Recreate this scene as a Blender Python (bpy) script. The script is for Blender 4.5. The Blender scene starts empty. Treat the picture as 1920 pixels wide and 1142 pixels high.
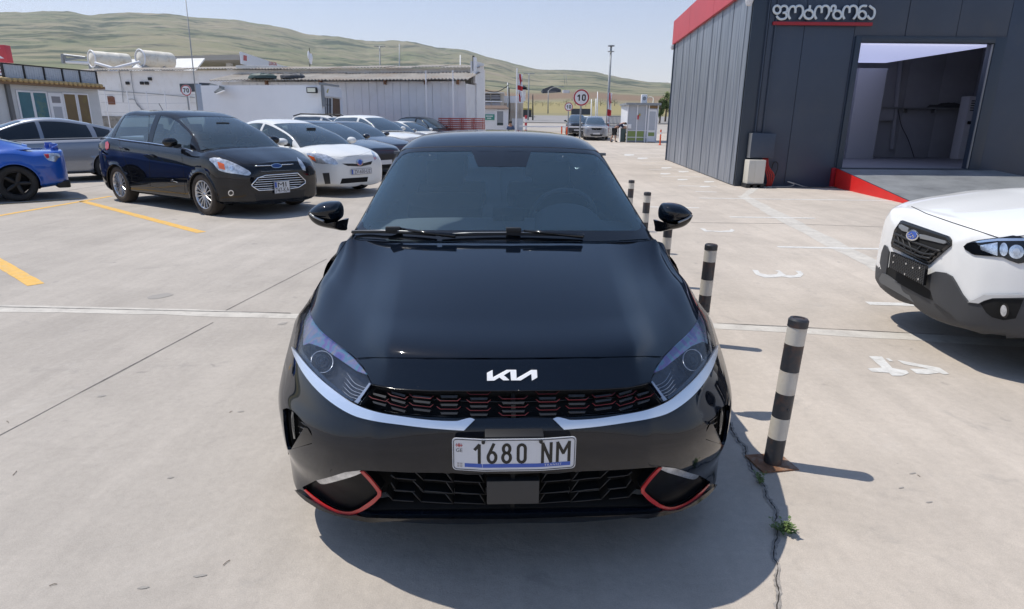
import bpy, bmesh, math, random
import numpy as np
from mathutils import Vector, Matrix
from mathutils.geometry import delaunay_2d_cdt
from mathutils.bvhtree import BVHTree

scene = bpy.context.scene
COL = scene.collection
random.seed(7)
rad = math.radians

# ------------------------------------------------------------------ camera
CF, CP, CR, CX, CY, CH = 1174.66, 0.2849, 0.0105, 960.0, 571.0, 1.5007
_cp, _sp, _c, _s = math.cos(CP), math.sin(CP), math.cos(CR), math.sin(CR)
_r = np.array([1, 0, 0.]); _d = np.array([0, -_sp, -_cp]); _f = np.array([0, _cp, -_sp])
RC = np.array([_c * _r - _s * _d, _s * _r + _c * _d, _f])
OC = np.array([0, 0, CH])
cam_data = bpy.data.cameras.new('camera')
cam = bpy.data.objects.new('camera', cam_data)
COL.objects.link(cam)
cam_data.sensor_width = 36.0
cam_data.lens = CF / 1920 * 36
cam_data.clip_start = 0.05
cam_data.clip_end = 9000
M = Matrix.Identity(4)
for i in range(3):
    M[i][0] = RC[0][i]; M[i][1] = -RC[1][i]; M[i][2] = -RC[2][i]; M[i][3] = OC[i]
cam.matrix_world = M
scene.camera = cam

# ------------------------------------------------------------------ sky, sun, exposure
SUN_EL = rad(63)
sun_dir = Vector((-0.95, 0.31, 0)).normalized() * math.cos(SUN_EL) + Vector((0, 0, math.sin(SUN_EL)))
world = bpy.data.worlds.new('World'); scene.world = world; world.use_nodes = True
wn = world.node_tree.nodes; wl = world.node_tree.links
for n in list(wn): wn.remove(n)
wo = wn.new('ShaderNodeOutputWorld'); bg = wn.new('ShaderNodeBackground'); sk = wn.new('ShaderNodeTexSky')
sk.sky_type = 'NISHITA'; sk.sun_disc = False
sk.sun_elevation = SUN_EL
sk.sun_rotation = math.atan2(sun_dir.x, sun_dir.y)
sk.altitude = 500; sk.air_density = 1.0; sk.dust_density = 0.6; sk.ozone_density = 2.6
bg.inputs['Strength'].default_value = 0.135
hz = wn.new('ShaderNodeMix'); hz.data_type = 'RGBA'   # summer haze, thickest at the horizon all the way round
hz.inputs[7].default_value = (5.6, 4.75, 4.9, 1)
wtc = wn.new('ShaderNodeTexCoord'); wsx = wn.new('ShaderNodeSeparateXYZ'); wl.new(wtc.outputs['Generated'], wsx.inputs[0])
wmr = wn.new('ShaderNodeMapRange'); wmr.interpolation_type = 'SMOOTHERSTEP'; wmr.inputs[1].default_value = -0.1; wmr.inputs[2].default_value = 0.42; wmr.inputs[3].default_value = 0.62; wmr.inputs[4].default_value = 0.0
wl.new(wsx.outputs[2], wmr.inputs[0]); wl.new(wmr.outputs[0], hz.inputs[0])
wl.new(sk.outputs[0], hz.inputs[6]); wl.new(hz.outputs[2], bg.inputs[0]); wl.new(bg.outputs[0], wo.inputs[0])
sl = bpy.data.lights.new('sun', 'SUN'); sl.energy = 3.8; sl.angle = rad(0.53); sl.color = (1.0, 0.945, 0.86)
so = bpy.data.objects.new('sun', sl); COL.objects.link(so)
so.rotation_euler = sun_dir.to_track_quat('Z', 'Y').to_euler()
scene.view_settings.view_transform = 'Standard'
scene.view_settings.look = 'None'
scene.view_settings.gamma = 1.0
scene.view_settings.exposure = 0.24
scene.view_settings.use_curve_mapping = False
try:
    scene.cycles.max_bounces = 8
    scene.cycles.transparent_max_bounces = 12
    scene.cycles.caustics_reflective = False
    scene.cycles.caustics_refractive = False
    scene.cycles.sample_clamp_indirect = 6
except Exception:
    pass

# ------------------------------------------------------------------ placing helpers
def ray(x, y):
    return RC.T @ np.array([(x - CX) / CF, (y - CY) / CF, 1.0])
def on_ground(x, y, z=0.0):
    d = ray(x, y); return OC + d * ((z - CH) / d[2])
def at(x, y, Y):
    d = ray(x, y); return OC + d * (Y / d[1])
def project(P):
    q = (np.asarray(P, float) - OC) @ RC.T
    return np.stack([CX + CF * q[..., 0] / q[..., 2], CY + CF * q[..., 1] / q[..., 2]], -1)

# ------------------------------------------------------------------ object helpers
def thing(name, label, cat, loc=(0, 0, 0), rz=0.0, group=None):
    o = bpy.data.objects.new(name, None); COL.objects.link(o)
    o.location = loc; o.rotation_euler = (0, 0, rz)
    o.empty_display_size = 0.2
    o['label'] = label; o['category'] = cat
    if group: o['group'] = group
    return o
def tag(o, label, cat, group=None):
    o['label'] = label; o['category'] = cat
    if group: o['group'] = group
    return o
def struct(o):
    o['kind'] = 'structure'; return o
def link(name, me, mat=None, parent=None, loc=None, rot=None):
    o = bpy.data.objects.new(name, me); COL.objects.link(o)
    if mat is not None and len(me.materials) == 0: me.materials.append(mat)
    if parent is not None: o.parent = parent
    if loc is not None: o.location = loc
    if rot is not None: o.rotation_euler = rot
    return o
def mesh(name, V, F, smooth=False):
    me = bpy.data.meshes.new(name)
    me.from_pydata([tuple(map(float, v)) for v in V], [], [tuple(int(i) for i in f) for f in F])
    me.validate(); me.update()
    if smooth:
        me.polygons.foreach_set('use_smooth', [True] * len(me.polygons))
    return me
def bm_mesh(name, bm, smooth=False, angle=None):
    bmesh.ops.recalc_face_normals(bm, faces=bm.faces)
    me = bpy.data.meshes.new(name); bm.to_mesh(me); bm.free()
    if smooth or angle: me.polygons.foreach_set('use_smooth', [True] * len(me.polygons))
    if angle: me.set_sharp_from_angle(angle=rad(angle))
    return me
class MB:
    """collects simple solids in one mesh"""
    def __init__(s): s.bm = bmesh.new()
    def box(s, lo, hi, bevel=0.0, mat=None):
        lo = Vector(lo); hi = Vector(hi); c = (lo + hi) / 2; d = hi - lo
        r = bmesh.ops.create_cube(s.bm, size=1.0, matrix=Matrix.Translation(c) @ Matrix.Diagonal((abs(d.x), abs(d.y), abs(d.z), 1)))
        vs = r['verts']
        if bevel > 0:
            es = list({e for v in vs for e in v.link_edges})
            r2 = bmesh.ops.bevel(s.bm, geom=es, offset=bevel, segments=2, affect='EDGES', profile=0.6)
            vs = r2['verts'] if mat else vs
        if mat is not None:
            bmesh.ops.transform(s.bm, matrix=mat, verts=list(set(vs)))
        return s
    def cyl(s, a, b, r, r2=None, n=12, cap=True):
        a = Vector(a); b = Vector(b); d = b - a
        q = d.to_track_quat('Z', 'Y').to_matrix().to_4x4()
        bmesh.ops.create_cone(s.bm, cap_ends=cap, segments=n, radius1=r, radius2=r if r2 is None else r2, depth=d.length,
                              matrix=Matrix.Translation((a + b) / 2) @ q)
        return s
    def tube(s, pts, r, n=6, closed=False, rs=None):
        pts = [Vector(p) for p in pts]; N = len(pts); rings = []
        up = None
        for i, p in enumerate(pts):
            if closed: t = pts[(i + 1) % N] - pts[i - 1]
            else: t = pts[min(i + 1, N - 1)] - pts[max(i - 1, 0)]
            t.normalize()
            if up is None:
                up = t.orthogonal().normalized()
            up = (up - t * up.dot(t))
            if up.length < 1e-6: up = t.orthogonal()
            up.normalize(); w = t.cross(up)
            rr = rs[i] if rs else r
            rings.append([s.bm.verts.new(p + (up * math.cos(2 * math.pi * k / n) + w * math.sin(2 * math.pi * k / n)) * rr) for k in range(n)])
        m = N if closed else N - 1
        for i in range(m):
            A = rings[i]; B = rings[(i + 1) % N]
            for k in range(n):
                s.bm.faces.new((A[k], A[(k + 1) % n], B[(k + 1) % n], B[k]))
        if not closed:
            s.bm.faces.new(rings[0][::-1]); s.bm.faces.new(rings[-1])
        return s
    def lathe(s, prof, n=32, axis='Z', origin=(0, 0, 0), a0=0):
        o = Vector(origin); rings = []
        for (r, z) in prof:
            ring = []
            for k in range(n):
                a = a0 + 2 * math.pi * k / n; c = math.cos(a) * r; q = math.sin(a) * r
                p = Vector((c, q, z)) if axis == 'Z' else (Vector((z, c, q)) if axis == 'X' else Vector((c, z, q)))
                ring.append(s.bm.verts.new(o + p))
            rings.append(ring)
        for A, B in zip(rings, rings[1:]):
            for k in range(n):
                try: s.bm.faces.new((A[k], A[(k + 1) % n], B[(k + 1) % n], B[k]))
                except ValueError: pass
        return s
    def prism(s, poly, z0, z1, fn=None):
        """poly: 2D points; extruded between z0 and z1; fn maps (x,y,z) to a point"""
        fn = fn or (lambda x, y, z: (x, y, z))
        res = delaunay_2d_cdt([Vector(p) for p in poly], [(i, (i + 1) % len(poly)) for i in range(len(poly))], [], 1, 1e-7)
        vs, es, fs = res[0], res[1], res[2]
        a = [s.bm.verts.new(fn(v[0], v[1], z0)) for v in vs]; b = [s.bm.verts.new(fn(v[0], v[1], z1)) for v in vs]
        cnt = {}
        for f in fs:
            s.bm.faces.new([a[i] for i in f][::-1]); s.bm.faces.new([b[i] for i in f])
            for i in range(len(f)):
                e = (f[i], f[(i + 1) % len(f)]); cnt[e] = 1
        for (i, j) in list(cnt):
            if (j, i) not in cnt: s.bm.faces.new((a[i], a[j], b[j], b[i]))
        return s
    def build(s, name, mat=None, parent=None, smooth=False, angle=None, loc=None, rot=None):
        return link(name, bm_mesh(name, s.bm, smooth, angle), mat, parent, loc, rot)
def box(name, lo, hi, mat, parent=None, bevel=0.0):
    return MB().box(lo, hi, bevel).build(name, mat, parent, angle=40 if bevel else None)
def copy_tree(o, parent=None):
    c = o.copy(); COL.objects.link(c)
    if parent is not None: c.parent = parent
    for ch in list(o.children): copy_tree(ch, c)
    return c
def text_me(s, size=1.0, extrude=0.0, bold=0.0, sx=1.0, align='CENTER', space=1.0):
    cu = bpy.data.curves.new('lettering', 'FONT'); cu.body = s; cu.size = size; cu.extrude = extrude; cu.offset = bold
    cu.align_x = align; cu.align_y = 'CENTER'; cu.space_character = space; cu.resolution_u = 4
    o = bpy.data.objects.new('lettering', cu); COL.objects.link(o)
    dg = bpy.context.evaluated_depsgraph_get()
    me = bpy.data.meshes.new_from_object(o.evaluated_get(dg))
    bpy.data.objects.remove(o); bpy.data.curves.remove(cu)
    for v in me.vertices: v.co.x *= sx
    return me

# ------------------------------------------------------------------ materials
def newmat(name):
    m = bpy.data.materials.new(name); m.use_nodes = True
    nt = m.node_tree; b = nt.nodes['Principled BSDF']
    return m, nt, b
def mat(name, col, rough=0.5, metal=0.0, coat=0.0, coat_rough=0.03, var=0.0, vscale=3.0, bump=0.0, bscale=60.0, dirt=None, dscale=2.0, damt=0.5, spec=None, emit=None, estr=1.0):
    m, nt, b = newmat(name); N = nt.nodes; L = nt.links
    b.inputs['Base Color'].default_value = (*col, 1); b.inputs['Roughness'].default_value = rough
    b.inputs['Metallic'].default_value = metal
    b.inputs['Coat Weight'].default_value = coat; b.inputs['Coat Roughness'].default_value = coat_rough
    if spec is not None: b.inputs['Specular IOR Level'].default_value = spec
    if emit: b.inputs['Emission Color'].default_value = (*emit, 1); b.inputs['Emission Strength'].default_value = estr
    tc = N.new('ShaderNodeTexCoord')
    if var > 0 or dirt:
        n1 = N.new('ShaderNodeTexNoise'); n1.inputs['Scale'].default_value = vscale; n1.inputs['Detail'].default_value = 6; n1.inputs['Roughness'].default_value = 0.6
        L.new(tc.outputs['Object'], n1.inputs['Vector'])
        r1 = N.new('ShaderNodeMapRange'); r1.inputs[1].default_value = 0.3; r1.inputs[2].default_value = 0.7
        r1.inputs[3].default_value = 1 - var; r1.inputs[4].default_value = 1 + var
        L.new(n1.outputs[0], r1.inputs[0])
        mx = N.new('ShaderNodeMix'); mx.data_type = 'RGBA'; mx.blend_type = 'MULTIPLY'; mx.inputs[0].default_value = 1
        mx.inputs[6].default_value = (*col, 1); L.new(r1.outputs[0], mx.inputs[7])
        out = mx.outputs[2]
        if dirt:
            n2 = N.new('ShaderNodeTexNoise'); n2.inputs['Scale'].default_value = dscale; n2.inputs['Detail'].default_value = 8; n2.inputs['Roughness'].default_value = 0.7
            L.new(tc.outputs['Object'], n2.inputs['Vector'])
            r2 = N.new('ShaderNodeMapRange'); r2.inputs[1].default_value = 0.5; r2.inputs[2].default_value = 0.72; r2.inputs[4].default_value = damt
            L.new(n2.outputs[0], r2.inputs[0])
            m2 = N.new('ShaderNodeMix'); m2.data_type = 'RGBA'; L.new(r2.outputs[0], m2.inputs[0]); L.new(out, m2.inputs[6]); m2.inputs[7].default_value = (*dirt, 1)
            out = m2.outputs[2]
        L.new(out, b.inputs['Base Color'])
    if bump > 0:
        n3 = N.new('ShaderNodeTexNoise'); n3.inputs['Scale'].default_value = bscale; n3.inputs['Detail'].default_value = 4
        L.new(tc.outputs['Object'], n3.inputs['Vector'])
        bp = N.new('ShaderNodeBump'); bp.inputs['Strength'].default_value = bump; bp.inputs['Distance'].default_value = 0.01
        L.new(n3.outputs[0], bp.inputs['Height']); L.new(bp.outputs[0], b.inputs['Normal'])
    return m
def glass_mat(name, tint=(0.3, 0.38, 0.42), opac=0.0, rough=0.0, base=(0.01, 0.015, 0.02), f0=1.5, gl=(1, 1, 1)):
    """thin pane: fresnel reflection over tinted transparency; opac blends in a diffuse film of the base colour"""
    m = bpy.data.materials.new(name); m.use_nodes = True; nt = m.node_tree; N = nt.nodes; L = nt.links
    for n in list(N): N.remove(n)
    o = N.new('ShaderNodeOutputMaterial'); t = N.new('ShaderNodeBsdfTransparent'); t.inputs[0].default_value = (*tint, 1)
    g = N.new('ShaderNodeBsdfGlossy'); g.inputs['Roughness'].default_value = rough; g.inputs[0].default_value = (*gl, 1)
    fr = N.new('ShaderNodeFresnel'); fr.inputs[0].default_value = f0
    d = N.new('ShaderNodeBsdfDiffuse'); d.inputs[0].default_value = (*base, 1)
    m1 = N.new('ShaderNodeMixShader'); m1.inputs[0].default_value = opac; L.new(t.outputs[0], m1.inputs[1]); L.new(d.outputs[0], m1.inputs[2])
    m2 = N.new('ShaderNodeMixShader'); L.new(fr.outputs[0], m2.inputs[0]); L.new(m1.outputs[0], m2.inputs[1]); L.new(g.outputs[0], m2.inputs[2])
    L.new(m2.outputs[0], o.inputs[0])
    return m
def paint(name, col, flake=0.0, rough=0.35, metal=0.0, dust=0.0):
    m, nt, b = newmat(name); N = nt.nodes; L = nt.links
    b.inputs['Base Color'].default_value = (*col, 1); b.inputs['Roughness'].default_value = rough; b.inputs['Metallic'].default_value = metal
    b.inputs['Specular IOR Level'].default_value = 0.0 if metal == 0 else 0.5
    b.inputs['Coat Weight'].default_value = 1.0; b.inputs['Coat Roughness'].default_value = 0.02; b.inputs['Coat IOR'].default_value = 1.5
    tc = N.new('ShaderNodeTexCoord')
    n = N.new('ShaderNodeTexNoise'); n.inputs['Scale'].default_value = 1.3; n.inputs['Detail'].default_value = 5
    L.new(tc.outputs['Object'], n.inputs['Vector'])
    mr = N.new('ShaderNodeMapRange'); mr.inputs[1].default_value = 0.3; mr.inputs[2].default_value = 0.75
    mr.inputs[3].default_value = 0.015; mr.inputs[4].default_value = 0.05 + dust * 0.15
    L.new(n.outputs[0], mr.inputs[0]); L.new(mr.outputs[0], b.inputs['Coat Roughness'])
    if dust > 0:
        n2 = N.new('ShaderNodeTexNoise'); n2.inputs['Scale'].default_value = 240; n2.inputs['Detail'].default_value = 2
        L.new(tc.outputs['Object'], n2.inputs['Vector'])
        m2 = N.new('ShaderNodeMapRange'); m2.inputs[1].default_value = 0.72; m2.inputs[2].default_value = 0.8; m2.inputs[4].default_value = dust
        L.new(n2.outputs[0], m2.inputs[0])
        mx = N.new('ShaderNodeMix'); mx.data_type = 'RGBA'; mx.inputs[6].default_value = (*col, 1); mx.inputs[7].default_value = (0.35, 0.33, 0.3, 1)
        L.new(m2.outputs[0], mx.inputs[0]); L.new(mx.outputs[2], b.inputs['Base Color'])
    return m
M_ = {}
M_['black_paint'] = paint('black_paint', (0.003, 0.0055, 0.011), dust=0.2)
M_['black_gloss'] = mat('gloss_black_plastic', (0.006, 0.006, 0.007), 0.12)
M_['black_matt'] = mat('matt_black_plastic', (0.012, 0.012, 0.013), 0.55, bump=0.05, bscale=300)
M_['grey_plastic'] = mat('dark_grey_plastic', (0.035, 0.036, 0.038), 0.5, bump=0.08, bscale=400)
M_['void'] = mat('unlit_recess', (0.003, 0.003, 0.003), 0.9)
M_['chrome'] = mat('satin_chrome', (0.75, 0.77, 0.8), 0.14, 1.0)
M_['satin'] = mat('satin_blade', (0.86, 0.87, 0.9), 0.33, 1.0)
M_['dark_chrome'] = mat('dark_chrome', (0.18, 0.19, 0.2), 0.2, 1.0)
M_['red_trim'] = mat('red_trim', (0.42, 0.01, 0.012), 0.3, coat=0.6)
M_['silver_trim'] = mat('silver_trim', (0.32, 0.33, 0.34), 0.4, 0.6)
M_['rubber'] = mat('rubber', (0.016, 0.016, 0.017), 0.75, var=0.3, vscale=8, dirt=(0.07, 0.06, 0.05), dscale=5, damt=0.35)
M_['alloy'] = mat('alloy_wheel', (0.55, 0.56, 0.58), 0.28, 0.9)
M_['black_alloy'] = mat('black_alloy_wheel', (0.012, 0.012, 0.013), 0.35, 0.3)
M_['glass_dark'] = glass_mat('tinted_glass', (0.02, 0.025, 0.03), 0.5)
M_['glass_screen'] = glass_mat('windscreen_glass', (0.74, 0.84, 0.88), 0.05, base=(.34, .58, .80), f0=1.62, gl=(.85, .97, 1.0))  # pale blue base: a hazy sky veil put into the colour
M_['glass_frit'] = mat('black_glass_border', (0.005, 0.006, 0.008), 0.03, coat=0.0, spec=0.6)
M_['white_plate'] = mat('plate_white', (0.62, 0.63, 0.66), 0.35)
M_['plate_black'] = mat('plate_black', (0.008, 0.008, 0.008), 0.4)
M_['plate_blue'] = mat('plate_blue', (0.04, 0.10, 0.42), 0.4)
M_['white_paint_car'] = paint('white_car_paint', (0.78, 0.78, 0.77))
M_['amber'] = mat('amber_reflector', (0.75, 0.12, 0.01), 0.2, coat=1)
M_['red_lens'] = mat('red_lens', (0.5, 0.01, 0.015), 0.15, coat=1)
M_['lamp_silver'] = mat('lamp_reflector', (0.65, 0.67, 0.7), 0.22, 0.9, var=0.4, vscale=22)
M_['privacy'] = mat('privacy_glass', (.010, .015, .022), .02, spec=.6)
M_['tint_car'] = glass_mat('light_tinted_glass', (.58, .68, .70), .09, base=(.36, .55, .72), f0=1.62)  # bluish film brightens the panes: reflected sky put into the colour
M_['interior'] = mat('dark_upholstery', (0.05, 0.053, 0.058), 0.8, var=0.2, vscale=9)
M_['dash'] = mat('dashboard_plastic', (0.13, 0.14, 0.15), 0.6, bump=0.05, bscale=200)
M_['paper'] = mat('paper', (0.75, 0.75, 0.72), 0.8)

# ------------------------------------------------------------------ smooth control-net surfaces
def _tang(P, crease, mirror=False):
    """P (n,...) -> tangents by chord-weighted differences, along axis 0"""
    n = P.shape[0]
    d = np.linalg.norm(np.diff(P, axis=0), axis=-1); d = np.maximum(d.reshape(n - 1, -1).mean(1), 1e-6)
    T = np.zeros_like(P); s = [(P[i + 1] - P[i]) / d[i] for i in range(n - 1)]
    for i in range(1, n - 1):
        T[i] = (s[i - 1] * d[i] + s[i] * d[i - 1]) / (d[i] + d[i - 1])
    T[0] = s[0] * 1.5 - T[1] * 0.5 if n > 2 else s[0]; T[-1] = s[-1] * 1.5 - T[-2] * 0.5 if n > 2 else s[-1]
    if mirror:
        T[0] = s[0].copy(); T[0][..., 1:] = 0
    s.append(s[-1]); c = (np.zeros(n) if crease is None else np.array(crease, float)).reshape((n,) + (1,) * (P.ndim - 1)); S_ = np.array(s)
    SL = np.concatenate([S_[:1], S_[:-1]])   # one-sided slopes: a crease keeps each side's own direction
    return T * (1 - c) + SL * c, T * (1 - c) + S_ * c, d
def hermite(P, t, crease=None, mirror=False):
    """P (n,m,3); t array in [0,n-1] -> (len(t),m,3)"""
    TL, TR, d = _tang(P, crease, mirror)
    n = P.shape[0]; t = np.clip(t, 0, n - 1 - 1e-9); i = t.astype(int); f = (t - i)
    sh = (len(t),) + (1,) * (P.ndim - 1); f = f.reshape(sh); D = d[i].reshape(sh)
    h00 = 2 * f ** 3 - 3 * f ** 2 + 1; h10 = f ** 3 - 2 * f ** 2 + f; h01 = -2 * f ** 3 + 3 * f ** 2; h11 = f ** 3 - f ** 2
    return h00 * P[i] + h10 * D * TR[i] + h01 * P[i + 1] + h11 * D * TL[i + 1]
class Net:
    """rows x columns of control points; u runs along columns (0 = centre line), v along rows"""
    def __init__(s, P, rc=None, cc=None, nu=12, nv=12, mirror=True, bump=None):
        P = np.array(P, float); s.P = P; s.R, s.C = P.shape[0], P.shape[1]
        s.nu = (s.C - 1) * nu + 1; s.nv = (s.R - 1) * nv + 1
        u = np.linspace(0, s.C - 1, s.nu); v = np.linspace(0, s.R - 1, s.nv)
        A = hermite(P, v, rc)                       # nv x C x 3
        B = hermite(np.swapaxes(A, 0, 1), u, cc, mirror)   # nu x nv x 3
        G = np.swapaxes(B, 0, 1)                    # nv x nu x 3
        if bump is not None: G = bump(G)
        s.G = G
        du = np.gradient(s.G, axis=1); dv = np.gradient(s.G, axis=0)
        if mirror: du[:, 0, 1:] = 0
        N = np.cross(du, dv); N /= np.maximum(np.linalg.norm(N, axis=-1, keepdims=True), 1e-9)
        s.N = N
    def _bil(s, A, u, v):
        x = np.clip(np.asarray(u) / (s.C - 1) * (s.nu - 1), 0, s.nu - 1 - 1e-6); y = np.clip(np.asarray(v) / (s.R - 1) * (s.nv - 1), 0, s.nv - 1 - 1e-6)
        i = x.astype(int); j = y.astype(int); a = (x - i)[..., None]; b = (y - j)[..., None]
        return (A[j, i] * (1 - a) + A[j, i + 1] * a) * (1 - b) + (A[j + 1, i] * (1 - a) + A[j + 1, i + 1] * a) * b
    def S(s, u, v): return s._bil(s.G, u, v)
    def NN(s, u, v):
        n = s._bil(s.N, u, v); return n / np.maximum(np.linalg.norm(n, axis=-1, keepdims=True), 1e-9)
def car_world(loc, yaw):
    c, sn = math.cos(yaw), math.sin(yaw); Rm = np.array([[c, -sn, 0], [sn, c, 0], [0, 0, 1.]]); l = np.array(loc, float)
    return lambda P: np.asarray(P) @ Rm.T + l
def resample(poly, step, closed=True):
    out = []; n = len(poly); m = n if closed else n - 1
    for i in range(m):
        a = np.array(poly[i], float); b = np.array(poly[(i + 1) % n], float); L = np.linalg.norm(b - a); k = max(1, int(L / step))
        for j in range(k): out.append(a + (b - a) * j / k)
    if not closed: out.append(np.array(poly[-1], float))
    return np.array(out)
def smooth_poly(poly, closed=False, k=6, sharp=()):
    """Catmull-Rom through traced points; indexes in sharp stay corners"""
    P = [np.array(p, float) for p in poly]; n = len(P); out = []; m = n if closed else n - 1
    def tn(i):
        if i in sharp: return None
        if closed: return (P[(i + 1) % n] - P[i - 1]) / 2
        if i == 0 or i == n - 1: return None
        return (P[i + 1] - P[i - 1]) / 2
    for i in range(m):
        a, b = P[i], P[(i + 1) % n]; ta = tn(i); tb = tn((i + 1) % n); L = np.linalg.norm(b - a)
        ta = (b - a) if ta is None else ta / max(np.linalg.norm(ta), 1e-9) * L; tb = (b - a) if tb is None else tb / max(np.linalg.norm(tb), 1e-9) * L
        for j in range(k):
            f = j / k; out.append((2 * f ** 3 - 3 * f ** 2 + 1) * a + (f ** 3 - 2 * f ** 2 + f) * ta + (-2 * f ** 3 + 3 * f ** 2) * b + (f ** 3 - f ** 2) * tb)
    if not closed: out.append(P[-1])
    return np.array(out)
def in_poly(pts, poly):
    x, y = pts[:, 0], pts[:, 1]; c = np.zeros(len(pts), bool); n = len(poly); j = n - 1
    for i in range(n):
        xi, yi = poly[i]; xj, yj = poly[j]
        with np.errstate(divide='ignore', invalid='ignore'):
            k = ((yi > y) != (yj > y)) & (x < (xj - xi) * (y - yi) / (yj - yi + 1e-30) + xi)
        c ^= k; j = i
    return c
def grow(poly, d):
    """offset a polygon outwards by d (inwards when negative)"""
    P = np.array(poly, float); n = len(P)
    A = 0.5 * np.sum(P[:, 0] * np.roll(P[:, 1], -1) - np.roll(P[:, 0], -1) * P[:, 1]); sg = 1 if A > 0 else -1
    e = np.roll(P, -1, 0) - P; e /= np.maximum(np.linalg.norm(e, axis=1, keepdims=True), 1e-9); nr = np.stack([e[:, 1], -e[:, 0]], 1) * sg
    m = nr + np.roll(nr, 1, 0); m /= np.maximum(np.linalg.norm(m, axis=1, keepdims=True), 1e-9)
    c = np.maximum(np.sum(m * nr, axis=1, keepdims=True), 0.5)
    return P + m * d / c
def cdt_fill(outer, holes, step, extra=None):
    """triangulate a 2D region with interior grid points"""
    outer = np.asarray(outer); holes = [np.asarray(h) for h in holes]
    pts = []; edges = []
    for pl in [outer] + holes:
        b = len(pts); n = len(pl); pts += [Vector((float(p[0]), float(p[1]))) for p in pl]; edges += [(b + i, b + (i + 1) % n) for i in range(n)]
    sx, sy = (step, step) if np.isscalar(step) else step
    lo = outer.min(0); hi = outer.max(0)
    gx, gy = np.meshgrid(np.arange(lo[0] + sx * .5, hi[0], sx), np.arange(lo[1] + sy * .5, hi[1], sy)); gp = np.stack([gx.ravel(), gy.ravel()], 1)
    k = in_poly(gp, outer)
    for h in holes: k &= ~in_poly(gp, h)
    gp = gp[k]
    # keep grid points off the borders
    bd = np.array([[p[0] / sx, p[1] / sy] for p in pts]); q = gp / [sx, sy]
    if len(q):
        keep = np.ones(len(q), bool)
        for i0 in range(0, len(q), 4000):
            dd = ((q[i0:i0 + 4000, None, :] - bd[None]) ** 2).sum(-1).min(1); keep[i0:i0 + 4000] = dd > 0.16
        gp = gp[keep]
    pts += [Vector((float(a), float(b))) for a, b in gp]
    r = delaunay_2d_cdt(pts, edges, [], 0, 1e-7)
    V = np.array([[v[0], v[1]] for v in r[0]]); F = np.array([f for f in r[2] if len(f) == 3])
    c = V[F].mean(1); k = in_poly(c, outer)
    for h in holes: k &= ~in_poly(c, h)
    return V, F[k]
def shell(name, P, N, F, off=0.0, skirt=0.0, mirror=None, sharp=False):
    """triangles at P+N*off with exact smooth normals, an inward skirt along borders; mirror: None, 'both' (weld at x=0), 'flip'"""
    P = np.asarray(P) + np.asarray(N) * off; F = np.asarray(F)
    # orient
    a, b, c = P[F[:, 0]], P[F[:, 1]], P[F[:, 2]]
    fn = np.cross(b - a, c - a); w = np.sum(fn * N[F[:, 0]], axis=1); F = np.where((w < 0)[:, None], F[:, ::-1], F)
    V = P.copy(); NV = N.copy(); faces = F.tolist()
    if skirt > 0:
        cnt = {}
        for f in F:
            for i in range(3): cnt[(f[i], f[(i + 1) % 3])] = 1
        bd = [(i, j) for (i, j) in cnt if (j, i) not in cnt]
        idx = {}; V2 = []; N2 = []
        def gv(i, inner):
            k = (i, inner)
            if k not in idx:
                idx[k] = len(V) + len(V2); V2.append(P[i] - N[i] * (skirt if inner else 0)); N2.append(None)
            return idx[k]
        for (i, j) in bd:
            if mirror == 'both' and abs(P[i][0]) < 1e-4 and abs(P[j][0]) < 1e-4: continue
            faces.append([gv(j, 0), gv(i, 0), gv(i, 1), gv(j, 1)])
        if V2: V = np.vstack([V, V2])
    nskirt0 = len(F)
    nv = len(V)
    NV = np.vstack([NV, np.zeros((nv - len(NV), 3))])
    if mirror == 'both':
        m = V * [-1, 1, 1]; V = np.vstack([V, m]); NV = np.vstack([NV, NV * [-1, 1, 1]])
        faces = faces + [[i + nv for i in f][::-1] for f in faces]
    elif mirror == 'flip':
        V = V * [-1, 1, 1]; NV = NV * [-1, 1, 1]; faces = [f[::-1] for f in faces]
    me = bpy.data.meshes.new(name); me.from_pydata(V.tolist(), [], faces); me.update()
    me.polygons.foreach_set('use_smooth', [True] * len(me.polygons))
    me.normals_split_custom_set_from_vertices([tuple(n) for n in NV])
    return me
def grid_mesh(name, net, off=0.0, mirror='both', cut=None):
    """the whole net as quads"""
    V = (net.G + net.N * off).reshape(-1, 3); nu, nv = net.nu, net.nv; F = []
    for j in range(nv - 1):
        for i in range(nu - 1):
            a = j * nu + i; F.append((a, a + 1, a + nu + 1, a + nu))
    return V, net.N.reshape(-1, 3), F
def net_object(name, net, mat_, parent, off=0.0, mirror='both', hole=None, cc=None):
    V, N, F = grid_mesh(name, net, off)
    if hole is not None: F = [f for f in F if not hole(np.mean([V[i] for i in f], axis=0))]
    nV = len(V); Fa = list(F)
    if mirror == 'both':
        V = np.vstack([V, V * [-1, 1, 1]]); Fa = Fa + [tuple(i + nV for i in f)[::-1] for f in F]
    me = mesh(name, V, Fa, True)
    bm = bmesh.new(); bm.from_mesh(me); bmesh.ops.remove_doubles(bm, verts=bm.verts, dist=1e-4)
    bmesh.ops.delete(bm, geom=[v for v in bm.verts if not v.link_faces], context='VERTS')
    bmesh.ops.recalc_face_normals(bm, faces=bm.faces); bm.to_mesh(me); bm.free()
    me.polygons.foreach_set('use_smooth', [True] * len(me.polygons))
    if cc: me.set_sharp_from_angle(angle=rad(cc))
    return link(name, me, mat_, parent)

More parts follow.
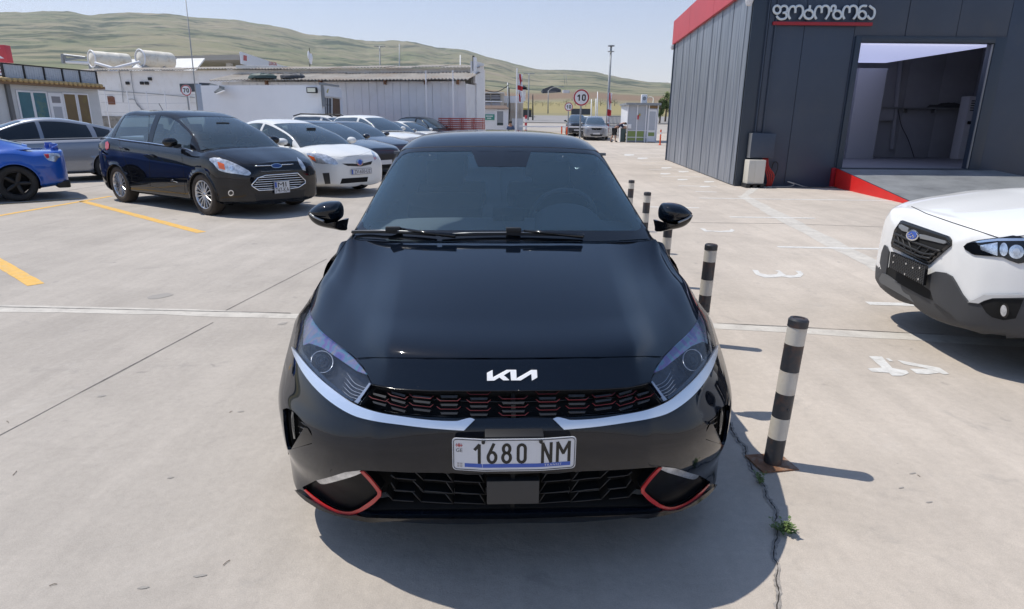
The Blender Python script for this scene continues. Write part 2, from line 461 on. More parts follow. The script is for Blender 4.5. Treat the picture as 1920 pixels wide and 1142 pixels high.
def arc(cx, cy, rx, ry, a0, a1, n=9): return [(cx + rx * math.cos(rad(a0 + (a1 - a0) * i / n)), cy + ry * math.sin(rad(a0 + (a1 - a0) * i / n))) for i in range(n + 1)]
def ell(cx, cy, rx, ry, n=20): return arc(cx, cy, rx, ry, 0, 360, n)[:-1]
GL = {'1': [[(.22, .70), (.62, .95), (.62, 0)]],
 '6': [[(.66, 1.0), (.18, .42)], arc(.5, .3, .36, .27, 0, 360, 20)],
 '8': [arc(.5, .745, .30, .22, 0, 360, 18), arc(.5, .28, .36, .25, 0, 360, 20)],
 '0': [arc(.5, .76, .33, .2, 0, 180, 8) + arc(.5, .23, .33, .2, 180, 360, 8) + [(.83, .76)]],
 '7': [[(.08, .95), (.88, .95), (.35, 0)]],
 'N': [[(.1, 0), (.1, 1), (.88, 0), (.88, 1)]], 'M': [[(.04, 0), (.04, 1), (.5, .42), (.96, 1), (.96, 0)]]}
def glyph(mb, g, x0, y0, w, h, t, k0, k1, fn):
    for st in GL[g]:
        P = [np.array((x0 + a * w, y0 + b_ * h)) for a, b_ in st]
        for i in range(len(P) - 1):
            d = P[i + 1] - P[i]; L = np.linalg.norm(d); d /= L; n_ = np.array((-d[1], d[0])) * t / 2
            ex = d * t * .28
            a, b2 = P[i] - ex, P[i + 1] + ex; kk = k1 + (i % 3) * .00008
            vs = [mb.bm.verts.new(fn(q[0], q[1], kk)) for q in (a - n_, b2 - n_, b2 + n_, a + n_)]
            mb.bm.faces.new(vs)
# ================================================================== ground, terrain, markings
def gz(Y):
    return float(np.interp(Y, [-1e4, 30, 47, 60, 75, 92, 110], [0, 0, .14, .55, 1.35, 2.45, 3.2]))
def concrete():
    m, nt, b = newmat('lot_concrete'); N = nt.nodes; L = nt.links
    tc = N.new('ShaderNodeTexCoord'); src = tc.outputs['Object']
    def noise(sc, det, ro, dist=0, vec=None, st=None):
        n = N.new('ShaderNodeTexNoise'); n.inputs['Scale'].default_value = sc; n.inputs['Detail'].default_value = det; n.inputs['Roughness'].default_value = ro; n.inputs['Distortion'].default_value = dist
        if st:
            mp = N.new('ShaderNodeMapping'); mp.inputs['Scale'].default_value = st; L.new(src, mp.inputs['Vector']); L.new(mp.outputs[0], n.inputs['Vector'])
        else: L.new(src, n.inputs['Vector'])
        return n.outputs[0]
    def rng(v, a, b_, c, d):
        r = N.new('ShaderNodeMapRange'); r.inputs[1].default_value = a; r.inputs[2].default_value = b_; r.inputs[3].default_value = c; r.inputs[4].default_value = d; L.new(v, r.inputs[0]); return r.outputs[0]
    def mul(a, v):
        x = N.new('ShaderNodeMix'); x.data_type = 'RGBA'; x.blend_type = 'MULTIPLY'; x.inputs[0].default_value = 1; L.new(a, x.inputs[6]); L.new(v, x.inputs[7]); return x.outputs[2]
    def mixc(a, col, f):
        x = N.new('ShaderNodeMix'); x.data_type = 'RGBA'; L.new(f, x.inputs[0]); L.new(a, x.inputs[6]); x.inputs[7].default_value = (*col, 1); return x.outputs[2]
    # slabs to the left are greyer, the newer pour to the right is warmer
    sx = N.new('ShaderNodeSeparateXYZ'); L.new(src, sx.inputs[0])
    side = rng(sx.outputs[0], -1.2, 1.4, 0, 1)
    base = N.new('ShaderNodeMix'); base.data_type = 'RGBA'; base.inputs[6].default_value = (.44, .40, .355, 1); base.inputs[7].default_value = (.52, .46, .395, 1); L.new(side, base.inputs[0])
    c = base.outputs[2]
    c = mul(c, rng(noise(.35, 5, .6), .3, .7, .86, 1.1))
    c = mul(c, rng(noise(1.6, 8, .7, .6), .3, .75, .88, 1.07))
    c = mul(c, rng(noise(26, 5, .75), .25, .75, .90, 1.08))
    c = mul(c, rng(noise(240, 3, .6), .3, .7, .86, 1.10))
    c = mixc(c, (.25, .235, .22), rng(noise(2.3, 6, .65, 1.5), .60, .74, 0, .42))          # soft stains
    c = mixc(c, (.2, .19, .18), rng(noise(5.5, 3, .5, .3), .70, .76, 0, .45))                # small spots
    c = mixc(c, (.52, .49, .45), rng(noise(1.2, 9, .8, 2.0, st=(1, .35, 1)), .58, .72, 0, .35)) # pale worn streaks
    c = mul(c, rng(noise(1.1, 5, .6, .8, st=(3.2, .22, 1)), .35, .7, .93, 1.05))
    c = mixc(c, (.16, .15, .14), rng(noise(60, 2, .5), .77, .80, 0, .7))                     # pits
    L.new(c, b.inputs['Base Color']); b.inputs['Roughness'].default_value = .85; b.inputs['Specular IOR Level'].default_value = .3
    bp = N.new('ShaderNodeBump'); bp.inputs['Strength'].default_value = .35; bp.inputs['Distance'].default_value = .004
    L.new(noise(140, 6, .75), bp.inputs['Height']); bp2 = N.new('ShaderNodeBump'); bp2.inputs['Strength'].default_value = .25; bp2.inputs['Distance'].default_value = .03
    L.new(noise(6, 5, .6), bp2.inputs['Height']); L.new(bp.outputs[0], bp2.inputs['Normal']); L.new(bp2.outputs[0], b.inputs['Normal'])
    return m
M_['concrete'] = concrete()
M_['line_white'] = mat('worn_white_road_paint', (.62, .61, .58), .7, var=.1, vscale=20, dirt=(.42, .40, .36), dscale=14, damt=.9)
M_['line_yellow'] = mat('yellow_road_paint', (.68, .40, .08), .7, var=.12, vscale=20, dirt=(.42, .37, .28), dscale=10, damt=.7)
M_['patch_pale'] = mat('pale_mortar', (.52, .49, .44), .9, var=.12, vscale=6, dirt=(.36, .33, .3), dscale=9, damt=.8, bump=.3, bscale=60)
M_['joint'] = mat('joint_filler', (.15, .14, .13), .9, var=.5, vscale=12)
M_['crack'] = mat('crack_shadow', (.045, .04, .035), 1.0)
# lot: one sheet that follows the ground height
def sheet(name, xs, ys, zfn, m_, dz=0.0):
    V = [(x, y, zfn(x, y) + dz) for y in ys for x in xs]; n = len(xs)
    F = [(j * n + i, j * n + i + 1, (j + 1) * n + i + 1, (j + 1) * n + i) for j in range(len(ys) - 1) for i in range(n - 1)]
    return struct(link(name, mesh(name, V, F, True), m_))
sheet('parking_lot', np.linspace(-70, 60, 27), np.concatenate([np.linspace(-40, 28, 18), np.linspace(30, 66, 19)]), lambda x, y: gz(y), M_['concrete'])
def decalsheet(name, poly, m_, dz=.004, rough=0.0, step=.25, kind=True):
    """flat marking on the lot with slightly ragged edges"""
    P = resample([p[:2] for p in poly], step)
    if rough:
        rs = random.Random(hash(name + str(round(poly[0][0], 2))) % 9999); P = P + np.array([[rs.uniform(-rough, rough), rs.uniform(-rough, rough)] for _ in P])
    r = delaunay_2d_cdt([Vector((float(a), float(b))) for a, b in P], [(i, (i + 1) % len(P)) for i in range(len(P))], [], 1, 1e-7)
    me = mesh(name, [(v[0], v[1], gz(v[1]) + dz * .4) for v in r[0]], r[2]); o = link(name, me, m_)
    return struct(o) if kind else o
def gp(*pts): return [tuple(on_ground(x, y)[:2]) for x, y in pts]
def band(name, a, b, w, m_, dz=.004, rough=.0, step=.25):
    a = np.array(a[:2]); b = np.array(b[:2]); d = (b - a) / np.linalg.norm(b - a); n = np.array([-d[1], d[0]]) * w / 2
    return decalsheet(name, [a - n, b - n, b + n, a + n], m_, dz, rough, step)
# pale saw-cut band across the lot and the diagonal one to the hall
decalsheet('repaired_strip', gp((-400, 566), (0, 572), (300, 578), (545, 588), (950, 597), (1345, 607), (1770, 629), (2200, 655), (2200, 668), (1770, 642), (1345, 616), (950, 606), (545, 598), (300, 590), (0, 585), (-400, 580)), M_['patch_pale'], .004, .012)
band('joint_line', on_ground(-400, 567), on_ground(545, 587.5), .012, M_['joint'], .008, .003)
band('joint_line', on_ground(1345, 606), on_ground(1770, 628), .010, M_['joint'], .008, .004)
decalsheet('repaired_strip', gp((1383, 368), (1400, 366), (1455, 394), (1560, 446), (1660, 497), (1800, 575), (1765, 575), (1640, 508), (1540, 456), (1440, 402)), M_['patch_pale'], .0045, .02)
decalsheet('repaired_strip', gp((1388, 368), (1402, 368), (1424, 352), (1410, 351)), M_['patch_pale'], .005, .02)
for a, b, w in (((-30, 832), (400, 604.5), .007), ((424, 582), (612, 486), .008), ((1295, 417.5), (1470, 419.5), .018), ((1470, 419.5), (1690, 427), .014)):
    band('slab_joint', on_ground(*a), on_ground(*b), w, M_['joint'], .0055, .003)
for x in (-9.5, -16.0): band('slab_joint', (x, 8), (x + 1, 55), .02, M_['joint'], .0055, .004, .8)
band('slab_joint', (-25, 17.2), (-3, 16.6), .02, M_['joint'], .0055, .004, .8)
# bay lines in front of the hall, seen end-on to the camera
yl = [(1458, 463, 1650, 467), (1368, 407, 1528, 409.3), (1310, 371.5, 1700, 377), (1212, 388, 1311, 390), (1627, 569, 1790, 574)]
for a, b, c_, d in yl: band('bay_line', on_ground(a, b), on_ground(c_, d), .10, M_['line_white'], .0065, .004, .12)
for k, (x0, x1, y) in enumerate(((1272, 1344, 348.5), (1304, 1344, 359.3), (1240, 1330, 331), (1217, 1290, 318), (1202, 1262, 309), (1192, 1248, 302.5), (1180, 1245, 294), (1160, 1248, 288), (1160, 1247, 281.5), (1150, 1247, 275.5))):
    band('bay_line', on_ground(x0, y), on_ground(x1, y + 1), .10, M_['line_white'], .0065, .006, .3)
# bay numbers, painted for drivers coming the other way
def gpoly(name, pts, m_=None, **k): return decalsheet(name, gp(*pts), m_ or M_['line_white'], .0068, .002, .08)
ZA = lambda p: [(1580 + x / 7.385, 640 + y / 7.385) for x, y in p]
gpoly('bay_number', ZA([(360,210),(545,215),(690,375),(880,410),(915,445),(830,480),(690,482),(640,440),(400,425),(345,380),(545,368),(460,300)]))
gpoly('bay_number', ZA([(755,262),(1200,345),(1340,370),(1470,455),(1400,465),(1240,400),(1100,365),(840,318)]))
gpoly('bay_number', ZA([(920,382),(1200,385),(1340,440),(1180,462),(1020,450)])); gpoly('bay_number', ZA([(595,240),(640,240),(705,285),(650,280)]))
ZB = lambda p: [(1150 + x / 3.491, 280 + y / 3.491) for x, y in p]
gpoly('bay_number', grow(ZB([(912,792),(945,795),(960,815),(1010,825),(1070,822),(1085,800),(1060,797),(1085,795),(1110,815),(1130,828),(1190,828),(1215,815),(1195,798),(1225,800),(1243,818),(1225,835),(1160,840),(1100,832),(1060,838),(990,838),(935,820)]), .7))
gpoly('bay_number', ZB([(565,517),(600,520),(612,532),(700,536),(760,532),(770,522),(795,530),(780,542),(700,543),(640,538),(600,540)]))
for px_, py_ in ((1322, 350), (1330, 341), (1280, 337), (1248, 326), (1282, 322), (1250, 315), (1205, 297), (1180, 291)):
    gpoly('bay_number', [(px_ - 9, py_ - 1.3), (px_ + 8, py_ - 1.2), (px_ + 10, py_ + .3), (px_ - 2, py_ + 1.3), (px_ - 10, py_ + .8)])
# yellow bay lines on the left
def yband(a, b, w=.11): return band('yellow_line', on_ground(*a), on_ground(*b), w, M_['line_yellow'], .006, .005, .15)
yband((-330, 462), (208, 368)); yband((155, 377.5), (378, 436), .13); yband((-60, 458), (68, 534), .13)
band('yellow_line', on_ground(-60, 388), on_ground(150, 372), .08, M_['line_yellow'], .0061, .004, .2)
# crack beside the car: flat ragged sheets, the gap's shade put into a dark colour
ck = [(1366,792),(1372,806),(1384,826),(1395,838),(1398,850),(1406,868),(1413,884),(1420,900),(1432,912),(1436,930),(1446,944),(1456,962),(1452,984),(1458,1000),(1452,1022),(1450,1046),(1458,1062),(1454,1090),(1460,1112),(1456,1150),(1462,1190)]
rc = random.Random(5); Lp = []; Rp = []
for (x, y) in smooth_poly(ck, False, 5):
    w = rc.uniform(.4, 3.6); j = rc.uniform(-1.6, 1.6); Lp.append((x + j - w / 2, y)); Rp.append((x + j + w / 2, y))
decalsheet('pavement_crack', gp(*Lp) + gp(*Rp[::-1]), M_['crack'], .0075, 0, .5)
decalsheet('pavement_crack_edge', gp(*[(x - 4, y) for x, y in Lp]) + gp(*[(x + 4.5, y) for x, y in Rp[::-1]]), mat('crumbled_edge', (.30, .275, .25), .95, var=.4, vscale=40, bump=.6, bscale=90), .0062, .004, .06)
# bits of litter and oil spots on the concrete
for i, (x, y, s_) in enumerate(((300, 556, 30), (320, 896, 8), (452, 772, 7), (530, 607, 12), (190, 743, 10), (375, 1080, 16), (270, 1102, 14), (1712, 888, 8), (1690, 915, 7), (1742, 942, 8))):
    pts = [(x + s_ * math.cos(a) * rc.uniform(.6, 1), y + s_ * .22 * math.sin(a) * rc.uniform(.5, 1) - .12 * s_ * math.cos(a)) for a in np.linspace(0, 2 * math.pi, 12)[:-1]]
    decalsheet('oil_spot', gp(*pts), mat('oil_spot_%d' % i, (.30, .28, .255), .8), .0052, 0, .2)
tw = MB()
for x, y, s_ in ((28, 888, 12), (433, 773, 6), (425, 1056, 10), (100, 1098, 7), (14, 792, 10), (1722, 893, 5)):
    p = on_ground(x, y); a = rc.uniform(0, 3); L_ = s_ * .0015; tw.tube([(p[0] - L_ * math.cos(a), p[1] - L_ * math.sin(a), .003), (p[0], p[1] + .004, .004), (p[0] + L_ * math.cos(a), p[1] + L_ * math.sin(a), .003)], .0012, 4)
o = tw.build('dry_twigs', mat('dry_twig', (.13, .10, .07), .9)); o['kind'] = 'stuff'; tag(o, 'scattered dark dry twigs on the concrete', 'twigs')
# ---- weed growing from the crack
M_['weed'] = mat('weed_leaf', (.13, .19, .06), .6, var=.35, vscale=30)
def weed(label, px_, py_, R_, n, seed):
    rs = random.Random(seed); c = on_ground(px_, py_); t = thing('weed_plant', label, 'weed', tuple(c))
    lv = MB(); stm = MB()
    for k in range(n):
        a = rs.uniform(0, 2 * math.pi); r = R_ * rs.uniform(.25, 1); h = rs.uniform(.01, .05); tip = Vector((math.cos(a) * r, math.sin(a) * r * .8, h))
        stm.tube([(0, 0, .004), tuple(tip * .5 + Vector((0, 0, .012))), tuple(tip)], .0012, 4)
        for q in range(7):
            f = rs.uniform(.35, 1.05); b = tip * f + Vector((0, 0, .008)); aa = rs.uniform(0, 6.28); l = rs.uniform(.008, .016); w = l * .45; u = Vector((math.cos(aa), math.sin(aa), rs.uniform(-.2, .6))).normalized(); s2 = u.cross(Vector((0, 0, 1))).normalized() * w
            vs = [lv.bm.verts.new(v) for v in (b, b + u * l * .5 + s2, b + u * l, b + u * l * .5 - s2)]; lv.bm.faces.new(vs)
    o1 = lv.build('leaves', M_['weed'], t); o1['kind'] = 'stuff'; stm.build('stems', M_['weed'], t)
weed('small green weed growing out of the crack in front of the striped bollard', 1468, 1000, .05, 26, 3)
weed('sparse low weed in the crack beside the black saloon', 1424, 909, .03, 9, 4)
# ---- striped bollards
M_['bollard_white'] = mat('bollard_white', (.60, .56, .49), .55, var=.08, vscale=14, dirt=(.3, .17, .09), dscale=7, damt=.6)
M_['bollard_black'] = mat('bollard_black', (.035, .038, .045), .45, var=.2, vscale=12, dirt=(.17, .075, .035), dscale=6, damt=.8)
M_['rust'] = mat('rusty_plate', (.22, .11, .06), .9, var=.35, vscale=25, dirt=(.38, .33, .28), dscale=20, damt=.8)
def bollard(label, P, h, rot=0, r=.041, n=6, cream=False, seed=0):
    t = thing('striped_bollard', label, 'bollard', (P[0], P[1], 0), rot, 'striped steel bollards along the bay'); t.rotation_euler[1] = rad(2.4 if seed == 1 else 1.2)
    rs = random.Random(seed)
    MB().box((-.095, -.075, .001), (.085, .075, .008)).build('base_plate', M_['rust'], t)
    cuts = [0, .185, .335, .505, .66, .84, .955, 1.0]; mt = ['k', 'w', 'k', 'w', 'k', 'w', 'k']
    for i in range(7):
        mb = MB(); z0, z1 = cuts[i] * h, cuts[i + 1] * h; rr = r * (1 + .008 * (i % 2)) if i < 6 else r * 1.05
        mb.cyl((0, 0, z0 + .009), (0, 0, z1 + .0085), rr, n=32); mb.build('painted_band', M_['bollard_black'] if mt[i] == 'k' else (M_['bollard_cream'] if cream and i == 1 else M_['bollard_white']), t, angle=40)
    MB().lathe([(.001, h + .012), (r * .6, h + .012), (r * .62, h + .016), (r * .9, h + .016), (r * 1.05, h + .006)], 28).build('cap', M_['bollard_black'], t, angle=40)
    MB().cyl((0, -r * .9, h * .42), (0, -r * 1.12, h * .42), .006, n=8).build('bolt', M_['bollard_black'], t)
    return t
M_['bollard_cream'] = mat('bollard_cream', (.62, .5, .3), .6, var=.1, vscale=14)
bollard('black and white striped bollard with rusty base plate, nearest the camera', on_ground(1448, 869), .685, .2, r=.040, seed=1)
bollard('striped bollard with rust patches, second from the camera, right of the saloon bonnet', (1.330, 4.18), .70, .3, seed=2)
bollard('striped bollard with a cream band, half hidden under the saloon door mirror', (1.44, 5.82), .70, .1, cream=True, seed=3)
bollard('striped bollard just above the saloon door mirror', (1.565, 7.43), .70, .4, seed=4)
bollard('farthest striped bollard, its cap showing beside the saloon roof', (1.66, 9.0), .70, .2, seed=5)
# ---- terrain with hills
def terrain():
    sky = np.array([(-2600, 150), (-1200, 80), (-500, 55), (-100, 34), (0, 25), (60, 24), (115, 21), (160, 23), (195, 29), (230, 27), (270, 25), (330, 28), (400, 33), (460, 39), (500, 46), (540, 53), (580, 64), (597, 68), (640, 68), (690, 79), (740, 77), (780, 79), (820, 90), (860, 93), (900, 104), (960, 120), (1010, 130), (1060, 131), (1110, 136), (1150, 146), (1200, 153), (1260, 157), (1400, 163), (1900, 165), (3000, 170), (5200, 190)], float)
    az = np.concatenate([np.linspace(-75, -42, 40), np.linspace(-41.8, 14, 330), np.linspace(14.5, 75, 40)])
    D = np.concatenate([[66, 75, 83, 92, 105, 125, 150, 190, 240], np.geomspace(290, 2900, 95)])
    rs = np.random.RandomState(4); T1 = rs.rand(64, 64, 4)
    def vn(x, y, k=0):
        xi = np.floor(x).astype(int); yi = np.floor(y).astype(int); fx = x - xi; fy = y - yi; fx = fx * fx * (3 - 2 * fx); fy = fy * fy * (3 - 2 * fy); t = T1[..., k]
        a = t[xi % 64, yi % 64]; b = t[(xi + 1) % 64, yi % 64]; c = t[xi % 64, (yi + 1) % 64]; d = t[(xi + 1) % 64, (yi + 1) % 64]
        return (a * (1 - fx) + b * fx) * (1 - fy) + (c * (1 - fx) + d * fx) * fy
    def fbm(x, y, o=5, rid=False):
        v = 0; a = .5
        for i in range(o):
            n = vn(x * 2 ** i + 13 * i, y * 2 ** i + 7 * i, i % 4); v = v + a * ((1 - abs(2 * n - 1)) if rid else n); a *= .5
        return v
    A, DD = np.meshgrid(np.radians(az), D); X = np.sin(A) * DD; Y = np.cos(A) * DD
    # picture column that this direction meets, and the skyline height there
    px_ = CX + CF * np.tan(A) / math.cos(CP) * 1.0; px_ = CX + (px_ - CX) * (1 - .0 * abs(A)); 
    ys = np.interp(px_, sky[:, 0], sky[:, 1]); hor = 227.3 - (px_ - CX) * -.0105 * 1.0
    ys_s = ys + 4.0 * (fbm(px_ / 55, px_ * 0 + 3, 4) - .5)
    t = np.clip((DD - 75) / (2300 - 75), 0, 1)
    # angular rise with distance: flat field, ploughed step, then the long slope and the ridge
    prof = np.interp(DD, [66, 92, 125, 190, 300, 430, 520, 700, 1000, 1500, 2000, 2300, 2900], [0, .16, .24, .34, .40, .46, .53, .60, .70, .84, .96, 1.0, .80])
    lowy = hor - 14
    top = hor - ys_s; k = np.clip((px_ - 900) / 350, 0, 1)
    prof2 = np.interp(DD, [66, 92, 125, 190, 300, 430, 520, 700, 1000, 1500, 2000, 2300, 2900], [0, .16, .30, .42, .62, .66, .72, .78, .84, .92, .98, 1.0, .8])
    pf = prof * (1 - k) + prof2 * k
    foot = (-4 + 0 * top); ang = foot + (top - foot) * pf
    rel = np.clip((DD - 350) / 900, 0, 1)
    gl = fbm(X / 300 + 5, Y / 420, 6, True); gl2 = fbm(X / 75, Y / 110, 5, True)
    ang = ang + rel * (gl - .55) * 30 * np.clip(top / 140, .1, 1) * (1 - np.clip((pf - .82) / .18, 0, 1) * .93) + rel * (gl2 - .55) * 7 * np.clip(top / 140, .15, 1)
    sv = (227.3 - ang - CY) / CF; Z = CH - Y * (_sp + sv * _cp) / (_cp - sv * _sp)
    zl = np.interp(Y, [0, 60, 75, 92, 110, 150], [.45, .45, 1.25, 2.35, 3.1, 4.0]); w = np.clip((DD - 80) / 60, 0, 1); Z = zl * (1 - w) + Z * w
    n = len(az); V = np.stack([X, Y, Z], -1).reshape(-1, 3)
    F = [(j * n + i, j * n + i + 1, (j + 1) * n + i + 1, (j + 1) * n + i) for j in range(len(D) - 1) for i in range(n - 1)]
    m, nt, b = newmat('dry_grass_hills'); N = nt.nodes; L = nt.links; tc = N.new('ShaderNodeTexCoord')
    def noise(sc, det, ro, st=None, dist=0):
        q = N.new('ShaderNodeTexNoise'); q.inputs['Scale'].default_value = sc; q.inputs['Detail'].default_value = det; q.inputs['Roughness'].default_value = ro; q.inputs['Distortion'].default_value = dist
        mp = N.new('ShaderNodeMapping'); mp.inputs['Scale'].default_value = st or (1, 1, 1); L.new(tc.outputs['Object'], mp.inputs['Vector']); L.new(mp.outputs[0], q.inputs['Vector']); return q.outputs[0]
    def rng(v, a, b_, c, d):
        r = N.new('ShaderNodeMapRange'); r.inputs[1].default_value = a; r.inputs[2].default_value = b_; r.inputs[3].default_value = c; r.inputs[4].default_value = d; L.new(v, r.inputs[0]); return r.outputs[0]
    def mixc(a, col, f):
        x = N.new('ShaderNodeMix'); x.data_type = 'RGBA'; L.new(f, x.inputs[0])
        if hasattr(a, 'node'): L.new(a, x.inputs[6])
        else: x.inputs[6].default_value = (*a, 1)
        x.inputs[7].default_value = (*col, 1); return x.outputs[2]
    c = mixc((.27, .245, .165), (.175, .19, .115), rng(noise(.0035, 7, .65, (1, .6, 1)), .40, .62, 0, 1))
    c = mixc(c, (.32, .275, .205), rng(noise(.008, 8, .7, (1, 1.4, 1)), .52, .68, 0, .9))
    c = mixc(c, (.045, .07, .05), rng(noise(.0075, 9, .72, (.9, 1.0, 1.2), .6), .50, .585, 0, .88))
    c = mixc(c, (.15, .13, .11), rng(noise(.03, 8, .75, (1, 1, 2)), .54, .66, 0, .8))
    vt = N.new('ShaderNodeAttribute'); vt.attribute_name = 'ploughed'; c = mixc(c, (.22, .16, .115), vt.outputs['Fac'])
    vt2 = N.new('ShaderNodeAttribute'); vt2.attribute_name = 'meadow'; c = mixc(c, (.29, .25, .13), vt2.outputs['Fac'])
    L.new(c, b.inputs['Base Color']); b.inputs['Roughness'].default_value = 1; b.inputs['Specular IOR Level'].default_value = .1
    me = mesh('hills', V, F, True); me.materials.append(m)
    jn = (fbm(X / 30, Y / 30, 4) - .5)
    pl = np.clip(1 - abs((DD + jn * 60 - 360) / 130) ** 6, 0, 1) * np.clip((px_ - 640) / 120, 0, 1); md = np.clip(1 - abs((DD - 165) / 75) ** 8, 0, 1)
    for nm, a in (('ploughed', pl), ('meadow', md)):
        at_ = me.attributes.new(nm, 'FLOAT', 'POINT'); at_.data.foreach_set('value', a.reshape(-1).astype(np.float32))
    struct(link('hills', me)); return X, Y, Z, az, D
TX, TY, TZ, TAZ, TD = terrain()
def tz(x, y):
    """terrain height"""
    a = math.degrees(math.atan2(x, y)); d = math.hypot(x, y); i = np.clip(np.searchsorted(TAZ, a) - 1, 0, len(TAZ) - 2); j = np.clip(np.searchsorted(TD, d) - 1, 0, len(TD) - 2)
    fa = (a - TAZ[i]) / (TAZ[i + 1] - TAZ[i]); fd = (d - TD[j]) / (TD[j + 1] - TD[j])
    return float((TZ[j, i] * (1 - fa) + TZ[j, i + 1] * fa) * (1 - fd) + (TZ[j + 1, i] * (1 - fa) + TZ[j + 1, i + 1] * fa) * fd)
def hit(px_, py_, y0=70, y1=2600):
    """where the view ray through a pixel meets the terrain"""
    for Y_ in np.geomspace(y0, y1, 260):
        p = at(px_, py_, Y_)
        if p[2] <= tz(p[0], p[1]): return p
    return at(px_, py_, y1)
# open land around and behind, at lot level
mb = MB(); rr = 2600
vs = [mb.bm.verts.new(v) for v in ((-rr, -rr, -.25), (rr, -rr, -.25), (rr, 60, -.25), (-rr, 60, -.25))]; mb.bm.faces.new(vs)
struct(mb.build('ground', mat('dry_soil', (.27, .235, .17), 1.0, var=.25, vscale=.05)))
for (x0, x1) in ((-1500, -60), (60, 1500)):
    mb = MB(); vs = [mb.bm.verts.new(v) for v in ((x0, 58, -.24), (x1, 58, -.24), (x1, 300, 3.), (x0, 300, 3.))]; mb.bm.faces.new(vs) ; struct(mb.build('ground', bpy.data.materials['dry_soil']))
# main road beyond the gate
sheet('road', np.linspace(-40, 70, 12), [74, 78, 82, 88], lambda x, y: gz(y) + .05, mat('asphalt_pale', (.26, .25, .245), .9, var=.08, vscale=.5), .03)
sheet('road_shoulder', np.linspace(-40, 70, 12), [60, 66, 70, 74.2], lambda x, y: gz(y), mat('gravel_apron', (.37, .34, .305), .95, var=.1, vscale=.6), .02)
# ================================================================== dark metal hall on the right
M_['panel_dark'] = mat('anthracite_panel', (.036, .053, .086), .42, .1, var=.10, vscale=.8, dirt=(.06, .07, .09), dscale=1.5, damt=.5)
M_['panel_door'] = mat('anthracite_trim', (.026, .040, .062), .4, .1)
M_['fascia_red'] = mat('red_fascia', (.50, .045, .06), .45, var=.06, vscale=1.5)
M_['sign_red'] = mat('sign_red', (.30, .008, .02), .4)
M_['ramp_red'] = mat('ramp_red_paint', (.62, .018, .016), .5, var=.06, vscale=3)
M_['ramp_grey'] = mat('grey_ramp_floor', (.20, .21, .215), .6, var=.12, vscale=1.5, dirt=(.10, .105, .11), dscale=1.2, damt=.7)
M_['wall_white'] = mat('white_panel', (.62, .63, .66), .5, var=.05, vscale=2)
def side_metal():
    m, nt, b = newmat('galvanised_side_cladding'); N = nt.nodes; L = nt.links; tc = N.new('ShaderNodeTexCoord')
    mp = N.new('ShaderNodeMapping'); mp.inputs['Scale'].default_value = (1, 3.2, .25); L.new(tc.outputs['Object'], mp.inputs['Vector'])
    n = N.new('ShaderNodeTexNoise'); n.inputs['Scale'].default_value = 2.5; n.inputs['Detail'].default_value = 6; L.new(mp.outputs[0], n.inputs['Vector'])
    r = N.new('ShaderNodeValToRGB'); r.color_ramp.elements[0].position = .35; r.color_ramp.elements[0].color = (.15, .175, .215, 1); r.color_ramp.elements[1].position = .68; r.color_ramp.elements[1].color = (.27, .30, .355, 1)
    L.new(n.outputs[0], r.inputs[0]); L.new(r.outputs[0], b.inputs['Base Color']); b.inputs['Roughness'].default_value = .38; b.inputs['Metallic'].default_value = .35
    return m
M_['side_metal'] = side_metal()
YW = 15.85
hall = thing('showroom_hall', 'dark grey metal hall with red fascia, white sign lettering and an open bay', 'building', (5.53, YW, 0))
ho = Vector((5.53, YW, 0))
def HB(name, lo, hi, m_, bevel=0, par=None):
    return MB().box(Vector(lo) - ho, Vector(hi) - ho, bevel).build(name, m_, par or hall, angle=40 if bevel else None)
def wxz(px_, py_): p = at(px_, py_, YW); return p[0], p[2]
HT = 5.34
DX0, DX1, DZ0, DZ1 = 8.10, 11.23, .47, 3.36
# front panels with real gaps; the wall is built round the bay opening
edges = [5.62, 6.75, 7.93, 9.12, 10.31, 11.50, 12.69, 13.88, 15.07, 16.26, 17.45, 18.64]
for i in range(len(edges) - 1):
    a, b = edges[i], edges[i + 1]; z0 = 0.0; jit = .003 * ((i * 7) % 3 - 1)
    segs = [(a, b, z0, HT)]
    if b > DX0 - .12 and a < DX1 + .25:
        segs = [(a, b, DZ1 + .12, HT)]
        if a < DX0 - .12: segs.append((a, DX0 - .12, z0, DZ1 + .12))
        if b > DX1 + .25: segs.append((DX1 + .25, b, z0, DZ1 + .12))
    for (x0, x1, zz0, zz1) in segs: HB('wall_panel', (x0 + .006, YW + jit, zz0), (x1 - .006, YW + .10, zz1), M_['panel_dark'], .004)
HB('backing_wall', (5.56, YW + .12, 0), (DX0 - .1, YW + .16, HT), M_['void']); HB('backing_wall', (DX1 + .2, YW + .12, 0), (18.6, YW + .16, HT), M_['void']); HB('backing_wall', (DX0 - .1, YW + .12, DZ1 + .1), (DX1 + .2, YW + .16, HT), M_['void'])
# corner post with two downpipes
HB('corner_trim', (5.50, YW - .035, 0), (5.80, YW - .004, HT), M_['panel_door'], .004)
for x in (5.86, 6.05): MB().cyl(Vector((x, YW - .05, 1.2)) - ho, Vector((x, YW - .05, HT)) - ho, .018, n=8).build('conduit', M_['panel_dark'], hall, smooth=True, angle=50)
HB('drain_channel', (5.90, YW - .03, 1.2), (6.02, YW - .004, HT), M_['panel_dark'], .003)
# door frame
for lo, hi in (((DX0 - .13, YW - .05, DZ0 - .02), (DX0, YW + .22, DZ1 + .13)), ((DX1, YW - .05, DZ0 - .02), (DX1 + .26, YW + .22, DZ1 + .13)), ((DX0 + .0, YW - .05, DZ1), (DX1 + .0, YW + .22, DZ1 + .13))): HB('door_frame', lo, hi, M_['panel_door'], .006)
HB('door_leaf_edge', (DX1 - .03, YW - .02, DZ0 + .02), (DX1 - .005, YW + .02, DZ1 - .02), M_['silver_trim'])
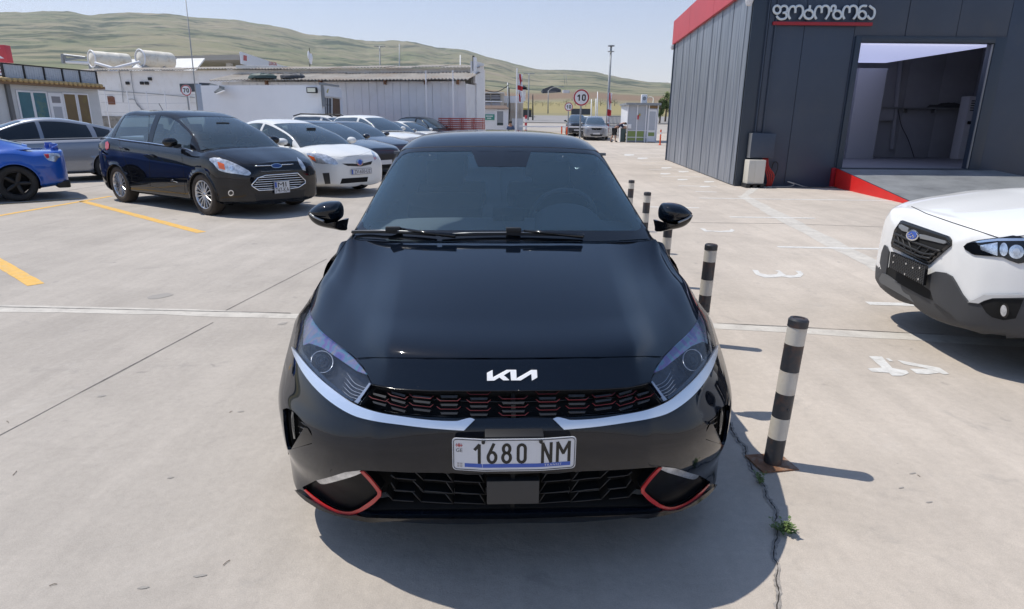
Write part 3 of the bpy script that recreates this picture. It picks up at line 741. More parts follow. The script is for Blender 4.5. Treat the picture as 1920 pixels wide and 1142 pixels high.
# side cladding: tall panels between the near and the far corner
sa = np.array((5.50, YW + .06)); sb = np.array((6.40, 26.9)); sd_ = (sb - sa) / np.linalg.norm(sb - sa); sn = np.array((-sd_[1], sd_[0])); SL = np.linalg.norm(sb - sa)
rs = random.Random(11); s0 = 0; k = 0
while s0 < SL - .1:
    w = [.95, .55, .75, .35][k % 4] if k % 5 else .4; s1 = min(s0 + w, SL); off = [.0, .007, .003, .011][k % 4]
    mb = MB(); prof = [(s0, off), (s0 + .03, off + .010), (s0 + .06, off), ((s0 + s1) / 2, off + .004), (s1 - .002, off)]
    vs = []
    for q, (s_, o_) in enumerate(prof):
        p = sa + sd_ * s_ + sn * o_; vs.append([mb.bm.verts.new(Vector((p[0], p[1], z)) - ho) for z in (.02, 4.52)])
    for A, B in zip(vs, vs[1:]): mb.bm.faces.new((A[0], B[0], B[1], A[1]))
    mb.build('cladding_panel', M_['side_metal'], hall); s0 = s1; k += 1
mb = MB(); v = [mb.bm.verts.new(Vector(q) - ho) for q in ((*(sa - sn * .05), 0), (*(sb - sn * .05), 0), (*(sb - sn * .05), HT), (*(sa - sn * .05), HT))]; mb.bm.faces.new(v); mb.build('side_wall', M_['panel_dark'], hall)
def obox(name, s0, s1, o0, o1, z0, z1, m_):
    P = [sa + sd_ * s + sn * o for s, o in ((s0, o0), (s1, o0), (s1, o1), (s0, o1))]
    return MB().prism([tuple(p - np.array((ho.x, ho.y))) for p in P], z0, z1).build(name, m_, hall)
obox('red_fascia', -.15, SL + .15, -.10, .10, 4.50, 5.36, M_['fascia_red'])
for s_ in (3.8, 7.6): obox('fascia_joint', s_, s_ + .008, .101, .103, 4.50, 5.36, M_['sign_red'])
obox('far_corner_trim', SL - .04, SL + .05, -.05, .05, 0, 4.5, M_['panel_dark'])
# roof and remaining walls
mb = MB(); pts = [(5.5, YW + .05), (18.7, YW + .05), (18.7, 27), (6.4, 27)]
mb.prism([(x - ho.x, y - ho.y) for x, y in pts], 5.2, 5.3); mb.build('roof', M_['panel_dark'], hall); HB('end_wall', (18.6, YW, 0), (18.7, 27, 5.2), M_['panel_dark']); HB('rear_wall', (6.4, 26.9, 0), (18.7, 27, 5.2), M_['panel_dark'])
# ---- inside of the bay
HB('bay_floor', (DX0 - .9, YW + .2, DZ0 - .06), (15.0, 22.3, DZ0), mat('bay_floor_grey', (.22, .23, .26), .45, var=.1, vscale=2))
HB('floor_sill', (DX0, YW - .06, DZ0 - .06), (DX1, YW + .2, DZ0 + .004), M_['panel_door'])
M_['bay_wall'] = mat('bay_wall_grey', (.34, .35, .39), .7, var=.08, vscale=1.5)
xs = np.linspace(7.2, 15.0, 8)
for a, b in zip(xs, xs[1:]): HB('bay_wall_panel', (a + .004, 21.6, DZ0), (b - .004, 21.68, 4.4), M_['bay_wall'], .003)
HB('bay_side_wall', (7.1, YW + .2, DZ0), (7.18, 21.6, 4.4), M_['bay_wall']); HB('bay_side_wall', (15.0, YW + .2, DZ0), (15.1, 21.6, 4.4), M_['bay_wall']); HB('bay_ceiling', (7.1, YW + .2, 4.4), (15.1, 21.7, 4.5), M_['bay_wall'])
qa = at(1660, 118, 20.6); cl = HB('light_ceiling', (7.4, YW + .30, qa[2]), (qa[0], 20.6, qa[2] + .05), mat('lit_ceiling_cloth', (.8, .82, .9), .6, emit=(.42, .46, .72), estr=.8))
# ---- furniture in the bay, each placed on its own
def atb(px_, py_, Y): p = at(px_, py_, Y); return p
t = thing('white_cabinet', 'tall plain white cabinet just inside the open bay', 'cabinet', (8.9, 20.2, DZ0))
p0 = atb(1587, 283, 20.2); p1 = atb(1640, 283, 20.2); pt = atb(1640, 128, 20.2)
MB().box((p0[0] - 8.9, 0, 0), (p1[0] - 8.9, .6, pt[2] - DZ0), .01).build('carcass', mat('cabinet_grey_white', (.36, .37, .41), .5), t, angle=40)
MB().box((p1[0] - 8.9 - .01, -.012, .05), (p1[0] - 8.9 - .03, 0, pt[2] - DZ0 - .05)).build('door_edge', M_['silver_trim'], t)
t = thing('air_conditioner', 'tall floor-standing air conditioner by the right edge of the bay opening', 'air conditioner')
a0 = atb(1797, 288, 20.6); a1 = atb(1842, 292, 20.6); at_ = atb(1815, 180, 20.6); t.location = (a0[0], 20.6, DZ0); w = a1[0] - a0[0]; h = at_[2] - DZ0
MB().box((0, 0, 0), (w, .4, h), .03).build('cabinet', M_['wall_white'], t, angle=40)
for k in range(5): MB().box((.08, -.012, h - .16 - k * .07), (w - .08, .0, h - .13 - k * .07)).build('vent_slat', M_['black_matt'], t)
MB().box((.08, -.012, h * .56), (w * .4, 0, h * .61)).build('display', M_['black_gloss'], t); MB().box((w * .5, -.012, h * .56), (w * .85, 0, h * .61)).build('display', M_['black_gloss'], t)
o = MB().box((0, 0, 0), (.42, .35, .85), .02).build('storage_box', M_['wall_white'], angle=40); o.location = (a0[0] + .12, 20.1, DZ0); tag(o, 'white box standing in front of the air conditioner', 'box')
s0_ = atb(1630, 202, 21.5); s1_ = atb(1810, 203, 21.5)
t = thing('wall_shelf', 'long thin shelf along the dark back wall of the bay', 'shelf', (s0_[0], 21.35, s0_[2])); MB().box((0, 0, -.02), (s1_[0] - s0_[0], .25, .02)).build('board', M_['silver_trim'], t)
for k in range(4): MB().box((.3 + k * .9, .05, -.14), (.33 + k * .9, .25, -.02)).build('bracket', M_['silver_trim'], t)
rs = random.Random(3); mb = MB(); c0 = atb(1780, 198, 21.45)
V_ = [(math.cos(a) * (.55 + .2 * rs.random()), math.sin(a) * .10) for a in np.linspace(0, 2 * math.pi, 15)[:-1]]
for k in range(4):
    pass
mb = MB(); rings = []
for k, (f, z) in enumerate(((1, 0), (.85, .08), (.55, .13), (.2, .17))): rings.append([mb.bm.verts.new((x * f * rs.uniform(.85, 1.1), y * f, z * rs.uniform(.7, 1.1))) for x, y in V_])
for A, B in zip(rings, rings[1:]):
    for i in range(len(A)): mb.bm.faces.new((A[i], A[(i + 1) % len(A)], B[(i + 1) % len(A)], B[i]))
mb.bm.faces.new(rings[-1]); o = mb.build('dark_cloth', M_['interior'], loc=(c0[0], 21.45, s0_[2] + .02)); tag(o, 'crumpled dark cloth lying on the bay shelf', 'cloth')
b0 = atb(1648, 225, 21.45); o = MB().box((0, 0, -.42), (.42, .12, 0), .01).build('junction_box', M_['bay_wall'], angle=40, loc=(b0[0], 21.4, b0[2] + .4)); tag(o, 'grey junction box on the back wall under the shelf', 'junction box')
MB().cyl(Vector(atb(1672, 280, 21.5)) - ho, Vector(atb(1690, 110, 21.5)) - ho, .08, n=8).build('bay_column', M_['bay_wall'], hall) ; 
mb = MB(); q = [atb(x, y, 21.3) for x, y in ((1684, 205), (1690, 235), (1703, 262), (1716, 285))]; q[-1][2] = DZ0 + .01; mb.tube(smooth_poly([tuple(v) for v in q], False, 5), .012, 5); tag(mb.build('hanging_cable', M_['rubber'], smooth=True), 'thin dark cable hanging from the bay shelf to the floor', 'cable')
sp = atb(1640, 168, 20.9); t = thing('safety_sign', 'small white and red notice beside the white cabinet in the bay', 'sign', tuple(sp)); MB().box((-.18, 0, -.28), (.18, .02, .28)).build('board', M_['wall_white'], t)
for k in range(3): MB().box((-.15, -.004, .1 - k * .18), (.15, 0, .2 - k * .18)).build('red_field', M_['sign_red'], t)
# ---- ramp
ramp = thing('loading_ramp', 'sloping ramp with grey deck and bright red side in front of the open bay', 'ramp', (8.0, YW, 0))
y1 = 12.0 - YW
x0 = -.03; x1 = 3.9
mb = MB(); v = [mb.bm.verts.new(q) for q in ((x0, -.06, 0), (x0 - .2, y1, 0), (x0 - .2, y1, .012), (x0, -.06, DZ0 - .01))]; mb.bm.faces.new(v)
v2 = [mb.bm.verts.new(q) for q in ((x0 + .03, -.06, 0), (x0 - .17, y1, 0), (x0 - .17, y1, .012), (x0 + .03, -.06, DZ0 - .01))]; mb.bm.faces.new(v2[::-1])
for i in range(4): mb.bm.faces.new((v[i], v2[i], v2[(i + 1) % 4], v[(i + 1) % 4]))
mb.build('red_side', M_['ramp_red'], ramp)
mb = MB(); a = [mb.bm.verts.new(q) for q in ((x0 + .03, -.03, DZ0 - .02), (x1, -.03, DZ0 - .02), (x1 + .9, y1, .012), (x0 - .17, y1, .012))]; mb.bm.faces.new(a); mb.build('deck', M_['ramp_grey'], ramp)
mb = MB(); mb.tube([(x0 + .015, -.06, DZ0 - .01), (x0 - .185, y1, .014)], .012, 4); mb.build('deck_edge', M_['panel_door'], ramp)
MB().box((x0 - .10, -.05, 0), (x0 - .005, .0, DZ0 + .0)).build('red_post', M_['sign_red'], ramp)
# ---- boxes, cables at the corner
t = thing('meter_cabinet', 'dark grey meter cabinet fixed to the hall beside its corner', 'cabinet', (5.72, YW - .05, .70))
MB().box((0, -.16, 0), (.60, -.01, .58), .008).build('case', M_['panel_dark'], t, angle=40); MB().box((.02, -.172, .02), (.58, -.162, .56), .004).build('cabinet_door', M_['panel_dark'], t, angle=40); MB().box((-.004, -.165, 0), (.03, -.005, .58)).build('side_cheek', M_['silver_trim'], t)
t = thing('white_power_cabinet', 'cream white power cabinet on a black pallet below the grey meter cabinet', 'cabinet', (5.66, YW - .45, 0))
MB().box((0, 0, .10), (.40, .32, .66), .01).build('case', mat('cream_metal', (.58, .55, .48), .45), t, angle=40)
MB().box((.16, -.008, .12), (.39, .0, .64), .003).build('cabinet_door', mat('cream_metal_door', (.60, .57, .50), .45), t, angle=40)
for k in range(3): MB().box((-.02 + k * .17, -.02, .0), (.07 + k * .17, .34, .075)).build('pallet_block', M_['black_matt'], t)
MB().box((-.02, -.03, .075), (.44, .36, .1)).build('pallet_deck', M_['black_matt'], t)
rcm = mat('red_cable', (.35, .02, .015), .5)
for k in range(4):
    mb = MB(); x = 6.10 + k * .035; mb.tube(smooth_poly([(x, YW - .14, .70), (x + .02, YW - .2, .5), (x + .1 + .02 * k, YW - .24, .3), (x + .15, YW - .22, .12), (x + .13, YW - .2, .02)], False, 5), .02, 6)
    tag(mb.build('red_cable', rcm, smooth=True), 'thick red cable, %s of the four hanging from the grey meter cabinet' % ('leftmost', 'second from the left', 'third from the left', 'rightmost')[k], 'cable', 'red cables below the meter cabinet')
mb = MB(); mb.tube(smooth_poly([(6.32, YW - .12, .12), (6.45, YW - .13, .3), (6.50, YW - .08, .55), (6.42, YW - .06, .6), (6.36, YW - .08, .45)], False, 6), .012, 5); tag(mb.build('black_cable_loop', M_['rubber'], smooth=True), 'black cable looped against the hall wall right of the red cables', 'cable')
for k, (pts, r_) in enumerate((([(6.2, 15.5, .02), (6.5, 15.6, .02), (6.9, 15.62, .06), (6.75, 15.66, .14), (7.2, 15.6, .02), (7.9, 15.66, .02)], .012), ([(6.3, 15.45, .02), (6.9, 15.5, .02), (7.4, 15.6, .02), (7.95, 15.6, .02)], .010))):
    tag(MB().tube(smooth_poly(pts, False, 6), r_, 5).build('ground_cable', mat('pale_cable_%d' % k, (.4, .38, .34) if k == 0 else (.05, .05, .05), .6), smooth=True), ('pale' if k == 0 else 'black') + ' cable lying on the ground along the foot of the hall wall', 'cable')
for nm, P, lb in (('security_camera', (5.40, YW + .0, 4.22), 'white dome camera under the red fascia at the near corner of the hall'), ('security_camera', (6.33, 27.0, 4.42), 'small white camera under the red fascia at the far corner of the hall')):
    t = thing(nm, lb, 'camera', P); MB().lathe([(.001, -.12), (.06, -.10), (.085, -.03), (.09, .0), (.09, .05), (.001, .05)], 16).build('dome', M_['wall_white'], t, smooth=True, angle=50)
    MB().box((-.02, 0, .0), (.12, .05, .05)).build('mount', M_['wall_white'], t)
# ---- sign: raised rounded letters and a red bar
sign = thing('hall_sign', 'white raised Georgian lettering above a dark red bar on the hall front', 'sign', (6.0, YW - .06, 3.9))
so_ = Vector((6.0, YW - .06, 3.9))
def sp_(x, y): p = at(1430 + x / 8, y / 8, YW - .08); return Vector(p) - so_
a_ = arc
LET = [
 [ell(215, 145, 52, 60), [(268,120),(300,92),(345,92),(370,125),(352,178),(300,197)], [(335,190),(358,225),(348,265),(310,285),(255,286),(205,240)]],
 [[(412,286),(385,230),(395,145),(430,100),(470,98),(490,130),(488,195)], [(490,125),(520,92),(570,90),(600,120),(600,200),(575,250),(545,288)]],
 [ell(690, 215, 68, 68), [(710,80),(705,120),(695,172)]],
 [[(806,286),(780,230),(790,145),(825,100),(862,98),(884,130),(882,195)], [(884,125),(915,92),(962,90),(992,120),(993,200),(968,250),(940,288)]],
 [ell(1120, 222, 62, 62), [(1030,180),(1025,125),(1050,88),(1085,92),(1092,130),(1070,170)]],
 [[(1226,286),(1202,230),(1212,145),(1245,100),(1280,98),(1302,130),(1300,195)], [(1302,125),(1332,92),(1382,90),(1412,120),(1413,200),(1388,250),(1358,288)]],
 [ell(1492, 225, 56, 58), [(1440,205),(1452,130),(1490,92),(1560,90)]],
 [[(1600,85),(1635,115),(1670,140),(1680,190),(1660,255),(1615,284),(1570,235)]],
]
M_['sign_letter'] = mat('sign_letter_white', (.60, .66, .70), .4)
for L_ in LET:
    mb = MB()
    for i, st in enumerate(L_):
        closed = len(st) >= 19
        P = smooth_poly(st, False, 4) if not closed else np.array(st); mb.tube([sp_(x, y) for x, y in P], .027, 8, closed=closed)
    mb.build('sign_letter', M_['sign_letter'], sign, smooth=True)
q0, q1 = sp_(160, 322), sp_(1640, 402)
MB().box((q0.x, -.03, q1.z + .02), (q1.x, .05, q0.z - .0), .005).build('red_bar', M_['sign_red'], sign, angle=40)
# ================================================================== buildings on the left
M_['white_wall'] = mat('whitewashed_wall', (.86, .85, .84), .85, var=.05, vscale=.7, dirt=(.62, .57, .49), dscale=.55, damt=.65)
M_['white_smooth'] = mat('smooth_white_wall', (.84, .85, .88), .8, var=.04, vscale=.8)
M_['ribbed_white'] = mat('ribbed_white_sheet', (.76, .77, .79), .6, var=.05, vscale=.9, dirt=(.62, .60, .58), dscale=.8, damt=.5)
M_['asbestos'] = mat('weathered_roof_sheet', (.40, .37, .33), .95, var=.2, vscale=1.2, dirt=(.24, .15, .09), dscale=.6, damt=.8)
M_['roof_light'] = mat('pale_roof_sheet', (.66, .66, .64), .7, var=.06, vscale=.8)
M_['tank'] = mat('cream_tank', (.80, .76, .66), .6, var=.06, vscale=1, dirt=(.45, .33, .2), dscale=1.2, damt=.6)
M_['frame_white'] = mat('white_window_frame', (.80, .81, .84), .4)
M_['steel_grey'] = mat('painted_steel_grey', (.30, .32, .34), .5, .3, var=.1, vscale=3)
def wallbox(name, P0, P1, z0, z1, th, m_, par=None, o=(0, 0, 0), back=True):
    """upright slab along P0-P1 with thickness th away from the camera"""
    a = np.array(P0[:2], float) - o[:2]; b = np.array(P1[:2], float) - o[:2]; d = (b - a) / np.linalg.norm(b - a); n = np.array([-d[1], d[0]])
    mid = (a + b) / 2 + o[:2]
    if np.dot(n, mid) < 0: n = -n
    P = [a, b, b + n * th, a + n * th]
    return MB().prism([tuple(p) for p in P], z0 - o[2], z1 - o[2]).build(name, m_, par)
def zat(px_, py_, P0, P1):
    """point of a vertical plane through P0-P1 seen at a pixel"""
    d = ray(px_, py_); n = np.array([-(P1[1] - P0[1]), P1[0] - P0[0], 0]); t = np.dot(np.array([P0[0], P0[1], 0]) - OC, n) / np.dot(d, n); return OC + d * t
def on(P0, P1, px_, py_, off=.0):
    p = zat(px_, py_, P0, P1); v = (OC - p); v[2] = 0; v /= np.linalg.norm(v); return p + v * off
# ---- kiosk at the left edge
K0 = at(0, 157, 29.4); K1 = at(183, 168, 34.5); kd = (K1 - K0)[:2]; kd /= np.linalg.norm(kd); kn = np.array([kd[1], -kd[0]])
ko = np.array([K0[0], K0[1], 0.])
kiosk = thing('shop_kiosk', 'low shop kiosk with teal and brown panes under a corrugated golden awning, left edge', 'kiosk', tuple(ko))
def kp(px_, py_, off=0.0):
    p = zat(px_, py_, K0, K1); s = np.dot((p - ko)[:2], kd); return s, p[2]
def kbox(name, s0, s1, z0, z1, o0, o1, m_, par=None):
    P = [kd * s + kn * o for s, o in ((s0, o0), (s1, o0), (s1, o1), (s0, o1))]
    return MB().prism([tuple(p) for p in P], z0, z1).build(name, m_, par or kiosk)
SLk = np.linalg.norm((K1 - K0)[:2])
kbox('wall', -6, SLk - .02, 0, 2.95, -3.2, -.06, M_['frame_white'])
M_['kiosk_grey'] = mat('kiosk_wall_grey', (.58, .60, .61), .7, var=.05, vscale=2)
kbox('front_wall', -6, SLk, 0, 2.95, -.06, .0, M_['kiosk_grey'])
teal = mat('teal_film', (.055, .16, .20), .25, var=.15, vscale=1.5, dirt=(.30, .33, .03), dscale=.7, damt=.8); brown = mat('brown_blind', (.17, .115, .05), .5, var=.15, vscale=1.5, dirt=(.28, .26, .03), dscale=.9, damt=.5)
for (xa, xb, m1) in ((36, 61, teal), (64, 89, teal), (121, 143, brown), (147, 166, brown)):
    s0 = kp(xa, 200)[0]; s1 = kp(xb, 200)[0]; f = kbox('window', s0 - .05, s1 + .05, .5, 2.62, .0, .05, M_['frame_white']); kbox('pane', s0 + .03, s1 - .03, .6, 2.55, .05, .06, m1, f); f['label'] = 'window with teal film' if m1 is teal else 'window with brown blind'
s0 = kp(92, 200)[0]; s1 = kp(118, 200)[0]; f = kbox('door', s0, s1, .1, 2.58, .0, .07, M_['frame_white'])
kbox('door_pane', s0 + .15, s1 - .15, .5, 1.95, .07, .08, mat('frosted_pane', (.42, .44, .48), .3), f); kbox('fanlight', s0 + .15, s1 - .15, 2.12, 2.42, .07, .08, mat('grey_pane', (.25, .25, .27), .3), f)
p_ = kp(19, 200)[0]; kbox('downpipe', p_ - .09, p_ + .09, .0, 2.9, .0, .12, mat('pipe_grey', (.14, .145, .15), .5))
# golden corrugated awning
M_['awning'] = mat('golden_awning', (.50, .36, .17), .45, .4, var=.1, vscale=4)
kbox('awning_gutter', -6, SLk + .1, 2.86, 3.0, .0, .38, mat('awning_brown', (.20, .12, .06), .6))
k = 0; s = -3.0
while s < SLk + .05:
    mb = MB(); P = [kd * s + kn * .45, kd * s + kn * -.5]; mb.tube([(P[0][0], P[0][1], 3.03), (P[1][0], P[1][1], 3.12)], .085, 8); mb.build('awning_rib', M_['awning'], kiosk, smooth=True); s += .26; k += 1
# screen of framed panels on the roof
fs = [kp(x, 150)[0] for x in (8, 47, 84, 118, 150, 181)]
zt0 = kp(8, 120)[1]; scr = mat('screen_panel_grey', (.52, .56, .61), .55, .2, var=.05, vscale=3)
for a, b in zip(fs, fs[1:]):
    kbox('screen_panel', a + .04, b - .04, 3.12, zt0, -.02, .02, scr)
    for q in range(1, 8): kbox('panel_rib', a + (b - a) * q / 8 - .01, a + (b - a) * q / 8 + .01, 3.14, zt0 - .02, .02, .035, scr)
for a in fs: kbox('screen_post', a - .035, a + .035, 3.05, zt0 + .04, -.04, .06, M_['black_matt'])
kbox('screen_rail', fs[0], fs[-1], zt0, zt0 + .05, -.04, .06, M_['black_matt']); kbox('screen_rail', fs[0], fs[-1], 3.08, 3.14, -.04, .06, M_['black_matt'])
# fuel price totem cut by the frame
tp = at(0, 100, 33); tot = thing('price_totem', 'red and white fuel totem with a big white K, cut by the left edge', 'sign', (tp[0], 33, 0))
zz = lambda y: at(6, y, 33)[2]; xr = at(11, 100, 33)[0] - tp[0]; xr2 = at(7, 130, 33)[0] - tp[0]
MB().box((-2.2, 0, zz(117)), (xr, .4, zz(84)), .03).build('red_board', M_['fascia_red'], tot, angle=40); MB().box((-2.2, .03, 0), (xr2, .37, zz(117))).build('price_board', M_['wall_white'], tot)
me = text_me('LUK', 1, .0, .02); xs = [v.co.x for v in me.vertices]; ysv = [v.co.y for v in me.vertices]
for v in me.vertices: v.co = Vector((xr - .12 - (max(xs) - v.co.x) * 1.0, -.012, zz(110) + (v.co.y - min(ysv)) * (zz(90) - zz(110)) / (max(ysv) - min(ysv))))
link('brand_letters', me, M_['wall_white'], tot)
for k, y in enumerate((122, 128, 134, 141)): MB().box((-2.1, .01, zz(y + 2)), (xr2 - .1, .03, zz(y))).build('price_row', M_['sign_red'] if k < 3 else M_['black_matt'], tot)
# ---- long white warehouse with the lean-to in front
W0 = at(150, 131, 46.8); W1 = at(897, 124, 40.3); W0[2] = W1[2] = 0; wo = W0.copy()
wh = thing('warehouse', 'long low white warehouse with a ragged corrugated roof edge and ribbed lean-to', 'building', tuple(wo))
zr = float(zat(500, 131, W0, W1)[2])
wallbox('main_wall', W0, W1, 0, zr, 1.5, M_['white_wall'], wh, wo)
wd = (W1 - W0)[:2]; WL = np.linalg.norm(wd); wd /= WL; wnn = np.array([wd[1], -wd[0]])
def wbx(name, s0, s1, z0, z1, o0, o1, m_, par=None):
    P = [wd * s + wnn * o for s, o in ((s0, o0), (s1, o0), (s1, o1), (s0, o1))]
    return MB().prism([tuple(p) for p in P], z0, z1).build(name, m_, par or wh)
def ws(px_, py_=180): p = zat(px_, py_, W0, W1); return float(np.dot((p - wo)[:2], wd)), p[2]
def roof_sheet(name, s0, s1, z, o_front, o_back, dz, m_, amp=.028, wl=.22):
    mb = MB(); n = int((s1 - s0) / wl * 6); A = []
    for i in range(n + 1):
        s = s0 + (s1 - s0) * i / n; h = amp * math.cos(2 * math.pi * (s - s0) / wl); a = wd * s + wnn * o_front; b = wd * s + wnn * o_back
        A.append([mb.bm.verts.new((a[0], a[1], z + h)), mb.bm.verts.new((a[0], a[1], z + h - .05)), mb.bm.verts.new((b[0], b[1], z + h + dz))])
    for P, Q in zip(A, A[1:]): mb.bm.faces.new((P[0], Q[0], Q[2], P[2])); mb.bm.faces.new((P[1], Q[1], Q[0], P[0]))
    return mb.build(name, m_, wh)
rs = random.Random(21); s = -.2
while s < WL:
    e = min(s + 1.8, WL + .2); roof_sheet('roof_sheet', s, e, zr + .06 + rs.uniform(-.04, .04), .35, -1.6, .25, M_['asbestos']); s += 1.8
# lean-to
la, za = ws(415, 148); lb, _ = ws(877, 147); lz = 3.95
OF = 2.3
Lw0, Lw1 = ws(421, 165)[0], ws(877, 165)[0]
def los(px_):   # distance along the lean-to front for a pixel column
    q0 = wo[:2] + wnn * OF; p = zat(px_, 180, (q0[0], q0[1]), (q0[0] + wd[0], q0[1] + wd[1])); return float(np.dot(p[:2] - q0, wd))
def loz(px_, py_):
    q0 = wo[:2] + wnn * OF; return zat(px_, py_, (q0[0], q0[1]), (q0[0] + wd[0], q0[1] + wd[1]))[2]
la, lb = los(418), los(874); lz = loz(650, 149)
wbx('lean_to_core', la, lb, 0, lz - .25, 0, OF - .03, M_['ribbed_white'])
s = la; k = 0
while s < lb - .1:
    e = min(s + 1.0, lb); wbx('ribbed_sheet', s + .008, e - .008, .1, lz - .12, OF - .02, OF + .015 * (k % 2) + .005, M_['ribbed_white'])
    wbx('sheet_rib', (s + e) / 2 - .02, (s + e) / 2 + .02, .1, lz - .12, OF + .0, OF + .045, M_['ribbed_white']); s = e; k += 1
s = la - .5
while s < lb: e = min(s + 1.6, lb + .3); roof_sheet('lean_to_roof', s, e, lz - .02 + rs.uniform(-.02, .02), OF + .45, .0, .55, M_['asbestos']); s += 1.6
for x in (505, 605, 725, 800, 860): q = los(x); wbx('roof_bracket', q - .04, q + .04, lz - .3, lz - .05, OF, OF + .3, M_['rust'])
mb = MB()
# white end block of the warehouse and its wall towards the gate
ex = ws(886)[0]; wbx('end_wall', ex + .02, ex + .40, 0, zr + .35, -1.2, .45, M_['ribbed_white']); wbx('gable_panel', ex + .3, ex + .42, zr - .9, zr + .55, .46, .8, M_['frame_white']); wbx('gable_post', ex + .18, ex + .28, zr - .2, zr + .65, .46, .56, M_['black_matt'])
wbx('downpipe', ex - .05, ex + .06, .2, zr - 1.5, .9, 1.0, M_['black_matt'])
for x, y0, y1 in ((813, 150, 235), (862, 150, 235)):
    q = los(x); P = wo[:2] + wnn * (OF + 1.2) + wd * q; t = thing('thin_white_pole', 'thin white pole %s in front of the ribbed lean-to' % ('left of two' if x < 840 else 'right of two'), 'pole', (P[0], P[1], 0)); MB().cyl((0, 0, 0), (0, 0, 4.1), .035, n=8).build('shaft', M_['frame_white'], t); MB().cyl((0, 0, 4.1), (0, 0, 4.16), .05, n=8).build('cap', M_['frame_white'], t)
# fittings on the white wall
o_ = wbx('wall_opening', ws(340)[0], ws(374)[0], ws(350, 172)[1], ws(350, 157)[1], .0, .03, mat('opening_shade', (.07, .08, .09), .8))
wbx('plinth', 0, ws(372)[0], 0, 1.55, .0, .05, mat('rough_plinth', (.28, .26, .23), .95, var=.4, vscale=3)); 
rv = wbx('red_vent', ws(202)[0], ws(214)[0], ws(208, 196)[1], ws(208, 182)[1], .0, .06, mat('rusty_red', (.28, .10, .07), .8, var=.3, vscale=6))
for k in range(5): z = ws(208, 195)[1] + k * .12; wbx('vent_slat', ws(202.5)[0], ws(213.5)[0], z, z + .05, .06, .09, M_['rust'], rv)
for pts in ([(185, 169), (200, 170), (240, 173), (300, 177), (365, 183)], [(245, 132), (247, 150), (250, 170), (254, 190), (262, 200), (266, 208)], [(223, 134), (228, 160), (231, 192)], [(240, 186), (252, 187), (258, 198), (270, 207)]):
    tag(MB().tube([tuple(on(W0, W1, x, y, .12)) for x, y in smooth_poly(pts, False, 4)], .022, 5).build('wall_cable', mat('grey_cable', (.16, .16, .16), .7), wh, smooth=True), 'x', 'x') if False else MB().tube([tuple(Vector(on(W0, W1, x, y, .12)) - Vector(wo)) for x, y in smooth_poly(pts, False, 4)], .022, 5).build('wall_cable', M_['steel_grey'], wh, smooth=True)
for x, y in ((281, 148), (239, 156), (266, 156), (275, 156)):
    p = Vector(on(W0, W1, x, y, .1)) - Vector(wo); MB().box(p - Vector((.12, .06, .1)), p + Vector((.12, .06, .1)), .02).build('wall_lamp', M_['black_matt'], wh, angle=40)
# wire fence in front of the wall
fpost = []
q0 = np.array([*(wo[:2] + wnn * 3.0), 0]); q1 = np.array([*(W1[:2] + wnn * 3.0), 0])
fen = thing('wire_fence', 'thin wire fence on white posts along the whitewashed wall', 'fence', tuple(q0))
xs_ = (197, 239, 275, 309, 354)
for x in xs_:
    p = zat(x, 180, q0, q1) - q0; MB().cyl((p[0], p[1], 0), (p[0], p[1], 3.1), .03, n=6).build('fence_post', M_['frame_white'], fen)
for z in (1.2, 1.8, 2.4, 2.9):
    pa = zat(187, 180, q0, q1) - q0; pb = zat(372, 180, q0, q1) - q0; MB().tube([(pa[0], pa[1], z), ((pa[0] + pb[0]) / 2, (pa[1] + pb[1]) / 2, z - .06), (pb[0], pb[1], z)], .008, 4).build('fence_wire', M_['steel_grey'], fen)
# ---- two cream tanks on a white frame
for i, (x0, x1, yt, yb, lb_) in enumerate(((172, 241, 95, 126, 'cream water tank on the warehouse roof, left of two'), (263, 322, 93, 125, 'cream water tank on the warehouse roof, right of two'))):
    Y = 50; a = at(x0, (yt + yb) / 2, Y); b = at(x1, (yt + yb) / 2 + 2, Y + 2.2); r = (at(x0, yt, Y)[2] - at(x0, yb, Y)[2]) / 2
    t = thing('water_tank', lb_, 'tank', (a[0], a[1], a[2])); d = Vector(b - a); d.z = 0
    q = d.to_track_quat('Z', 'Y').to_matrix().to_4x4(); mb = MB(); L_ = d.length
    mb.lathe([(.001, -.10), (r * .6, -.06), (r * .93, .02), (r, .14), (r, L_ * .33), (r * 1.012, L_ * .335), (r * 1.012, L_ * .345), (r, L_ * .35), (r, L_ * .66), (r * 1.012, L_ * .665), (r * 1.012, L_ * .675), (r, L_ * .68), (r, L_ - .14), (r * .93, L_ - .02), (r * .6, L_ + .06), (.001, L_ + .1)], 28)
    bmesh.ops.transform(mb.bm, matrix=q, verts=mb.bm.verts); mb.build('shell', M_['tank'], t, smooth=True)
    mb = MB(); mb.tube([q @ Vector((math.cos(a_2) * r * 1.02, math.sin(a_2) * r * 1.02, .0)) for a_2 in np.linspace(0, 2 * math.pi, 25)[:-1]], .055, 6, closed=True); mb.build('white_hoop', M_['frame_white'], t, smooth=True)
    for f in (.2, .8): c_ = d * f; MB().box((c_.x - .15, c_.y - .6, -r - .5), (c_.x + .15, c_.y + .6, -r + .12)).build('saddle', M_['steel_grey'], t)
pa, pb, pc_ = at(178, 118, 49), at(213, 128, 49), at(262, 116, 49)
t = thing('tank_frame', 'white pipe frame joining the two roof tanks', 'frame', tuple(pb))
for u, v in ((pa, pb), (pb, pc_)): MB().cyl(Vector(u) - Vector(pb), Vector(v) - Vector(pb), .10, n=8).build('pipe', M_['frame_white'], t, smooth=True, angle=50)
MB().box((-.28, -.1, -(pb[2] - 4.6)), (.28, .15, .1)).build('stanchion', M_['frame_white'], t)
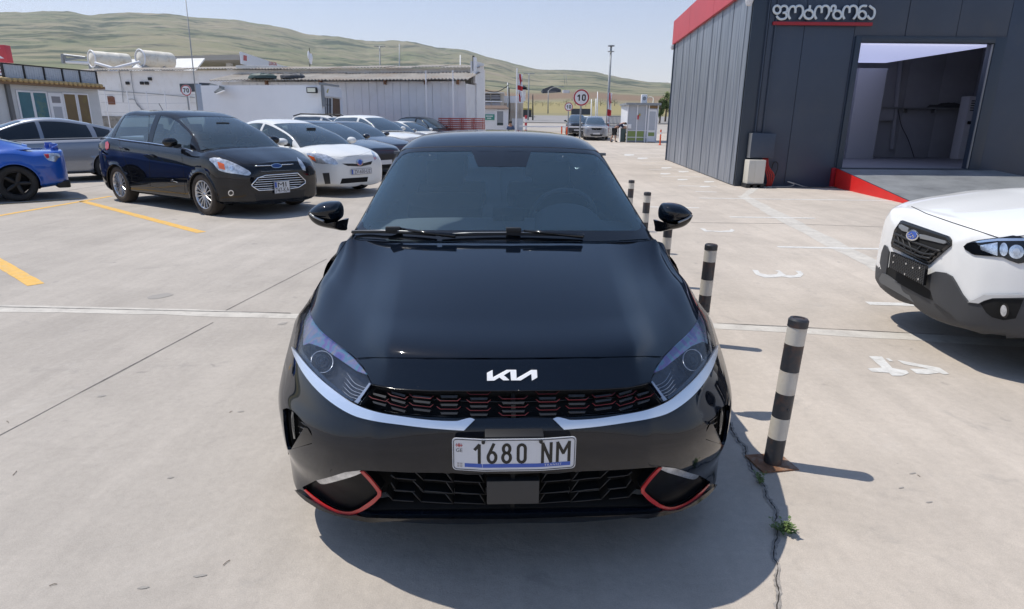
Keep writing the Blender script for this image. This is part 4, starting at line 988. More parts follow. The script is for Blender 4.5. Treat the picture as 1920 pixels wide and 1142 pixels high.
# ---- pale sloping roof behind the tanks, truss frame
q = [at(172, 132, 56), at(205, 112, 60), at(384, 109, 60), at(366, 132, 56)]
bk = thing('pitched_roof', 'white pitched metal roof behind the roof tanks', 'roof', tuple(q[0])); mb = MB(); vs = [mb.bm.verts.new(Vector(p) - Vector(q[0])) for p in q]; mb.bm.faces.new(vs); v2 = [mb.bm.verts.new(Vector(p) - Vector(q[0]) - Vector((0, 0, .15))) for p in q]; mb.bm.faces.new(v2[::-1])
for i in range(4): mb.bm.faces.new((vs[i], v2[i], v2[(i + 1) % 4], vs[(i + 1) % 4]))
mb.build('roof_slope', M_['roof_light'], bk)
for f in (.35, .7): 
    u = Vector(q[0]).lerp(Vector(q[3]), f); v = Vector(q[1]).lerp(Vector(q[2]), f); MB().cyl(u - Vector(q[0]) + Vector((0, 0, .05)), v - Vector(q[0]) + Vector((0, 0, .05)), .05, n=6).build('roof_seam', M_['steel_grey'], bk)
MB().box((0, 4.0, -6), (9, 5, -.3)).build('under_wall', M_['white_wall'], bk)
t = thing('roof_truss', 'blue and white steel truss arm left of the roof tanks', 'truss', tuple(at(117, 102, 52)))
t0 = Vector(t.location); P_ = lambda x, y: Vector(at(x, y, 52)) - t0
for a, b, r_, m1 in (((117, 101), (119, 119), .14, 'steel_grey'), ((119, 103), (160, 108), .09, 'steel_grey'), ((125, 112), (160, 108), .07, 'steel_grey'), ((124, 116), (175, 119), .11, 'frame_white'), ((119, 103), (126, 117), .08, 'steel_grey')): MB().cyl(P_(*a), P_(*b), r_, n=6).build('truss_bar', M_[m1], t)
MB().cyl(P_(168, 119), P_(168, 119) - Vector((0, 0, P_(168, 119).z + t0.z)), .1, n=6).build('truss_column', M_['steel_grey'], t)
# ---- fuel station canopy behind
cp = thing('fuel_canopy', 'white fuel station canopy with red lettering behind the warehouse', 'canopy', tuple(at(450, 113, 75)))
c0 = Vector(cp.location); P_ = lambda x, y, Y: Vector(at(x, y, Y)) - c0
CPl = [P_(310, 110, 78), P_(449, 110, 75), P_(546, 110, 100), P_(400, 110, 106)]; zc_ = P_(449, 112, 75).z
MB().prism([(v.x, v.y) for v in CPl], zc_, zc_ + .55).build('canopy_slab', mat('canopy_brown', (.46, .43, .39), .8), cp)
e0, e1 = CPl[1], CPl[2]; z0c, z1c = P_(449, 120, 75).z, P_(449, 97, 75).z; n_c = Vector(((e1 - e0).y, -(e1 - e0).x, 0)).normalized()
MB().prism([tuple((e0 + n_c * .05)[:2]), tuple((e1 + n_c * .05)[:2]), tuple((e1 + n_c * .25)[:2]), tuple((e0 + n_c * .25)[:2])], z0c, z1c).build('lettered_fascia', mat('canopy_white', (.80, .81, .86), .5), cp)
for x, Y in ((345, 80), (430, 80), (470, 96)): p = P_(x, 118, Y); MB().box((p.x - .3, p.y - .3, -c0.z + 1), (p.x + .3, p.y + .3, p.z)).build('canopy_column', M_['frame_white'], cp)
def on_f(x, y):   # point on the lettered fascia
    a, b = np.array(c0 + e0 + n_c * .27), np.array(c0 + e1 + n_c * .27); return zat(x, y, a, b)
fd = np.array(on_f(500, 115)) - np.array(on_f(470, 110)); 
for (x0, x1, y0, y1) in ((457, 463.5, 104, 114),): 
    q = [Vector(on_f(x, y)) - c0 + Vector((0, -.08, 0)) for x, y in ((x0, y0 - .7), (x1, y0 + .8), (x1, y1 + .6), (x0, y1 - .6))]; mb = MB(); mb.bm.faces.new([mb.bm.verts.new(v) for v in q]); mb.build('red_emblem', M_['fascia_red'], cp)
me = text_me('LUKOIL', 1, 0, .03); xs = [v.co.x for v in me.vertices]; ysv = [v.co.y for v in me.vertices]
for v in me.vertices:
    f = (v.co.x - min(xs)) / (max(xs) - min(xs)); g = (v.co.y - min(ysv)) / (max(ysv) - min(ysv)); x = 505 + f * 15; v.co = Vector(on_f(x, 122.5 + f * .5 - g * (7.5 - f * 1.5))) - c0 + Vector((0, -.08, 0))
link('brand_letters', me, M_['fascia_red'], cp)
t = thing('roof_sheet_white', 'long white sheet lying along the warehouse roof edge', 'sheet', tuple(Vector(at(442, 125, 43.5)))); q0_ = Vector(t.location); q1_ = Vector(at(530, 125.5, 43)); MB().box((0, 0, -.12), ((q1_ - q0_).x, 1.2, .08), .02).build('sheet', M_['roof_light'], t, angle=40)
for i, (xa, xb) in enumerate(((465, 520), (525, 573))):
    p = at((xa + xb) / 2, 144, 40.6); w = (at(xb, 144, 40.6) - at(xa, 144, 40.6))[0]; mb = MB(); R0 = []
    for k, (f, z) in enumerate(((1, -.1), (.95, .06), (.7, .16), (.3, .2))): R0.append([mb.bm.verts.new((math.cos(a) * w / 2 * f * rs.uniform(.9, 1.1), math.sin(a) * .5 * f, z * rs.uniform(.7, 1.2))) for a in np.linspace(0, 2 * math.pi, 17)[:-1]])
    for A, B in zip(R0, R0[1:]):
        for j in range(16): mb.bm.faces.new((A[j], A[(j + 1) % 16], B[(j + 1) % 16], B[j]))
    mb.bm.faces.new(R0[-1]); o = mb.build('folded_tarpaulin', mat('tarpaulin_%d' % i, (.05, .085, .08) if i == 0 else (.05, .055, .065), .6), loc=(p[0], p[1], p[2])); tag(o, ('green' if i == 0 else 'dark grey') + ' tarpaulin folded on the lean-to roof', 'tarpaulin')
# ---- smooth white block building in front
B0 = at(377, 170, 33); B1 = at(601, 162, 31.5); bo = np.array([B0[0], B0[1], 0.])
zb = at(500, 160, 32.2)[2]
blk = thing('white_block', 'plain white rendered block with a floodlight and a dark lattice door at its end', 'building', tuple(bo))
wallbox('front_wall', B0, B1, 0, zb, .25, M_['white_smooth'], blk, bo)
B2 = at(640, 162, 34.5); wallbox('side_wall', B1, B2, 0, zb, -.0 + .2, M_['white_smooth'], blk, bo)
mb = MB(); mb.prism([(B0[0] - bo[0], B0[1] - bo[1] + .1), (B1[0] - bo[0], B1[1] - bo[1] + .1), (B2[0] - bo[0], B2[1] - bo[1]), (B0[0] - bo[0] + .5, B2[1] - bo[1] + 2)], zb - .1, zb - .02); mb.build('flat_roof', M_['roof_light'], blk)
def on_b(P0, P1, x, y, off=.05): return Vector(on(P0, P1, x, y, off)) - Vector(bo)
def quadp(name, P0, P1, pts, off, m_, par, th=.04, rel=bo):
    q = [on_b(P0, P1, x, y, off) for x, y in pts]; q2 = [on_b(P0, P1, x, y, off - th) for x, y in pts]; mb = MB(); a = [mb.bm.verts.new(v) for v in q]; b = [mb.bm.verts.new(v) for v in q2]; mb.bm.faces.new(a); mb.bm.faces.new(b[::-1])
    for i in range(len(a)): mb.bm.faces.new((a[i], b[i], b[(i + 1) % len(a)], a[(i + 1) % len(a)]))
    return mb.build(name, m_, par)
quadp('sign_panel', B1, B2, [(608, 161), (640, 166), (641, 184), (609, 181)], .35, M_['frame_white'], blk, .3)
quadp('canopy_bar', B1, B2, [(598, 155), (636, 161), (636, 164), (598, 159)], .5, M_['steel_grey'], blk, .4)
quadp('lattice_door', B1, B2, [(609, 183), (622, 185), (622, 232), (611, 232)], .06, mat('door_dark', (.04, .045, .055), .4), blk)
for x in (611, 615.5, 621): quadp('lattice_bar', B1, B2, [(x, 183), (x + .9, 183), (x + 1.6, 232), (x + .6, 232)], .1, M_['frame_white'], blk)
for y in (196, 212): quadp('lattice_bar', B1, B2, [(609, y), (622, y + 1), (622, y + 2), (609, y + 1)], .1, M_['black_matt'], blk)
quadp('brown_curtain', B1, B2, [(624, 184), (637, 186), (639, 232), (624, 232)], .06, mat('brown_curtain', (.16, .10, .065), .9, var=.2, vscale=3), blk)
quadp('corner_post', B1, B2, [(601, 157), (606, 158), (611, 200), (606, 200)], .3, M_['steel_grey'], blk, .2)
quadp('yellow_mark', B1, B2, [(614, 168), (617, 167), (615, 175), (612, 174)], .38, mat('faded_yellow', (.5, .45, .2), .6), blk, .02)
p = on_b(B0, B1, 585, 169.5, .25); fl_ = MB().box(p - Vector((.24, .1, .13)), p + Vector((.24, .1, .13)), .02).build('floodlight', M_['black_matt'], blk, angle=40); MB().box(p - Vector((.19, .115, .09)), p + Vector((.19, -.1, .09))).build('light_panel', mat('led_panel', (.75, .76, .65), .3), fl_)
# dark canopy and blue-grey post left of it
cn = at(376, 158, 34); t = thing('bracket_canopy', 'dark grey canopy on a pale blue post beside the plain white block', 'canopy', (cn[0], cn[1], 0))
P_ = lambda x, y, Y=34: Vector(at(x, y, Y)) - Vector((cn[0], cn[1], 0))
mb = MB(); q = [P_(373, 155), P_(395, 156), P_(421, 163, 32), P_(421, 170, 32), P_(400, 176, 33), P_(374, 176)]; mb.bm.faces.new([mb.bm.verts.new(v) for v in q]); mb.build('dark_panel', mat('canopy_slate', (.07, .085, .10), .6), t)
mb = MB(); mb.cyl(P_(405, 176, 32.5), P_(421, 170, 31.5), .035, n=6); mb.build('white_edge', M_['frame_white'], t)
MB().box((P_(366, 160).x, -.1, 0), (P_(378, 160).x, .5, P_(370, 158).z)).build('blue_post', mat('pale_blue_wall', (.40, .46, .56), .7, var=.05), t)
# 70 sign in front of the opening
def round_sign(label, px_, py_, r_px, Y, txt, base_z=0.0, tilt=0):
    c = at(px_, py_, Y); r = (at(px_ + r_px, py_, Y) - c)[0]; t = thing('speed_sign', label, 'sign', (c[0], c[1], base_z)); h = c[2] - base_z
    MB().cyl((0, .05, 0), (0, .05, h + r * .3), .038, n=10).build('post', M_['steel_grey'], t, smooth=True, angle=50)
    D0 = lambda rr, y0, y1, nm, m_: MB().cyl((0, y0, h), (0, y1, h), rr, n=40).build(nm, m_, t)
    D0(r, .012, .0, 'rim', M_['frame_white']); D0(r * .965, .0, -.004, 'red_ring', mat('sign_ring_red', (.45, .02, .025), .4)); D0(r * .80, -.004, -.008, 'white_disc', M_['frame_white'])
    for k_, ch in enumerate(txt):
        mb = MB(); w_ = r * .50; glyph(mb, ch, (-.56 if k_ == 0 else .06) * r, -.34 * r, w_, r * .68, r * .155, 0, 0, lambda a, b_, kk: (a, -.012 - kk * 8, h + b_)); mb.build('number', M_['plate_black'], t)
    return t
round_sign('small round speed sign reading 70 by the warehouse wall', 349, 169.5, 10, 33, '70')
# red crates stacked along the lean-to
M_['crate'] = mat('red_crate', (.40, .055, .035), .6, var=.12, vscale=3, dirt=(.5, .2, .12), dscale=3, damt=.5); M_['crate_y'] = mat('yellow_crate', (.46, .38, .10), .6, var=.1)
cr0 = MB()
cr0.box((0, 0, 0), (.6, .4, .03))
for z in (.05, .15, .25):
    for lo, hi in (((0, 0, z), (.6, .02, z + .055)), ((0, .38, z), (.6, .4, z + .055)), ((0, .02, z), (.02, .38, z + .055)), ((.58, .02, z), (.6, .38, z + .055))): cr0.box(lo, hi)
for x in (0, .58):
    for y in (0, .38): cr0.box((x - .003, y - .003, 0), (x + .023, y + .023, .32))
crm = bm_mesh('crate', cr0.bm); crm.materials.append(M_['crate']); crm2 = crm.copy(); crm2.materials.clear(); crm2.materials.append(M_['crate_y'])
rc2 = random.Random(8); n_ = 0
q0_ = wo[:2] + wnn * (OF + 1.8); ang = math.atan2(wd[1], wd[0])
def zat2(px_): p = zat(px_, 220, (q0_[0], q0_[1]), (q0_[0] + wd[0], q0_[1] + wd[1])); return float(np.dot(p[:2] - q0_, wd))
sA, sB = zat2(640), zat2(889); s = sA; col = 0
ORD = 'first second third fourth fifth sixth seventh eighth ninth tenth eleventh twelfth thirteenth fourteenth fifteenth sixteenth seventeenth eighteenth nineteenth twentieth'.split()
while s < sB:
    f = (s - sA) / (sB - sA); hgt = 5 if f > .74 else (4 if f < .22 else (3 if rc2.random() < .75 else 2)); ny = 1
    for k in range(hgt):
        yel = (k == hgt - 1 and .25 < f < .7 and rc2.random() < .6); o = bpy.data.objects.new('plastic_crate', crm2 if yel else crm); COL.objects.link(o)
        P = q0_ + wd * s; o.location = (P[0], P[1], .33 * k + .0); o.rotation_euler = (0, 0, ang + rc2.uniform(-.04, .04))
        tag(o, '%s crate, %s in the %s crate stack from the left' % ('yellow' if yel else 'red', ['lowest', 'second lowest', 'third lowest', 'fourth lowest', 'fifth lowest'][k], ORD[min(col, 19)]), 'crate', 'plastic crates stacked along the lean-to')
    s += .66; col += 1
# ---- gate side: kiosk, container, cabin, posts
Y = 47; g0 = gz(Y)
gk = thing('gate_kiosk', 'small white kiosk with a green banner and grey door at the gate', 'kiosk', (at(897, 240, Y)[0], Y, g0))
X = lambda x, Y=47: at(x, 220, Y)[0] - gk.location.x
Z = lambda y, Y=47, x=920: at(x, y, Y)[2] - g0
MB().box((0, 0, 0), (X(953), 2.2, Z(204)), .02).build('walls', M_['frame_white'], gk, angle=40)
mb = MB(); 
for y0_, y1_ in ((-.25, 2.4),):
    a = [mb.bm.verts.new(v) for v in ((-.2, y0_, Z(203.5)), (X(955), y0_, Z(203.5)), (X(948), 1.1, Z(197)), (X(903), 1.1, Z(197)))]; mb.bm.faces.new(a); b = [mb.bm.verts.new(v) for v in ((-.2, y1_, Z(203.5)), (X(955), y1_, Z(203.5)))]; mb.bm.faces.new((b[0], b[1], a[2], a[3])); mb.bm.faces.new((a[0], a[3], b[0])); mb.bm.faces.new((a[1], b[1], a[2]))
mb.build('hipped_roof', mat('kiosk_roof_brown', (.14, .095, .07), .8), gk)
bn = MB().box((X(901), -.05, Z(225)), (X(927), -.005, Z(214.5))).build('green_banner', mat('banner_green', (.06, .30, .24), .5), gk)
for k, (w0, w1, y) in enumerate(((911, 924, 217.6), (913, 921, 221.5))): MB().box((X(w0), -.06, Z(y + 1)), (X(w1), -.052, Z(y - .6))).build('banner_text_line', M_['frame_white'], bn)
MB().box((X(903), -.06, Z(221)), (X(909), -.052, Z(219))).build('banner_icon', M_['frame_white'], bn)
MB().box((X(904), -.03, Z(212)), (X(909), -.004, Z(208.5))).build('yellow_sticker', M_['crate_y'], gk)
d_ = MB().box((X(928.5), -.06, .05), (X(946), -.002, Z(206))).build('door', M_['frame_white'], gk); MB().box((X(932), -.07, Z(229)), (X(943.5), -.061, Z(208.5))).build('door_pane', mat('door_louvre', (.26, .28, .31), .4), d_); MB().box((X(932), -.074, Z(235)), (X(943.5), -.071, Z(229.5))).build('door_lower_pane', mat('dark_pane', (.04, .06, .07), .2), d_)
t = thing('fire_point', 'red fire extinguisher cabinet on the left wall of the gate kiosk', 'extinguisher', (at(896.5, 222, 46.9)[0], 46.9, Z(227) + g0)); MB().cyl((0, 0, 0), (0, 0, .38), .09, n=12).build('bottle', M_['fascia_red'], t, smooth=True, angle=50); MB().cyl((0, 0, .38), (0, 0, .45), .03, n=8).build('valve', M_['black_matt'], t)
# shutters building behind the kiosk
Y2 = 54; t = thing('shuttered_office', 'pale office with two rows of dark louvred windows behind the gate kiosk', 'building', (at(898, 210, Y2)[0], Y2, gz(Y2))); g2 = gz(Y2)
X2 = lambda x: at(x, 200, Y2)[0] - t.location.x
Z2 = lambda y: at(920, y, Y2)[2] - g2
MB().box((0, 0, 0), (X2(944), 5, Z2(175))).build('walls', mat('pale_cream_wall', (.48, .45, .40), .8, var=.06), t); MB().box((-.1, -.25, Z2(175)), (X2(945), 5.1, Z2(173.2))).build('roof_slab', M_['roof_light'], t)
MB().box((X2(900), -.12, Z2(191.5)), (X2(942), 0, Z2(189.3))).build('white_ledge', M_['frame_white'], t)
for (xa, xb, ya, yb) in ((904, 919, 176.5, 188), (921, 938, 176.5, 188), (904, 920, 192, 199), (922, 938, 192, 199)):
    w = MB().box((X2(xa), -.06, Z2(yb)), (X2(xb), .0, Z2(ya))).build('louvred_window', mat('louvre_dark', (.06, .06, .065), .6), t)
    for k in range(3): z = Z2(yb) + (Z2(ya) - Z2(yb)) * (k + 1) / 4; MB().box((X2(xa), -.09, z - .03), (X2(xb), -.062, z + .03)).build('slat', M_['bay_wall'] if 'bay_wall' in M_ else M_['steel_grey'], w)
# ribbed container wall
Y3 = 56; cg = gz(Y3); t = thing('ribbed_container', 'cream ribbed container with white upper band beside the gate kiosk', 'container', (at(942, 210, Y3)[0], Y3, cg)); x3 = t.location.x
xx = lambda x: at(x, 200, Y3)[0] - x3
zz3 = lambda y: at(960, y, Y3)[2] - cg
cm = mat('container_cream', (.66, .60, .52), .7, var=.08, vscale=1, dirt=(.40, .27, .17), dscale=.7, damt=.6)
MB().box((0, .06, 0), (xx(981), 6, zz3(181))).build('box_wall', cm, t)
n = 13
for k in range(n): a = xx(944) + (xx(980) - xx(944)) * k / n; MB().box((a, -.04, .1), (a + (xx(980) - xx(944)) / n * .55, .058, zz3(192))).build('rib', cm, t)
MB().box((xx(944), -.05, zz3(193)), (xx(981.5), .05, zz3(180))).build('upper_band', M_['frame_white'], t); MB().box((xx(960), -.08, .05), (xx(981), -.045, zz3(222))).build('lower_sheet', M_['ribbed_white'], t)
# flag on its pole
Yf = 50; fgz = gz(Yf); fp = at(968, 232, Yf); t = thing('flag_pole', 'white pole with a limp red cross flag, left of the roof vent', 'flagpole', (fp[0], Yf, fgz)); tt = at(969.5, 128, Yf)
MB().cyl((0, 0, 0), (tt[0] - fp[0] + .0, 0, tt[2] - fgz), .055, n=8).build('pole', M_['frame_white'], t, smooth=True, angle=50)
def flag(parent, x0, ztop, w, h, red=True):
    mb = MB(); nx, nz = 5, 12; V_ = [[mb.bm.verts.new((x0 + w * (i / nx) * (1 - .55 * j / nz) + .05 * math.sin(i * 2 + j * .7) + .25 * (j / nz) * w, .05 * math.sin(i * 2.2 + j * .5) - .02, ztop - h * j / nz - .25 * w * (i / nx))) for i in range(nx + 1)] for j in range(nz + 1)]
    for j in range(nz):
        for i in range(nx): mb.bm.faces.new((V_[j][i], V_[j][i + 1], V_[j + 1][i + 1], V_[j + 1][i]))
    o = mb.build('flag', M_['frame_white'], parent, smooth=True); o.data.materials.append(mat('flag_red', (.50, .02, .03), .7))
    for p in o.data.polygons:
        i = p.index % nx; j = p.index // nx
        if i == 2 or j in (5, 6) or (i in (0, 4) and j in (2, 9)): p.material_index = 1
    return o
H_ = tt[2] - fgz; flag(t, tt[0] - fp[0] + .04, H_ - .35, .42, 2.0)
Yv = 55; vz = gz(Yv); vp_ = at(979, 181, Yv); t = thing('roof_vent', 'stubby white roof vent with a dark jagged cap on the cream container', 'vent', (vp_[0], Yv + 2, vp_[2] - .3)); MB().lathe([(.30, 0), (.34, .9), (.38, .95)], 12).build('stack', M_['frame_white'], t, smooth=True, angle=50); MB().lathe([(.52, .92), (.40, 1.05), (.5, 1.1), (.2, 1.25), (.001, 1.28)], 9).build('cap', M_['black_matt'], t)
def poly_cable(label, pts, Ya, Yb, r_=.03):
    n = len(pts); P = [tuple(at(x, y, Ya + (Yb - Ya) * i / (n - 1))) for i, (x, y) in enumerate(pts)]; return tag(MB().tube(smooth_poly(P, False, 6), r_, 5).build('overhead_cable', M_['rubber'], smooth=True), label, 'cable')
poly_cable('thick black cable sagging from the warehouse end to the pole by the gate kiosk', [(884, 148), (895, 158), (908, 168), (925, 172.5), (938, 170), (953, 160)], 41, 47)
t = thing('cable_pole', 'thin pole carrying the sagging black cable behind the gate kiosk', 'pole', (at(953, 200, 47.5)[0], 47.5, g0)); MB().cyl((0, 0, 0), (-.05, 0, at(952, 155, 47.5)[2] - g0), .05, n=8).build('shaft', M_['steel_grey'], t, smooth=True); MB().tube([(0, -.1, .4), (.12, -.1, 2.2), (.05, -.05, at(954, 165, 47.5)[2] - g0)], .035, 5).build('cable_drop', M_['rubber'], t, smooth=True)
# striped marker post
mp = at(986, 235, 52); t = thing('striped_marker', 'short red and white striped marker post right of the container', 'marker post', (mp[0], 52, gz(52))); hh = at(986, 216, 52)[2] - gz(52)
for k in range(6): MB().cyl((0, 0, hh * k / 6 + .001), (0, 0, hh * (k + 1) / 6), .10 if k else .16, n=10).build('band', M_['fascia_red'] if k % 2 else M_['frame_white'], t)
# ---- street furniture round the barrier
round_sign('large round speed sign reading 10 in front of the waiting cars', 1090, 183, 15.2, 29, '10', 0.0)
round_sign('small round speed sign reading 10, left of the large one', 1066.3, 200.3, 8, 44, '10', gz(44))
Yb_ = 46.5; bz = gz(Yb_); bx0 = at(1167, 258, Yb_); t = thing('barrier_gate', 'long white barrier arm on a dark teal cabinet', 'barrier', (bx0[0], Yb_, bz))
zb_ = lambda y: at(1167, y, Yb_)[2] - bz
MB().box((-.18, -.15, 0), (.18, .2, zb_(235.5)), .02).build('cabinet', mat('barrier_teal', (.06, .10, .11), .45), t, angle=40); MB().box((-.22, -.18, 0), (-.17, .2, zb_(236))).build('white_edge', M_['frame_white'], t)
xa_ = at(974, 238, Yb_)[0] - bx0[0]; MB().box((xa_, -.22, zb_(240.3)), (.1, -.16, zb_(237.6)), .01).build('arm', M_['frame_white'], t, angle=40); MB().box((xa_ + .2, -.1, 0), (xa_ + 1.0, .1, .10)).build('foot_block', M_['black_matt'], t)
fx_ = at(990, 241, Yb_); o = MB().box((-.9, -.15, 0), (.9, .15, .16), .03).build('concrete_kerb', M_['panel_door'] if 'panel_door' in M_ else M_['black_matt'], angle=40, loc=(fx_[0], Yb_ - .6, bz)); tag(o, 'dark kerb block below the far end of the barrier arm', 'kerb block')
t = thing('striped_guard', 'short black and yellow striped guard post beside the barrier cabinet', 'guard post', (at(1174, 258, 46.2)[0], 46.2, gz(46.2)))
for k in range(6): MB().cyl((0, 0, .12 * k + .001), (0, 0, .12 * (k + 1)), .055, n=10).build('band', M_['black_matt'] if k % 2 else mat('guard_yellow_%d' % k, (.7, .6, .35), .6), t)
M_['orange'] = mat('orange_post', (.75, .10, .02), .5)
for (x, yb__, yt, lb_) in ((1053, 252, 237, 'short orange post, left of the pair near the barrier'), (1062.5, 252, 238, 'short orange post, right of the pair near the barrier'), (1238, 262, 243, 'orange post with rings by the hall corner')):
    Y = 44 if x < 1200 else 42; p = at(x, yb__, Y); g_ = gz(Y); hh = at(x, yt, Y)[2] - g_
    t = thing('orange_post', lb_, 'post', (p[0], Y, g_), group='orange flexible posts'); MB().lathe([(.10, 0), (.10, .03), (.05, .05), (.045, hh), (.001, hh)], 12).build('shaft', M_['orange'], t, smooth=True, angle=50); MB().lathe([(.052, hh * .7), (.052, hh * .82)], 12).build('ring', M_['frame_white'] if x > 1200 else M_['orange'], t)
# guard booth
Yg = 46; gg_ = gz(Yg); bo_ = at(1176, 261, Yg); t = thing('guard_booth', 'white panelled guard booth with green lower glass and a roof air unit', 'booth', (bo_[0], Yg, gg_)); bx_ = bo_[0]
X = lambda x, Y=Yg: at(x, 230, Y)[0] - bx_
Z = lambda y, Y=Yg: at(1200, y, Y)[2] - gg_
top = Z(197)
bp_ = mat('booth_panel', (.44, .47, .52), .45, var=.04)
MB().box((0, 0, .05), (X(1232), 3.0, top)).build('walls', bp_, t)
MB().prism([(-.02, 0), (-.02, 3.0), (X(1164, 49), 3.0), (X(1163, 49), 2.9)], .05, top).build('side_wall', M_['frame_white'], t)
mb = MB(); mb.prism([(X(1161, 49), 3.2), (-.25, -.3), (X(1236), -.3), (X(1236), 3.2)], top, top + .14); mb.build('roof', M_['steel_grey'], t)
lg_ = mat('green_tinted_glass', (.22, .30, .10), .3, coat=.5)
for xa, xb in ((1178, 1192.5), (1195, 1208)): MB().box((X(xa), -.03, .12), (X(xb), .0, Z(246))).build('green_glass', lg_, t)
for x in (1175.5, 1193, 1209.5, 1214.5, 1231): MB().box((X(x), -.07, .0), (X(x + 1.6), -.0, top)).build('frame_post', M_['frame_white'], t)
for y in (245.5, 258): MB().box((X(1176), -.065, Z(y)), (X(1232), -.005, Z(y - 1.2))).build('frame_rail', M_['frame_white'], t)
dr = MB().box((X(1214), -.05, .06), (X(1230), -.01, Z(205))).build('door', M_['frame_white'], t); MB().box((X(1216.5), -.06, Z(244)), (X(1228), -.052, Z(209))).build('door_glass', bp_, dr); MB().box((X(1216.5), -.06, Z(255)), (X(1228), -.052, Z(248))).build('door_green_glass', lg_, dr)
MB().box((X(1214), -.04, Z(203)), (X(1231), -.0, Z(198.5))).build('brown_fanlight', mat('fanlight_brown', (.22, .14, .06), .5), t)
MB().box((X(1194), -.16, Z(224)), (X(1196.5), -.06, Z(216)), .01).build('red_extinguisher', M_['fascia_red'], t, angle=40); MB().box((X(1197), -.03, Z(218)), (X(1200), -.012, Z(213))).build('yellow_sticker', M_['crate_y'], t)
MB().box((X(1178), -.25, Z(241)), (X(1183), -.05, Z(233)), .01).build('grey_meter_box', M_['frame_white'], t, angle=40)
ac = thing('roof_air_unit', 'white air unit with a curved hose on the guard booth roof', 'air unit', (at(1207, 193, 47)[0], 47, at(1207, 193, 47)[2] - .05)); MB().box((-.2, -.15, 0), (.2, .15, .62), .04).build('case', M_['frame_white'], ac, angle=40); MB().cyl((0, -.15, .35), (0, -.17, .35), .13, n=14).build('fan', M_['steel_grey'], ac); MB().tube(smooth_poly([(.15, 0, .35), (.4, 0, .45), (.62, -.1, .38), (.6, -.3, .1), (.4, -.9, -.45)], False, 5), .035, 6).build('hose', mat('hose_white', (.6, .58, .5), .6), ac, smooth=True)
# tall masts and lamp posts
def mast(label, xb, xt, yt, Y, r=.07, lamp=None, name='lamp_post', cat='lamp post', m_=None, yb=None):
    base = at(xb, 230, Y); z0 = gz(Y) if Y < 75 else tz(base[0], Y); tp_ = at(xt, yt, Y); t = thing(name, label, cat, (base[0], Y, z0)); h = tp_[2] - z0; dx = tp_[0] - base[0]
    MB().cyl((0, 0, 0), (dx, 0, h), r, r * .6, n=8).build('shaft', m_ or M_['steel_grey'], t, smooth=True)
    if lamp == 'two':
        for s_ in (-1, 1): MB().box((dx + s_ * .15 if s_ > 0 else dx - .65, -.1, h - .02), (dx + .65 if s_ > 0 else dx - .15, .1, h + .05), .015).build('lamp_head', M_['steel_grey'], t, angle=40)
        MB().cyl((dx - .3, 0, h), (dx + .3, 0, h), .05, n=6).build('cross_arm', M_['steel_grey'], t)
    elif lamp == 'arm': MB().tube(smooth_poly([(dx, 0, h - .05), (dx + .5, 0, h + .35), (dx + 1.7, 0, h + .6)], False, 4), .05, 6).build('arm', M_['steel_grey'], t); MB().box((dx + 1.6, -.12, h + .52), (dx + 2.3, .12, h + .64), .03).build('lamp_head', M_['steel_grey'], t, angle=40)
    elif lamp == 'ring': MB().lathe([(.001, h + .06), (.3, h + .04), (.3, h - .05), (.001, h - .1)], 14, origin=(dx, 0, 0)).build('lamp_ring', M_['steel_grey'], t); MB().cyl((dx, 0, h - .5), (dx, 0, h - .45), .3, n=10).build('collar', M_['steel_grey'], t)
    return t
mast('slim leaning mast behind the black hatchback, tallest on the left', 372, 347, -12, 31, .032, name='antenna_mast', cat='mast')
mast('tall floodlight mast rising over the waiting silver cars', 1138.5, 1146, 86, 60, .13, 'ring')
mast('slender flagpole left of the tall floodlight mast', 1137, 1141.5, 140, 58, .05, name='flag_pole', cat='flagpole')
t_ = COL.objects[-1].parent if False else bpy.data.objects['flag_pole.001']; tp_ = at(1141, 150, 58); flag(t_, tp_[0] - t_.location.x, tp_[2] - t_.location.z - 1.0, .40, 3.4)
mast('grey lamp post right of the container with a small double head', 990, 992, 138, 78, .09, 'two')
mast('short dark post right of the double-headed lamp post', 999, 999, 177, 78, .09, name='dark_post', cat='post', m_=M_['black_matt'])
mast('street lamp with a short curved arm beyond the road', 1027, 1028, 170, 100, .09, 'arm')
mast('lamp post on the warehouse skyline with double head', 714, 712, 87, 75, .10, 'two')
mast('bare tall pole on the warehouse skyline', 749, 749, 82, 75, .10, name='skyline_pole', cat='pole')
mast('short white pole behind the warehouse roof end', 863, 863, 103, 70, .08, name='skyline_pole', cat='pole', m_=M_['frame_white'])
t = mast('leaning pole with white insulators behind the warehouse roof', 583, 580, 90, 60, .07, name='insulator_pole', cat='pole', m_=M_['black_matt'])
for k, (x, y) in enumerate(((579, 103), (583.5, 108), (582.5, 113))): p = at(x, y, 60) - np.array(t.location); MB().lathe([(.001, -.35), (.10, -.3), (.14, 0), (.08, .3), (.001, .35)], 8, origin=tuple(p)).build('insulator', M_['frame_white'], t)
for i, (x, y, Y_) in enumerate(((1109, 186, 70), (1117.5, 185, 72), (1120.5, 172, 74))): mast(['pale short pole, left of three beside the silver crossover', 'pale short pole, middle of three beside the silver crossover', 'two-tone pole with a dark top, right of three beside the silver crossover'][i], x - .8, x, y, Y_, .07, name='roadside_pole', cat='pole', m_=M_['frame_white'])
for i, (x, y) in enumerate(((905, 136), (1057, 137), (1061, 138))): mast(['pylon far up the hillside behind the warehouse end', 'left one of two far hillside pylons', 'right one of two far hillside pylons'][i], x, x, y, float(hit(x, y + 22)[1]), .3, name='pylon', cat='pylon')
